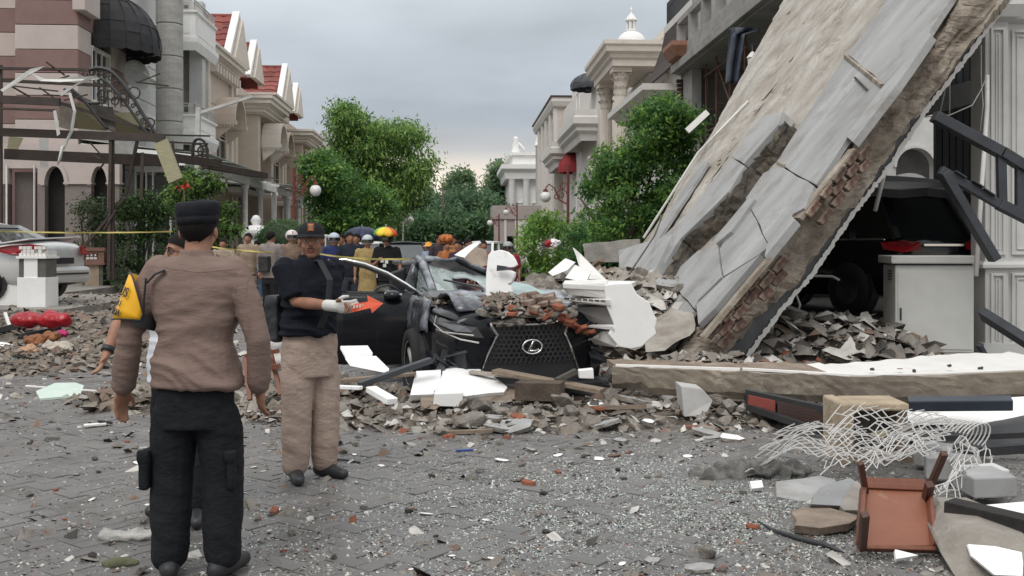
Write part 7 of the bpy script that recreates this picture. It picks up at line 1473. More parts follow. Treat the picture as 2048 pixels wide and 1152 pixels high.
# heaps of fine rubble: thousands of small broken bits joined, on a lumpy mound
def bits(name, n, place, sizes, m, seed, flat=.6):
    g = np.random.default_rng(seed); base = np.array([[-.5, -.35, 0], [.5, -.3, 0], [.35, .45, 0], [-.4, .4, 0], [-.2, -.1, .55], [.25, .1, .45]], float); fc = [(0, 1, 5, 4), (1, 2, 5), (2, 3, 4, 5), (3, 0, 4)]
    P_ = place(g, n); n = len(P_); a = g.uniform(0, 6.283, n); s = sizes(g, n); v = base[None]*g.uniform(.6, 1.3, (n, 6, 1))*s[:, None, None]*np.stack([g.uniform(.6, 1.5, n), np.ones(n), g.uniform(.4, 1.2, n)*flat], 1)[:, None, :]
    tl = g.normal(size=(n, 2))*.35; v[:, :, 2] += v[:, :, 0]*tl[:, :1]+v[:, :, 1]*tl[:, 1:]
    x = v[:, :, 0]*np.cos(a)[:, None]-v[:, :, 1]*np.sin(a)[:, None]; y = v[:, :, 0]*np.sin(a)[:, None]+v[:, :, 1]*np.cos(a)[:, None]; v = np.stack([x, y, v[:, :, 2]], 2)+P_[:, None, :]
    me = bpy.data.meshes.new(name); me.vertices.add(6*n); me.vertices.foreach_set('co', v.ravel()); fl = np.array([i for f in fc for i in f]); ln = np.array([len(f) for f in fc]); lp = (np.arange(n)[:, None]*6+fl[None]).ravel(); me.loops.add(len(lp)); me.loops.foreach_set('vertex_index', lp); tot = np.tile(ln, n); me.polygons.add(len(tot)); me.polygons.foreach_set('loop_start', np.concatenate([[0], np.cumsum(tot)[:-1]]))
    ms = m if isinstance(m, list) else [m]
    for q in ms: me.materials.append(q)
    if len(ms) > 1: me.polygons.foreach_set('material_index', np.repeat(g.choice(len(ms), n, p=np.array(GB[:len(ms)])/sum(GB[:len(ms)])), 4).astype(np.int32))
    me.update(); me.validate(); o = bpy.data.objects.new(name, me); COL.objects.link(o); o['kind'] = 'stuff'; return o
m_gr = [mat('grey grit', (.36, .335, .30), c2=(.2, .19, .17), bump=0, scale=8), mat('pale grit', (.58, .56, .52), c2=(.42, .40, .37), bump=0, scale=8), mat('dark grit', (.09, .08, .07), bump=0), mat('brown grit', (.22, .15, .11), c2=(.15, .1, .075), bump=0, scale=8), mat('brick grit', (.24, .1, .065), bump=0)]
def fan(y0, y1, pw=1.):
    def f(g, n):
        py = y0+(y1-y0)*g.random(n)**pw; px = g.uniform(-40, 2090, n); Y = FP*CAMH/(py-HZ); X_ = (px-1024)/FP*Y; return np.stack([X_, Y, np.full(n, .0)], 1)
    return f
def dens(fn):                                                   # thin a fan by a density map in street metres
    def f(g, n):
        p = fan(560, 1175)(g, n*2); k = g.random(len(p)) < fn(p[:, 0], p[:, 1]); return p[k][:n]
    return f
def clump_noise(x, y, s=1.2, o=0.):
    return np.array([noise.noise(Vector((a*s+o, b*s, 3.3))) for a, b in zip(x, y)])*.5+.5
bits('grit', 24000, dens(lambda x, y: np.clip(.08+.9*clump_noise(x, y)**1.6*(.35+.65/(1+np.exp(-(x+1.0)*1.6)))+.25*(y > 8), 0, 1)), lambda g, n: .007+.02*g.random(n)**2.5, m_gr, 1)
bits('fine_gravel', 42000, dens(lambda x, y: np.clip(.05+1.0*clump_noise(x, y, 1.7, 9)**1.4*(.2+.8/(1+np.exp(-(x+.3)*2.))), 0, 1)), lambda g, n: .006+.009*g.random(n)**2, [m_gr[0], m_gr[1], m_gr[2]], 2)
m_gb = [mat('green glass crumb', (.45, .5, .475), c2=(.3, .36, .34), rough=.1, bump=0, scale=9), mat('pale glass crumb', (.66, .70, .67), rough=.12, bump=0), mat('dark glass crumb', (.07, .09, .09), rough=.1, bump=0)]
def glassp(g, n):
    c = np.array([[1.05, 6.1, .55, .75], [.2, 5.3, .5, .5], [1.6, 5.6, .5, .5], [-.15, 6.3, .7, .6], [-.9, 5.4, .6, .6]]); w_ = np.array([.42, .16, .2, .14, .08]); k = g.choice(5, n, p=w_); p = c[k]; return np.stack([p[:, 0]+g.normal(size=n)*p[:, 2], np.clip(p[:, 1]+g.normal(size=n)*p[:, 3], 4.3, 12), np.zeros(n)], 1)
bits('glass_crumbs', 15000, glassp, lambda g, n: .006+.008*g.random(n), m_gb, 3)
def heap(name, label_px, n, fn, smin, smax, seed, mats=None): return bits(name, n, fn, lambda g, k: smin+(smax-smin)*g.random(k)**2.2, mats or [m_rub, m_gr[1], m_rubd, m_gr[3], m_brick], seed, .8)
def band(x0, x1, y0, y1, zf):                                  # placement box with height function
    def f(g, n): x = g.uniform(x0, x1, n); y = g.uniform(y0, y1, n); return np.stack([x, y, zf(x, y)*g.random(n)**.5], 1)
    return f
def mound(name, cx, cy, rx, ry, hz, seed, m=None, nn=34, z0=0.):     # lumpy mound that carries the bits
    b = MB(); vs = []
    for i in range(nn+1):
        for j in range(nn+1):
            u, v = i/nn*2-1, j/nn*2-1; r2 = u*u+v*v; z = hz*max(0, 1-r2)**.8*(.75+.5*noise.noise(Vector((u*2.5+seed, v*2.5, 0))))+.06*noise.noise(Vector((u*8, v*8, seed)))*(r2 < 1.) -.03; vs.append((cx+u*rx, cy+v*ry, z0+z*(1 if hz > .1 or r2 < 1 else 1)))
    b.add(vs, [(i*(nn+1)+j, (i+1)*(nn+1)+j, (i+1)*(nn+1)+j+1, i*(nn+1)+j+1) for i in range(nn) for j in range(nn)]); o = b.build(name, m or m_rubd2); o['kind'] = 'stuff'
    def hf(x, y): u, v = (x-cx)/rx, (y-cy)/ry; return z0+hz*np.clip(1-u*u-v*v, 0, 1)**.8*.9
    return hf
m_rubd2 = mat('packed rubble earth', (.2, .17, .14), c2=(.09, .075, .06), scale=6, bump=1., bscale=12)
def mheap(name, cx, cy, rx, ry, hz, n, smin, smax, seed, mats=None, z0=0.):
    hf = mound('rubble_mound', cx, cy, rx, ry, hz, seed, z0=z0)
    def f(g, k): a = g.uniform(0, 6.283, k); r = np.sqrt(g.random(k))*1.05; x = cx+rx*r*np.cos(a); y = cy+ry*r*np.sin(a); return np.stack([x, y, hf(x, y)+.0], 1)
    bits(name, n, f, lambda g, k: smin+(smax-smin)*g.random(k)**4, mats or [m_rub, m_gr[1], m_rubd, m_gr[3], m_brick], seed, .8); return hf
m_rubb = mat('brown rubble', (.27, .235, .195), c2=(.14, .115, .09), scale=3, bump=.8, bscale=9); LM_ = [m_rubb, m_rub, m_gr[3], m_rubd, m_dwood]; GB[4] = .05
H1 = mheap('rubble_heap', 1.35, 13.6, 2.2, 2.2, 1.25, 4600, .02, .34, 11, [m_rub, m_rubb, m_gr[1], m_gr[3], m_rubd]); H2 = mheap('rubble_heap', .3, 8.9, 3.0, .8, .12, 2600, .01, .14, 12, [m_rub, m_rubb, m_gr[1], m_gr[3], m_rubd])
H3 = mheap('rubble_heap', 3.95, 12.55, 1.45, 1.4, .66, 2200, .015, .32, 13); H4 = mheap('rubble_heap', -9.2, 22., 4.2, 5.5, .34, 5500, .025, .24, 14, LM_); H10 = mheap('rubble_heap', -8.4, 17.3, 2.6, 1.5, .42, 2600, .015, .18, 26, LM_); H5 = mheap('rubble_heap', -6.6, 13.8, 2.4, 2.2, .14, 5500, .012, .13, 15, LM_)
H6 = mheap('rubble_heap', -2.6, 9.9, 1.7, 1.0, .2, 2200, .01, .18, 16, LM_); H7 = mheap('rubble_heap', -5.2, 24, 4.5, 5, .18, 3000, .025, .2, 17, LM_); H8 = mheap('rubble_heap', 2.6, 16.8, 1.4, 1.2, 1.0, 700, .05, .35, 18); H9 = mheap('rubble_heap', 2.1, 10.9, 1.3, .9, .35, 1500, .015, .2, 19)
c_ = P(1008, 632, 10.15); mheap('bonnet_rubble', c_.x, c_.y, .42, .5, .17, 900, .012, .11, 24, LM_, c_.z+.05); c_ = P(905, 615, 10.4); mheap('bonnet_rubble', c_.x, c_.y, .3, .3, .07, 300, .01, .07, 25, LM_, c_.z+.06)
bits('scattered_rubble', 900, lambda g, n: np.stack([g.uniform(-13, -6.4, n), g.uniform(18.4, 24, n), np.full(n, .41)], 1), lambda g, n: .02+.1*g.random(n)**2.5, LM_, 27)
bits('scattered_rubble', 2600, dens(lambda x, y: np.clip(.15+.8*(y > 7.2)+.0*x, 0, 1)*(y < 24)), lambda g, n: .02+.09*g.random(n)**3, [m_rub, m_gr[1], m_rubd, m_gr[3], m_brick], 21)
bits('scattered_rubble', 2200, lambda g, n: np.stack([g.uniform(-11, -1.5, n), g.uniform(9.5, 30, n), np.zeros(n)], 1), lambda g, n: .04+.16*g.random(n)**2.5, [m_rub, m_gr[1], m_gr[3], m_rubd, m_brick], 22)
def blob(name, label, cat, c, rs, m, vox=.02, folds=.05, fs=.12):
    k = MB()
    for (dx, dy, dz, r) in rs: ball(k, V(dx, dy, dz), r, 14, 10)
    o = skin_over(k, name, m, None, vox, 3, folds, fs); o.location = c; return tag(o, label, cat)
# ---- countable chunks, each its own thing ----
def chunk(me, label, cat, loc, size, rz=None, tilt=.15, group=None, sc=(1, 1, 1), name=None, rot=None):
    o = obj_of(me, name or me.name.split('.')[0], loc, rot or (random.uniform(-tilt, tilt), random.uniform(-tilt, tilt), random.uniform(0, 6.28) if rz is None else rz), (size*sc[0], size*sc[1], size*sc[2])); return tag(o, label, cat, group)
g = random.Random(5)
LM = [(380, 1120, 'near the policeman’s boots'), (150, 930, 'left of the policeman'), (60, 1060, 'in the lower left corner of the paving'), (540, 880, 'between the two men’s legs'), (600, 970, 'by the pointing man’s shoes'), (560, 1090, 'right of the policeman’s boots'), (760, 860, 'just right of the pointing man’s trousers'), (800, 960, 'on the bare paving left of centre'), (760, 1090, 'at the bottom edge left of centre'), (960, 880, 'in front of the big white slab'), (980, 980, 'in the middle of the paving'), (1000, 1110, 'at the bottom edge of the centre'), (1180, 870, 'before the rounded grey rocks'), (1180, 970, 'behind the glass crumbs'), (1230, 1060, 'among the glass crumbs'), (1250, 1130, 'at the bottom edge below the glass crumbs'), (1400, 880, 'below the triangular concrete piece'), (1400, 970, 'left of the dark netting'), (1480, 1060, 'by the black rubber strip'), (1440, 1130, 'near the tan rock at the bottom edge'), (1560, 1130, 'below the fallen chair’s left side'), (720, 810, 'beside the pointing man’s knee'), (870, 830, 'under the big white slab'), (1040, 820, 'before the car’s badge'), (1200, 815, 'by the rounded grey rocks'), (1320, 815, 'under the left end of the fallen slab'), (1450, 830, 'beside the triangular concrete piece'), (60, 650, 'by the red cushion'), (130, 700, 'by the cream bag'), (220, 640, 'left of the policeman’s armband'), (40, 740, 'by the turquoise box'), (200, 590, 'below the terracotta post'), (230, 730, 'by the wristband hand'), (1530, 720, 'at the foot of the tilted slab'), (1640, 720, 'left of the grey cabinet'), (1760, 730, 'by the cabinet plinth'), (960, 650, 'over the left headlamp of the wreck'), (1010, 645, 'above the grille of the wreck'), (1060, 640, 'over the badge of the wreck'), (1110, 640, 'at the right end of the wrecked bonnet'), (1160, 660, 'on the crushed left wing of the wreck'), (1060, 540, 'on the heap behind the upright white fragment'), (1120, 580, 'on the heap above the cornice block'), (1140, 500, 'high on the heap by the pointed board'), (1220, 500, 'on the heap before the far concrete panel'), (1280, 560, 'on the heap against the tilted slab'), (1330, 640, 'low on the heap at the slab foot'), (1000, 510, 'on the heap behind the wrecked roof'), (1180, 540, 'on the heap beside the ribbed board')]
def where(p, s, big):
    x, y = 1024+FP*p.x/p.y, HZ+FP*(CAMH-p.z)/p.y; return ('larger ' if s > big else 'tiny ' if s < big*.45 else ''), min(LM, key=lambda m: (m[0]-x)**2+4*(m[1]-y)**2)[2]
def scatter(n, rows, kinds, label, cat, group, smin, smax, mp=None):
    for i in range(n):
        r = g.choice(rows); p = G(g.uniform(r[0], r[1]), g.uniform(r[2], r[3]), 0.); s = smin+(smax-smin)*g.random()**2
        z = 0 if mp is None else float(mp(np.array([p.x]), np.array([p.y]))[0])
        a_, b_ = where(p, s, smin+(smax-smin)*.55); chunk(g.choice(kinds), a_+label+' '+b_, cat, (p.x, p.y, z), s, tilt=.25, group=group)
FRONT = [(680, 1480, 800, 845), (680, 1500, 785, 830), (850, 1480, 835, 870)]
scatter(55, FRONT, RK, 'broken grey concrete chunk', 'rubble', 'concrete chunks before the black car', .07, .28, H2)
scatter(14, FRONT, SHW, 'broken white plaster piece', 'plaster piece', 'plaster pieces before the black car', .08, .24, H2); scatter(12, FRONT, SHG, 'broad grey plaster plate', 'plaster piece', 'broad plates before the black car', .2, .42, H2); scatter(7, FRONT, BK, 'broken red brick', 'brick', 'bricks before the black car', .1, .2, H2); scatter(10, FRONT, ST, 'dusty timber strip', 'wood strip', 'timber strips before the black car', .3, .8, H2)
OPEN = [(480, 1500, 850, 960), (480, 1500, 900, 1060), (60, 300, 880, 1120), (480, 1600, 1000, 1150), (1000, 1560, 860, 960)]
scatter(40, OPEN, RK, 'loose grey stone', 'stone', 'small stones on the paving', .025, .085); scatter(26, OPEN, SHW, 'white plaster chip', 'plaster chip', 'white chips on the paving', .03, .1); scatter(22, OPEN, SHG, 'flat grey plaster chip', 'plaster chip', 'grey chips on the paving', .04, .13); scatter(14, OPEN, BK, 'red brick fragment', 'brick', 'brick fragments on the paving', .03, .07); scatter(20, OPEN, RKD, 'dark clod', 'clod', 'dark clods on the paving', .025, .07); scatter(12, OPEN, SHT, 'brown tile fragment', 'tile piece', 'brown tile pieces on the paving', .04, .1)
LEFT = [(0, 300, 620, 720), (0, 240, 680, 760), (100, 300, 580, 650)]
scatter(30, LEFT, RK, 'grey rubble chunk at the left roadside', 'rubble', 'rubble chunks at the left roadside', .07, .24, H5); scatter(16, LEFT, SHW, 'pale plaster piece at the left roadside', 'plaster piece', 'plaster pieces at the left roadside', .08, .24, H5); scatter(14, LEFT, ST, 'dusty timber strip at the left roadside', 'wood strip', 'timber strips at the left roadside', .4, 1., H5); scatter(10, LEFT, SHT, 'brown tile piece at the left roadside', 'tile piece', 'tile pieces at the left roadside', .12, .3, H5)
RU = [(1500, 1780, 690, 740), (1560, 1790, 640, 735)]
scatter(18, RU, RK, 'grey concrete lump', 'rubble', 'concrete lumps under the tilted slab', .15, .42, H3); scatter(8, RU, SHG, 'grey plaster plate', 'plaster piece', 'plates under the tilted slab', .3, .6, H3)
for i in range(34):                                            # heap behind the car, right
    x, y = g.uniform(.0, 2.8), g.uniform(12., 15.4); z = float(H1(np.array([x]), np.array([y]))[0]); s = g.uniform(.15, .5); a_, b_ = where(Vector((x, y, z)), s, .38); chunk(g.choice(RK), a_+'brown grey concrete chunk '+b_, 'rubble', (x, y, z), s, group='chunks on the heap beside the car', tilt=.5)
for i in range(14): x, y = g.uniform(.2, 2.8), g.uniform(12, 15.); z = float(H1(np.array([x]), np.array([y]))[0])+.05; s = g.uniform(.4, 1.); a_, b_ = where(Vector((x, y, z)), s, .8); chunk(g.choice(ST+SHG), a_+'pale broken strip '+b_, 'debris', (x, y, z), s, group='strips on the heap beside the car', tilt=.6)
# ---- particular pieces ----
def plate(name, label, cat, pts, off, m, bev=.006, jag=.0, step=.2, seed=1, th=None, parent=None):
    q = roughen(pts, jag, step, seed) if jag else [Vector(p) for p in pts]; k = MB(); k.slab(q, off); o = k.build(name, m, parent, bevel=bev); return tag(o, label, cat) if label else o
m_bright = mat('bright white paint', (.85, .85, .84), c2=(.79, .785, .77), bump=.1, dirt=(.5, .45, .39), dscale=3.5, dlo=.6, dhi=.78)
# standing white panel with two notches
Yw = 10.35; q = [(971, 600), (972, 548), (976, 510), (982, 503), (1000, 500), (1014, 504), (1024, 512), (1030, 522), (1033, 530), (1028, 534), (1021, 535), (996, 533), (995, 541), (1020, 541), (1029, 545), (1028, 554), (1022, 566), (1014, 568), (1022, 574), (1025, 586), (1016, 594), (990, 597)]
plate('wall_fragment', 'bright white broken panel standing upright on the wrecked bonnet', 'panel', [P(x, y, Yw+(600-y)*.001) for x, y in q], (.02, .05, 0), m_bright)
o = MB(); o.slab([P(994, 530, 10.33), P(1014, 533, 10.33), (P(1014, 537, 10.33)), P(1030, 536, 10.3), P(1030, 539, 10.3), P(1014, 541, 10.33), P(993, 542, 10.33)], (0, .02, 0)); o = o.build('mirror_bracket', m_char); tag(o, 'dark grey bracket crossing the notch of the white upright panel', 'bracket')
# moulded cornice block
cbk = thing('cornice_block', 'big white moulded cornice block with broken flat face right of the car', 'cornice block'); Yc2 = 9.95
fp = [(1208, 570), (1262, 566), (1274, 588), (1298, 604), (1308, 628), (1314, 640), (1310, 656), (1313, 668), (1296, 682), (1284, 694), (1262, 698), (1238, 694), (1216, 668), (1228, 650), (1212, 610)]
plate('broken_face', None, None, [P(x, y, Yc2-.35) for x, y in fp], (.02, .4, 0), m_white, .01, .012, .12, 4, parent=cbk)
steps = [((566, 598), .03, m_whited), ((598, 613), .09, m_whited), ((613, 651), -.03, mat('grey soffit panel', (.30, .29, .28), c2=(.24, .23, .22), bump=.15)), ((651, 662), .08, m_whited), ((662, 696), .02, m_whited)]
for (y0, y1), o_, mm in steps:
    a = [P(1124+(y0-566)*.33, y0+2, Yc2-o_+.1), P(1215+(y0-566)*.14, y0, Yc2-.3-o_), P(1215+(y1-566)*.14, y1, Yc2-.3-o_), P(1124+(y1-566)*.45, y1-8, Yc2-o_+.1)]
    k = MB(); k.slab(a, (.05, .5, .02)); k.build('moulding', mm, cbk, bevel=.012)
plate('broken_top', None, None, [P(1126, 567, Yc2+.06), P(1215, 571, Yc2-.34), P(1262, 567, Yc2-.3), P(1272, 562, Yc2+.3), P(1150, 560, Yc2+.4)], (0, 0, -.05), m_whited, parent=cbk)
for i in range(7): x = 1130+i*12; k = MB(); k.bar(P(x, 597+i*.8, Yc2-.17-.035*i), P(x+8, 598+i*.8, Yc2-.19-.035*i), .02, .02); k.build('stain_chip', m_rubd, cbk)
# brick mass and dark concrete on the bonnet
bm2 = thing('brick_mass', 'lump of red brickwork with mortar lying on the wrecked bonnet', 'brickwork'); c0 = P(1074, 612, 9.95)
random.seed(21); first = None
for r in range(4):
    for c in range(3):
        if (r, c) in ((0, 0), (3, 2)): continue
        lo2 = c0+Vector((-.12+c*.115+(.05 if r % 2 else 0)+random.uniform(-.02, .02), -.02-.04*r+random.uniform(-.06, .04), .09-.052*r+random.uniform(-.015, .015)))
        if first is None: q = MB(); q.box(-.055, .055, -.11, .11, -.026, .026); first = q.build('brick', m_brick2, bm2, bevel=.008); o = first
        else: o = link_copy(first, bm2)
        o.location = lo2; o.rotation_euler = (R(14)+random.uniform(-.25, .25), random.uniform(-.3, .3), random.uniform(-.5, .5))
k = MB(); k.box(-.19, .17, -.10, .26, -.15, .08, Matrix.Translation(c0+Vector((0, .08, -.03))) @ Euler((R(12), 0, 0)).to_matrix().to_4x4()); o = skin_over(k, 'mortar', mat('brick mortar lump', (.26, .15, .1), c2=(.17, .09, .06), bump=.9, bscale=14, dirt=(.34, .29, .24), dscale=4), bm2, .016, 2, .09, .12)
for i in range(60):
    t = g.random(); p = P(985+g.uniform(-25, 165)*1.0, 632+g.uniform(-22, 18)+t*6, 9.75+g.uniform(-.25, .25)); s = g.uniform(.05, .14); a_, b_ = where(p, s, .1); chunk(g.choice(BK+BK+RK), a_+'broken masonry bit '+b_, 'brick', p, s, tilt=.6, group='brick bits on the wrecked bonnet')
for i, (x, y, s, Y_) in enumerate(((970, 622, .36, 10.0), (1012, 628, .44, 9.85), (945, 606, .28, 10.3), (1040, 612, .3, 10.0), (985, 640, .28, 9.75), (915, 604, .22, 10.4))):
    p = P(x, y+4, Y_)-Vector((0, 0, s*.12)); chunk((RK+RKD)[i*2], 'dark brown concrete lump on the wrecked bonnet', 'rubble', p, s, tilt=.4, group='concrete lumps on the wrecked bonnet', sc=(1.1, 1, .75))
for (x, y, s) in ((1140, 650, .16), (1165, 662, .14), (1152, 656, .12), (1128, 645, .13), (1180, 668, .12)): chunk(g.choice(BK), 'red brick fragment on the crushed left wing of the car', 'brick', P(x, y, 9.7), s, group='brick bits on the crushed wing', tilt=.5)
# white slabs lying before the car
m_edge2 = mat('broken pale edge', (.30, .24, .185), c2=(.17, .13, .1), bump=.8, scale=5)
ws_ = thing('plaster_slab', 'large bright white plaster slab with jagged right edge before the car', 'plaster slab')
plate('painted_face', None, None, [P(885, 740, 9.5), P(900, 734, 9.55), P(960, 738, 9.6), P(985, 752, 9.5), P(1015, 774, 9.2), P(1008, 784, 9.05), P(930, 792, 8.85), P(868, 786, 8.85), P(880, 764, 9.1)], (0, .03, -.05), m_bright, .004, .012, .12, 2, parent=ws_)
plate('broken_edge', None, None, [P(870, 790, 8.9), P(930, 795, 8.9), P(1012, 786, 9.1), P(1040, 780, 9.2), P(1042, 796, 9.1), P(990, 808, 8.9), P(926, 815, 8.85)], (0, .25, .02), m_edge2, .004, .015, .1, 3, parent=ws_)
plate('plaster_slab', 'small white plaster slab with a nail hole, left of the large white slab', 'plaster slab', [P(832, 742, 9.5), P(882, 739, 9.5), P(880, 766, 9.15), P(866, 788, 8.9), P(820, 790, 8.9), P(826, 765, 9.15)], (0, .05, -.06), m_bright, .004, .008, .15, 4)
plate('plaster_slab', 'upright white plaster face below the large white slab', 'plaster slab', [P(868, 788, 8.75), P(926, 786, 8.75), P(924, 814, 8.75), P(866, 812, 8.75)], (0, .1, 0), m_white, .004, .006, .15, 5)
plate('brown_lump', 'brown broken lump under the left corner of the white slab', 'rubble', [P(840, 798, 8.8), P(866, 802, 8.75), P(882, 812, 8.75), P(870, 820, 8.7), P(842, 816, 8.75)], (0, .2, .01), m_edge2, .01, .01, .1, 6)  # lump in the same brown as the other broken edges
def strip3(name, label, cat, a, b, wd, ht, m, bev=.005): k = MB(); k.bar(a, b, wd, ht); o = k.build(name, m, bevel=bev); return tag(o, label, cat)
strip3('steel_bar', 'black steel bar lying diagonally left of the car front', 'bar', P(718, 770, 8.9), P(862, 720, 9.2), .09, .05, m_char)
strip3('wood_strip', 'pale strip lying under the diagonal black bar', 'wood strip', P(685, 760, 9.4), P(830, 748, 9.3), .12, .03, m_dwood)
strip3('metal_channel', 'white metal channel pointing down among rubble beside the man’s knee', 'metal strip', P(742, 778, 8.6), P(785, 803, 8.3), .1, .05, m_bright); strip3('metal_strip', 'white strip lying level beside the pointing man’s trousers', 'metal strip', P(676, 774, 8.6), P(722, 776, 8.5), .06, .03, m_bright)
plate('white_board', 'white board leaning behind the pointing man’s hip', 'board', [P(680, 698, 10), P(735, 697, 10), P(745, 712, 9.8), P(690, 716, 9.8)], (0, .02, .03), m_white, .004, .01, .2, 8); plate('white_board', 'lower white folded board beside the car sill', 'board', [P(690, 718, 9.7), P(752, 716, 9.7), P(778, 742, 9.4), P(770, 746, 9.4), P(700, 732, 9.6)], (0, .02, .02), m_white, .004, .01, .2, 9)
strip3('timber_board', 'long pale splintered board in front of the car bumper', 'board', P(990, 742, 9.3), P(1205, 782, 8.9), .16, .04, m_dwood); strip3('timber_board', 'second splintered board along the bottom of the bumper', 'board', P(940, 744, 9.45), P(1120, 762, 9.2), .08, .03, mat('pale timber', (.45, .40, .34), c2=(.3, .26, .22), scale=3, stretch=(1, 10, 10), bump=.5))
plate('white_block', 'small white block standing right of the bumper corner', 'block', [P(1157, 741, 9.1), P(1187, 738, 9.1), P(1188, 758, 9.1), P(1158, 757, 9.1)], (0, .12, 0), m_white, .008)
strip3('bent_bar', 'dark bent bar beside the small white block', 'bar', P(1112, 762, 9.0), P(1152, 742, 9.1), .05, .05, m_rubd); strip3('timber_log', 'dark brown broken log-like piece in the rubble strip', 'wood', P(1035, 780, 8.9), P(1125, 782, 8.8), .22, .16, mat('dark wet timber', (.12, .09, .065), c2=(.06, .045, .035), bump=.8, scale=5))
plate('concrete_piece', 'grey white triangular concrete piece under the end of the fallen slab', 'concrete piece', [P(1362, 772, 8.5), P(1405, 778, 8.5), P(1426, 802, 8.5), P(1412, 832, 8.45), P(1368, 834, 8.45)], (0, .3, 0), mat('pale concrete face', (.46, .455, .44), c2=(.38, .37, .355), bump=.2), .008, .008, .2, 7)
for (x, y, s, me, lb, c) in ((1208, 808, .17, RK[0], 'rounded grey rock left of the triangular concrete piece', 'rock'), (1165, 812, .16, RK[1], 'pale rock beside the rounded grey rock', 'rock'), (1290, 812, .34, RK[3], 'broad brown concrete block with white cap in the rubble strip', 'concrete piece'), (1250, 800, .2, BK[0], 'orange red hollow brick piece leaning under the fallen slab', 'brick'), (716, 828, .16, RK[4], 'tan stone standing alone beside the pointing man’s shin', 'stone'), (1415, 812, .26, RK[2], 'dark rubble lump under the fallen slab end', 'rubble'), (1225, 778, .2, SHW[0], 'white plaster corner sticking out under the fallen slab', 'plaster piece')):
    chunk(me, lb, c, G(x, y+14), s, tilt=.1)
# ---- long fallen slab across the right foreground ----
fs_ = thing('fallen_slab', 'long fallen concrete slab with white top lying across the right foreground', 'slab'); top = [(1228, 731), (1350, 735), (1480, 740), (1600, 746), (1720, 753), (1880, 750), (2060, 742), (2180, 738)]; Yf = [9.3, 9.1, 8.95, 8.8, 8.7, 8.65, 8.6, 8.6]
ed = MB(); vs = []; r_ = random.Random(3); pts = []
for i in range(len(top)-1):
    for s in range(8): t = s/8; pts.append((top[i][0]+(top[i+1][0]-top[i][0])*t, top[i][1]+(top[i+1][1]-top[i][1])*t, Yf[i]+(Yf[i+1]-Yf[i])*t))
for (x, y, Y) in pts:
    hh = (28 if x < 1300 else 41)+2*math.sin(x*.01)
    for j in range(6): vs.append(P(x, y+hh*j/5, Y)+Vector((0, r_.uniform(-.006, .006)+(.03 if j == 5 else 0), r_.uniform(-.004, .004))))
n_ = len(pts); ed.add(vs, [(i*6+j, (i+1)*6+j, (i+1)*6+j+1, i*6+j+1) for i in range(n_-1) for j in range(5)]); o = ed.build('slab_edge', mat('brown slab edge', (.27, .23, .18), c2=(.17, .14, .11), scale=4, bump=.5, bscale=16, dirt=(.4, .35, .28), dscale=3, dlo=.55, dhi=.7), fs_); o.modifiers.new('t', 'SOLIDIFY').thickness = .1
tp = MB(); vs = []
for (x, y, Y) in pts:
    p = P(x, y-2, Y); back = .2 if x < 1480 else .25+.8*min(1, max(0, (x-1480)/500))
    vs += [p+Vector((0, -.0, .004)), p+Vector((-.05, back, .03+r_.uniform(-.01, .01)))]
tp.add(vs, [(2*i, 2*i+1, 2*i+3, 2*i+2) for i in range(n_-1)]); tp.mi = [1 if pts[i][0] < 1640+30*math.sin(i) else 0 for i in range(n_-1)]; o = tp.build('white_top', [m_whited, m_edge2], fs_); o.modifiers.new('t', 'SOLIDIFY').thickness = .05
k = MB(); k.bar(P(1232, 731, 9.25), P(1480, 739, 8.92), .04, .025); k.bar(P(1485, 738, 8.9), P(1700, 750, 8.7), .05, .02); k.build('top_batten', m_white, fs_)
for x, y in ((1745, 745), (1830, 748), (1900, 738), (1960, 742), (1800, 742)): chunk(g.choice(RKD+SHT), 'small dark crumb lying on the white top of the fallen slab', 'debris', P(x, y-4, 8.75), .06, group='crumbs on the fallen slab', tilt=.1)
strip3('loose_tile', 'small brown flat piece near the right end of the fallen slab top', 'tile piece', P(1945, 742, 8.8), P(1968, 742, 8.8), .06, .02, m_mauve)
# under it
ub = thing('signboard_frame', 'dark steel box frame with red panel crushed under the fallen slab', 'metal frame')
plate('frame_side', None, None, [P(1498, 786, 8.6), P(1690, 832, 7.9), P(1690, 862, 7.9), P(1496, 812, 8.55)], (.05, .45, 0), m_black, .01, parent=ub); k = MB(); k.bar(P(1496, 786, 8.55), P(1690, 828, 7.85), .06, .06); k.bar(P(1496, 814, 8.5), P(1640, 862, 7.85), .05, .05); k.build('frame_rail', m_black, ub)
plate('red_panel', None, None, [P(1497, 790, 8.5), P(1551, 801, 8.3), P(1551, 830, 8.3), P(1496, 815, 8.5)], (0, .02, 0), mat('dusty red panel', (.27, .06, .045), c2=(.2, .05, .04), bump=.2), parent=ub)
for i in range(5): k = MB(); k.bar(P(1556, 806+i*7, 8.27), P(1685, 836+i*6, 7.86), .02, .03); k.build('louvre', m_brown, ub)
plate('white_wall_piece', 'white wall piece with black broken edge lying right behind the wire mesh', 'wall piece', [P(1822, 822, 7.9), P(1900, 812, 8.0), P(2080, 800, 8.), P(2080, 836, 7.8), P(1950, 848, 7.7), P(1826, 850, 7.7)], (0, .1, .02), m_white, .005, .01, .2, 3)
k = MB(); k.bar(P(1816, 808, 7.7), P(2024, 806, 7.5), .1, .09, up=(0, -.3, 1)); k = k.build('steel_beam', mat('slate blue steel', (.05, .06, .08), c2=(.035, .042, .055), rough=.35, bump=.05), bevel=.01); tag(k, 'slate blue steel beam resting on the white wall piece', 'beam')
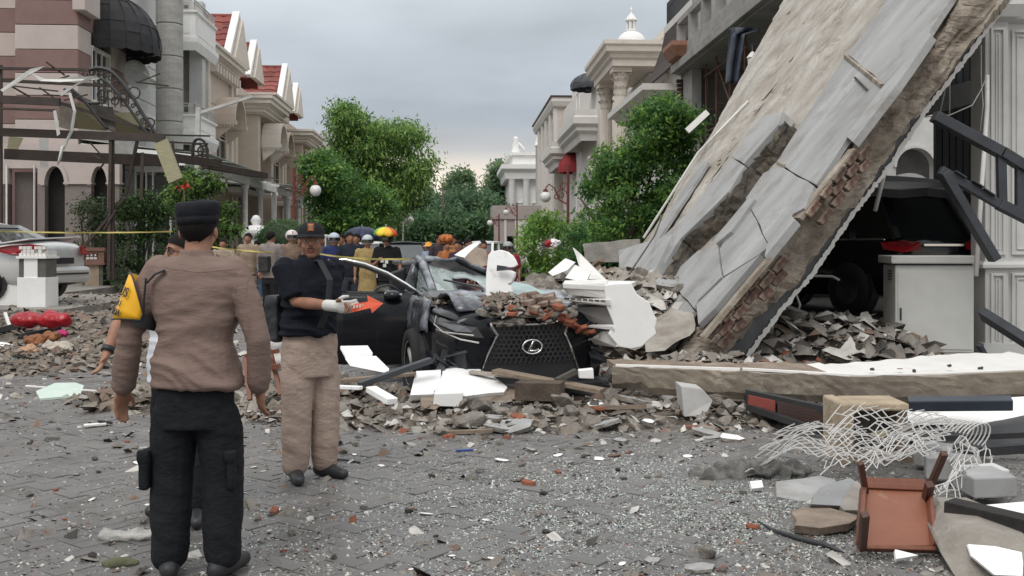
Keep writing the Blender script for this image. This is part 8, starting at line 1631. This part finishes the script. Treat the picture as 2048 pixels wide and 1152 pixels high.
k = MB(); k.slab(roughen([P(1830, 862, 7.6), P(2080, 840, 7.6), P(2080, 905, 7.3), P(1940, 900, 7.35), P(1830, 885, 7.5)], .04, .2, 5), (0, .4, 0)); k.bar(P(1850, 878, 7.2), P(2080, 868, 7.2), .04, .04); k.bar(P(1930, 905, 7.0), P(2080, 895, 7.0), .05, .06); k = k.build('charred_debris', m_black); tag(k, 'charred black debris along the right edge below the white wall piece', 'debris')
cbx = thing('window_block', 'brown broken concrete window block standing behind the wire mesh', 'concrete block'); Yx = 7.0
mt = mat('sandy concrete', (.46, .37, .26), c2=(.3, .235, .165), bump=.8, scale=5)
def xb(x0, x1, y0, y1, d0, d1, nm, m): p, q = P(x0, y1, Yx), P(x1, y0, Yx); k = MB(); k.box(p.x, q.x, Yx+d0, Yx+d1, p.z, q.z); o = k.build(nm, m, cbx, bevel=.015); dd = o.modifiers.new('chip', 'DISPLACE'); dd.texture = tex('CLOUDS', .08); dd.strength = .02; return o
xb(1680, 1704, 806, 938, -.05, .4, 'jamb', mt); xb(1704, 1818, 806, 822, -.02, .35, 'lintel', mt); xb(1704, 1822, 824, 906, .2, .4, 'recess', m_rubd); xb(1706, 1826, 906, 938, -.02, .4, 'base', m_edge2); xb(1800, 1822, 822, 906, .05, .4, 'jamb', m_edge2)
plate('yellow_board', 'pale yellow board fragment inside the window block', 'board', [P(1745, 868, 7.1), P(1775, 858, 7.1), P(1780, 866, 7.1), P(1752, 884, 7.1)], (0, .02, 0), mat('pale yellow board', (.5, .42, .22), bump=.1))
strip3('concrete_lintel', 'flat broken brown plank along the back of the wire mesh', 'board', P(1680, 940, 6.9), P(1830, 938, 6.9), .2, .04, m_dwood)
for i, (a, b_) in enumerate((((1830, 905), (1905, 868)), ((1850, 930), (1960, 960)))): strip3('concrete_kerb', ('pale grey block', 'lower pale grey block')[i]+' lying right of the window block under the mesh', 'block', P(a[0], a[1], 6.8-.4*i), P(b_[0], a[1]+8, 6.7-.4*i), .2, .14, m_plas, .01)
strip3('concrete_kerb', 'light concrete kerb piece right of the fallen brown chair', 'block', P(1925, 965, 5.9), P(2010, 962, 5.9), .3, .12, m_plas, .01); strip3('concrete_kerb', 'second light concrete piece stacked behind the kerb piece', 'block', P(1930, 950, 6.1), P(2005, 945, 6.1), .2, .08, m_gstone, .01)
# expanded wire mesh
wm = thing('wire_mesh', 'crumpled white diamond wire mesh draped over the window block', 'wire mesh')
def meshsheet(corner, nu, nv, name, bulge, r=.0027, seed=1):
    a, b, c, d = corner; w_ = MB(); r_ = random.Random(seed)
    def pt(u, v):
        p = a.lerp(b, u).lerp(d.lerp(c, u), v); q = bulge(u, v); return p+Vector((q[0]+.05*noise.noise(Vector((u*5, v*6, seed))), q[1], q[2]+.07*noise.noise(Vector((u*4+7, v*6, seed)))))
    N = {}
    for i in range(nu+1):
        for j in range(nv+1): N[i, j] = pt(min(1, max(0, (i+.5*(j % 2))/nu)), j/nv)
    for i in range(nu):
        for j in range(nv):
            k = i if j % 2 == 0 else i+1
            if r_.random() < .07: continue
            w_.bar(N[i, j], N[i, j+1], r*2, r*2)
            if j % 2 == 0 and i > 0: w_.bar(N[i, j], N[i-1, j+1], r*2, r*2)
            if j % 2 == 1: w_.bar(N[i, j], N[min(nu, i+1), j+1], r*2, r*2)
    return w_.build(name, mat('white wire', (.62, .61, .59), c2=(.45, .44, .42), rough=.5, bump=0), wm)
meshsheet((P(1490, 944, 6.5), P(1560, 870, 7.2), P(1955, 862, 6.8), P(1830, 930, 6.3)), 11, 28, 'mesh_sheet', lambda u, v: (0, -.05*math.sin(v*5), .10*math.sin(v*math.pi)+.06*math.sin(v*7+u)), seed=2)
meshsheet((P(1640, 950, 6.3), P(1660, 835, 6.9), P(1900, 850, 6.85), P(1870, 905, 6.2)), 9, 20, 'mesh_sheet', lambda u, v: (0, 0, .12*math.sin(v*math.pi)*u+.03*math.sin(v*9)), seed=3)
meshsheet((P(1885, 900, 6.4), P(1960, 870, 6.6), P(1955, 1005, 5.9), P(1865, 1010, 5.6)), 8, 20, 'mesh_sheet', lambda u, v: (.08*math.sin(v*4), -.1*math.sin(u*3), .08*math.sin(u*6)), seed=4)
lp = MB()
for i in range(7): c_ = P(1905+i*8, 868+i*1.2, 6.7-.03*i); lp.tube([c_+Vector((.075*math.cos(t)+.05*math.sin(t), .0, .095*math.sin(t))) for t in [-.6+k*.35 for k in range(11)]], .0045, 5)
lp.build('mesh_loop', MATS['white wire'], wm)
blob('mesh_fabric', 'crumpled dark netting lying left of the white wire mesh', 'netting', P(1500, 955, 6.55), [(-.27, 0, .0, (.13, .1, .035)), (-.08, .05, .02, (.16, .12, .06)), (.12, .03, .03, (.17, .13, .075)), (.3, .06, .02, (.12, .12, .05))], mat('dark netting', (.055, .055, .055), c2=(.17, .165, .15), scale=14, bump=1., bscale=50, rough=.9), .012, .15, .09)
plate('concrete_fragment', 'light grey ribbed slab piece in front of the wire mesh', 'slab piece', [P(1551, 962, 6.2), P(1640, 950, 6.4), P(1672, 958, 6.3), P(1668, 1000, 5.95), P(1600, 1002, 5.9), P(1553, 992, 5.95)], (0, .05, -.08), m_plas, .01, .01, .15, 2); plate('concrete_fragment', 'darker grey torn plate overlapping the ribbed slab piece', 'slab piece', [P(1640, 975, 5.95), P(1700, 955, 6.1), P(1722, 970, 6.0), P(1690, 1012, 5.6), P(1622, 1008, 5.65)], (0, .04, -.03), mat('torn grey plate', (.27, .27, .275), c2=(.2, .2, .2), bump=.2), .004, .01, .12, 3)
plate('concrete_fragment', 'pale broken triangular plate beside the fallen chair', 'slab piece', [P(1680, 1012, 5.6), P(1712, 960, 6.), P(1760, 1002, 5.7), P(1748, 1020, 5.5), P(1690, 1020, 5.5)], (0, .03, -.05), m_rub, .004, .01, .12, 4); plate('fibre_board', 'brown frayed fibre board lying in front of the grey plates', 'board', [P(1583, 1020, 5.65), P(1640, 1008, 5.75), P(1715, 1030, 5.4), P(1700, 1046, 5.2), P(1640, 1056, 5.15), P(1590, 1050, 5.2)], (0, .03, -.05), m_edge2, .004, .015, .1, 5)
plate('white_chip', 'bright white chip at the tip of the dark netting', 'plaster chip', [P(1500, 962, 6.2), P(1524, 960, 6.2), P(1527, 974, 6.1), P(1504, 977, 6.1)], (0, .03, -.03), m_bright, .003)
o = MB(); o.tube([P(1515, 1042, 5.4), P(1545, 1060, 5.25), P(1600, 1078, 5.1), P(1650, 1090, 5.0), P(1688, 1106, 4.9)], [.004, .010, .014, .015, .004], 8); o = o.build('rubber_strip', m_black, smooth=True); tag(o, 'black curved rubber strip on the paving left of the fallen chair', 'rubber strip')
o = MB(); o.tube([P(668, 918, 7.05), P(690, 920, 7.0), P(720, 925, 6.95)], .008, 6); o = o.build('rubber_strip', m_black, smooth=True); tag(o, 'thin black strip lying beside the pointing man’s shoe', 'rubber strip')
# ---- fallen chair ----
ch = thing('fallen_chair', 'brown wooden chair tipped over on its back at lower right', 'chair'); m_ch = mat('brown chair wood', (.2, .07, .038), c2=(.145, .05, .028), rough=.45, bump=.15, scale=4, stretch=(6, 1, 1)); m_ch2 = mat('brown chair seat', (.24, .09, .05), c2=(.18, .066, .036), rough=.5, bump=.15, scale=2, dirt=(.34, .23, .17), dscale=5, dlo=.58, dhi=.75); m_ch3 = mat('dark chair leg', (.09, .04, .028), rough=.5, bump=.15)
C0 = lambda x, y, Y: P(x, y, Y)
plate('seat', None, None, [C0(1733, 978, 5.35), C0(1790, 974, 5.38), C0(1848, 982, 5.35), C0(1866, 1070, 5.0), C0(1868, 1092, 4.93), C0(1729, 1092, 4.93), C0(1728, 1060, 5.02)], (0, .03, -.012), m_ch2, .008, parent=ch)
def cb_(nm, a, b_, wd, ht, m=m_ch, bev=.004): k = MB(); k.bar(a, b_, wd, ht, up=(0, -1, .6)); return k.build(nm, m, ch, bevel=bev)
cb_('apron', C0(1728, 972, 5.36), C0(1858, 978, 5.36), .03, .035); cb_('apron', C0(1722, 1096, 4.86), C0(1868, 1100, 4.86), .02, .06); cb_('apron', C0(1726, 975, 5.32), C0(1718, 1085, 4.88), .022, .05); cb_('apron', C0(1858, 985, 5.32), C0(1868, 1095, 4.88), .022, .05)
cb_('leg', C0(1731, 985, 5.33), C0(1721, 925, 5.2), .03, .03, m_ch3); cb_('leg', C0(1857, 980, 5.33), C0(1889, 906, 5.1), .032, .032, m_ch3); cb_('leg', C0(1724, 1098, 4.86), C0(1730, 1028, 4.62), .035, .035, m_ch3); cb_('leg', C0(1852, 1000, 5.3), C0(1860, 968, 5.2), .04, .04, m_ch3)
cb_('back_rest', C0(1728, 962, 5.55), C0(1850, 966, 5.55), .04, .02)
plate('white_chip', 'white triangular chip lying at the bottom edge of the fallen chair', 'plaster chip', [P(1790, 1098, 4.75), P(1838, 1110, 4.72), P(1792, 1118, 4.7)], (0, .02, -.02), m_bright, .003)
plate('concrete_block', 'large concrete lump with white painted face at the bottom right corner', 'concrete piece', [P(1900, 1045, 4.9), P(1970, 1056, 4.75), P(2070, 1090, 4.6), P(2080, 1180, 4.45), P(1915, 1165, 4.5), P(1876, 1100, 4.7)], (.12, .45, .02), m_rub, .02, .02, .12, 6); plate('painted_flake', 'white painted flake on the concrete lump at the bottom right corner', 'plaster piece', [P(1936, 1088, 4.66), P(1990, 1092, 4.62), P(2044, 1104, 4.56), P(2046, 1152, 4.4), P(1990, 1150, 4.42), P(1944, 1112, 4.55)], (0, .02, -.01), m_bright, .003, .012, .08, 7)
strip3('charred_beam', 'charred dark timber beam lying over the corner concrete lump', 'beam', P(1898, 1022, 5.1), P(2090, 1068, 4.75), .12, .12, mat('charred timber', (.04, .035, .033), c2=(.02, .018, .017), bump=.8, stretch=(1, 8, 8))); plate('white_board', 'white board behind the charred beam at the right edge', 'board', [P(1960, 1010, 5.2), P(2080, 1000, 5.3), P(2080, 1045, 5.0), P(2000, 1040, 5.05)], (0, .02, -.03), m_white, .004)
# ---- litter on the left ----
blob('red_cushion', 'shiny red rounded plastic bag or cushion lying by the low white wall', 'cushion', P(90, 640, 15.6), [(-.28, 0, .0, (.26, .2, .13)), (.1, 0, .0, (.2, .18, .14)), (.28, 0, .0, (.12, .14, .12))], mat('glossy red plastic', (.40, .012, .022), c2=(.26, .01, .016), rough=.3, bump=.1), .016, .07, .14)
blob('pink_rag', 'small bright pink rag below the red cushion', 'rag', P(120, 667, 14.6), [(0, 0, 0, (.1, .08, .035))], mat('pink cloth', (.5, .03, .15), bump=.3), .012, .1, .07); blob('orange_rag', 'crumpled orange brown cloth in the roadside litter', 'rag', P(85, 680, 14.), [(-.1, 0, 0, (.16, .12, .07)), (.1, .03, .03, (.12, .1, .08))], mat('orange brown cloth', (.36, .15, .06), c2=(.17, .07, .04), bump=.5), .014, .13, .08); blob('peach_rag', 'pale peach cloth in front of the orange brown cloth', 'rag', P(58, 700, 13.2), [(0, 0, 0, (.13, .1, .06))], mat('peach cloth', (.48, .3, .19), bump=.4), .012, .1, .07)
blob('cream_bag', 'cream crumpled bag right of the roadside cloths', 'bag', P(118, 695, 13.4), [(-.08, 0, 0, (.14, .1, .07)), (.1, 0, 0, (.1, .1, .07))], mat('cream plastic', (.5, .45, .38), c2=(.36, .32, .27), bump=.5), .012, .12, .07)
k = MB(); k.box(-.28, .18, -.12, .12, -.06, .06); o = k.build('turquoise_box', mat('turquoise plastic', (.12, .42, .46), c2=(.1, .36, .4), rough=.4, bump=.1), bevel=.02, loc=P(5, 728, 13.)); o.rotation_euler = (0, R(-6), R(20)); tag(o, 'turquoise plastic box at the left edge of the road', 'box')
strip3('steel_bar', 'black steel bar lying against boards at the left edge', 'bar', P(-30, 668, 16.), P(46, 648, 16.2), .1, .09, m_black); strip3('steel_bar', 'dark tilted bar right of the boards by the red cushion', 'bar', P(40, 672, 15.5), P(122, 655, 15.9), .08, .06, m_char); plate('brown_board', 'dusty mauve board leaning in the left roadside litter', 'board', [P(20, 632, 16.6), P(38, 628, 16.8), P(66, 660, 16.4), P(48, 668, 16.2)], (0, .03, .03), m_mauve, .004); strip3('white_rail', 'thin white rail leaning on the mauve board', 'rail', P(10, 626, 16.4), P(20, 655, 16.2), .05, .04, m_whited)
strip3('steel_bar', 'dark tube lying on top of the low white garden wall', 'bar', P(-30, 583, 24), P(9, 584, 24), .12, .1, m_black)
um = thing('pale_umbrella', 'pale mint closed umbrella cloth with white pole lying on the road', 'umbrella'); k = MB(); k.slab([G(72, 792)+Vector((0, 0, .05)), G(110, 783)+Vector((0, 0, .09)), G(150, 780)+Vector((0, 0, .08)), G(168, 786)+Vector((0, 0, .08)), G(160, 796)+Vector((0, 0, .03)), G(80, 801)+Vector((0, 0, .02))], (0, 0, -.02)); k.build('canopy', mat('mint cloth', (.55, .64, .57), c2=(.47, .56, .5), bump=.2), um); k = MB(); k.tube([G(52, 784)+Vector((0, 0, .06)), G(230, 795)+Vector((0, 0, .05))], .012, 6); k.build('pole', m_whited, um)
strip3('white_batten', 'white batten with a black end lying near the policeman’s hand', 'batten', G(168, 856)+Vector((0, 0, .02)), G(212, 852)+Vector((0, 0, .02)), .05, .02, m_white); strip3('black_tip', 'black piece butting the white batten on the road', 'debris', G(196, 853)+Vector((0, 0, .045)), G(224, 850)+Vector((0, 0, .02)), .05, .02, m_black)
blob('tissue_wad', 'crumpled white grey plastic wrap beside the policeman’s left boot', 'plastic wrap', G(258, 1078), [(-.08, 0, .02, (.09, .05, .03)), (.06, 0, .02, (.09, .06, .035))], mat('grey plastic wrap', (.5, .49, .46), c2=(.3, .29, .27), rough=.35, bump=.8, bscale=12), .01, .04, .06)
blob('leaf_litter', 'dark soggy rag with moss behind the policeman’s boot', 'rag', G(240, 1130), [(0, 0, .01, (.09, .05, .025))], mat('soggy rag', (.06, .06, .04), c2=(.12, .13, .06), bump=.6), .01, .03, .06)
chunk(RKD[0], 'brown round clod alone on the paving left of the policeman', 'clod', G(60, 888), .055); chunk(BK[1], 'red brick lying beside the policeman’s left thigh', 'brick', G(284, 812), .16, rz=.2); chunk(BK[2], 'red orange brick fragment right of the policeman’s knee', 'brick', G(548, 1026), .08); chunk(SHT[0], 'brown tile slab piece lying left of centre on the road', 'tile piece', G(898, 878), .09)
chunk(BK[3], 'dark red brick fragment left of the blue plastic piece', 'brick', G(897, 876), .09); chunk(BK[4], 'deep red brick fragment in the middle of the paving', 'brick', G(1057, 970), .09); chunk(BK[0], 'red fragment lying near the glass crumbs', 'brick', G(1117, 946), .05)
strip3('blue_strip', 'blue plastic strip lying on the paving', 'plastic strip', G(912, 904)+Vector((0, 0, .01)), G(946, 902)+Vector((0, 0, .01)), .02, .012, mat('blue plastic', (.03, .09, .35), bump=0)); chunk(SHW[2], 'pale stone with rusty top on the paving below the rubble strip', 'stone', G(1003, 922), .1); chunk(SHW[3], 'white chip with orange tile beside it', 'plaster piece', G(1198, 920), .11); chunk(SHT[2], 'orange tile fragment beside the white chip', 'tile piece', G(1228, 912), .12); chunk(SHW[4], 'large white plaster fragment on the right side of the paving', 'plaster piece', G(1465, 880), .26); chunk(SHG[2], 'grey crust piece beside the large white fragment', 'plaster piece', G(1425, 876), .2); strip3('orange_strip', 'orange red strip lying level before the fallen slab', 'strip', G(1368, 858)+Vector((0, 0, .015)), G(1425, 856)+Vector((0, 0, .015)), .05, .025, m_brick)
chunk(RK[5], 'rounded tan rock at the bottom edge of the paving', 'rock', G(1412, 1118), .1); chunk(SHG[3], 'flat tan plate before the tan rock', 'tile piece', G(1400, 1140), .16)
# broken chair behind the men
bc = thing('broken_chair', 'red brown broken chair frame standing between the two men', 'chair'); 
for a, b_ in (((540, 700), (562, 790)), ((490, 715), (500, 800)), ((492, 712), (556, 702)), ((494, 740), (558, 732)), ((566, 704), (572, 770))): k = MB(); k.bar(P(*a, 8.6), P(*b_, 8.4), .035, .035, up=(0, 1, 0)); k.build('chair_rail', m_ch, bc)
blob('white_sack', 'crumpled white sack between the two men', 'sack', P(545, 690, 9.2), [(0, 0, 0, (.12, .12, .16)), (.02, 0, -.14, (.16, .14, .1))], mat('white sack cloth', (.6, .58, .55), c2=(.42, .4, .37), bump=.4))
# pieces on the heap beside the slab
hb = [('white_lump', 'white broken lump on the heap left of the slab', [P(1096, 545, 12.5), P(1130, 517, 12.6), P(1150, 525, 12.6), P(1135, 540, 12.4), P(1105, 552, 12.3)], m_white), ('plaster_board', 'tall pale pointed board leaning on the heap', [P(1145, 495, 13), P(1160, 508, 13), P(1212, 560, 12.4), P(1168, 558, 12.5)], m_whited), ('plaster_board', 'white ribbed board lying below the pointed board', [P(1130, 556, 12.), P(1150, 530, 12.1), P(1180, 548, 12.0), P(1172, 565, 11.9)], m_white), ('concrete_piece', 'grey concrete panel with broken top behind the heap', [P(1165, 488, 16.5), P(1280, 478, 16.5), P(1285, 525, 16.4), P(1170, 525, 16.4)], m_conc), ('plaster_board', 'white curved board edge behind the wrecked roof', [P(908, 510, 13.5), P(955, 482, 13.6), P(960, 486, 13.6), P(930, 516, 13.3)], m_white), ('concrete_piece', 'brown broken concrete piece behind the upright panel', [P(925, 520, 13), P(950, 494, 13.2), P(972, 500, 13.2), P(976, 530, 12.9), P(940, 540, 12.8)], m_edge2)]
for nm, lb, pts, mm in hb: plate(nm, lb, nm.split('_')[-1], pts, (.02, .12, 0), mm, .006, .015, .15, 3)
o = MB(); o.tube([P(1258, 548, 12.6), P(1310, 470, 14.5), P(1325, 430, 15.3)], .012, 5); o = o.build('bent_rod', m_rubd); tag(o, 'thin dark rod bridging the heap and the slab', 'rod')
plate('concrete_piece', 'rough broken beam end lying below the slab foot', 'concrete piece', [P(1290, 672, 11.4), P(1345, 636, 11.6), P(1392, 648, 11.4), P(1380, 672, 11.2), P(1330, 702, 11.), P(1290, 705, 11.0)], (.05, .4, .1), m_rub, .02, .03, .12, 5)
fl = thing('red_white_bag', 'small red and white cloth hanging over the far rubble wall', 'cloth', P(1098, 487, 21)); k = MB(); ball(k, V(0, 0, 0), (.1, .06, .08)); skin_over(k, 'red_cloth', m_redaw, fl, .012, 2, .08, .06); k = MB(); ball(k, V(.12, 0, .01), (.12, .06, .09)); skin_over(k, 'white_cloth', m_white, fl, .012, 2, .09, .06)
for (pts, lb) in (([P(1605, 640, 12.6), P(1650, 660, 12.4), P(1690, 665, 12.3), P(1690, 690, 12.2), P(1640, 680, 12.2), P(1610, 672, 12.3)], 'grey curled plate on the rubble under the slab'), ([P(1500, 690, 12.2), P(1560, 678, 12.3), P(1580, 700, 12.1), P(1520, 722, 11.9)], 'flat grey plate at the foot of the slab'), ([P(1490, 665, 12.4), P(1512, 640, 12.5), P(1520, 715, 12.3), P(1494, 715, 12.3)], 'upright grey plate against the slab foot')): plate('grey_plate', lb, 'plate', pts, (.02, .06, .03), m_plas, .005, .015, .15, 2)
strip3('grey_plank', 'pale grey plank on the rubble under the slab', 'board', P(1505, 712, 12.), P(1600, 700, 12.), .1, .05, m_whited); strip3('grey_pipe', 'long grey beam lying in the dark under the slab', 'beam', P(1545, 612, 13.2), P(1632, 645, 12.8), .2, .14, m_conc)
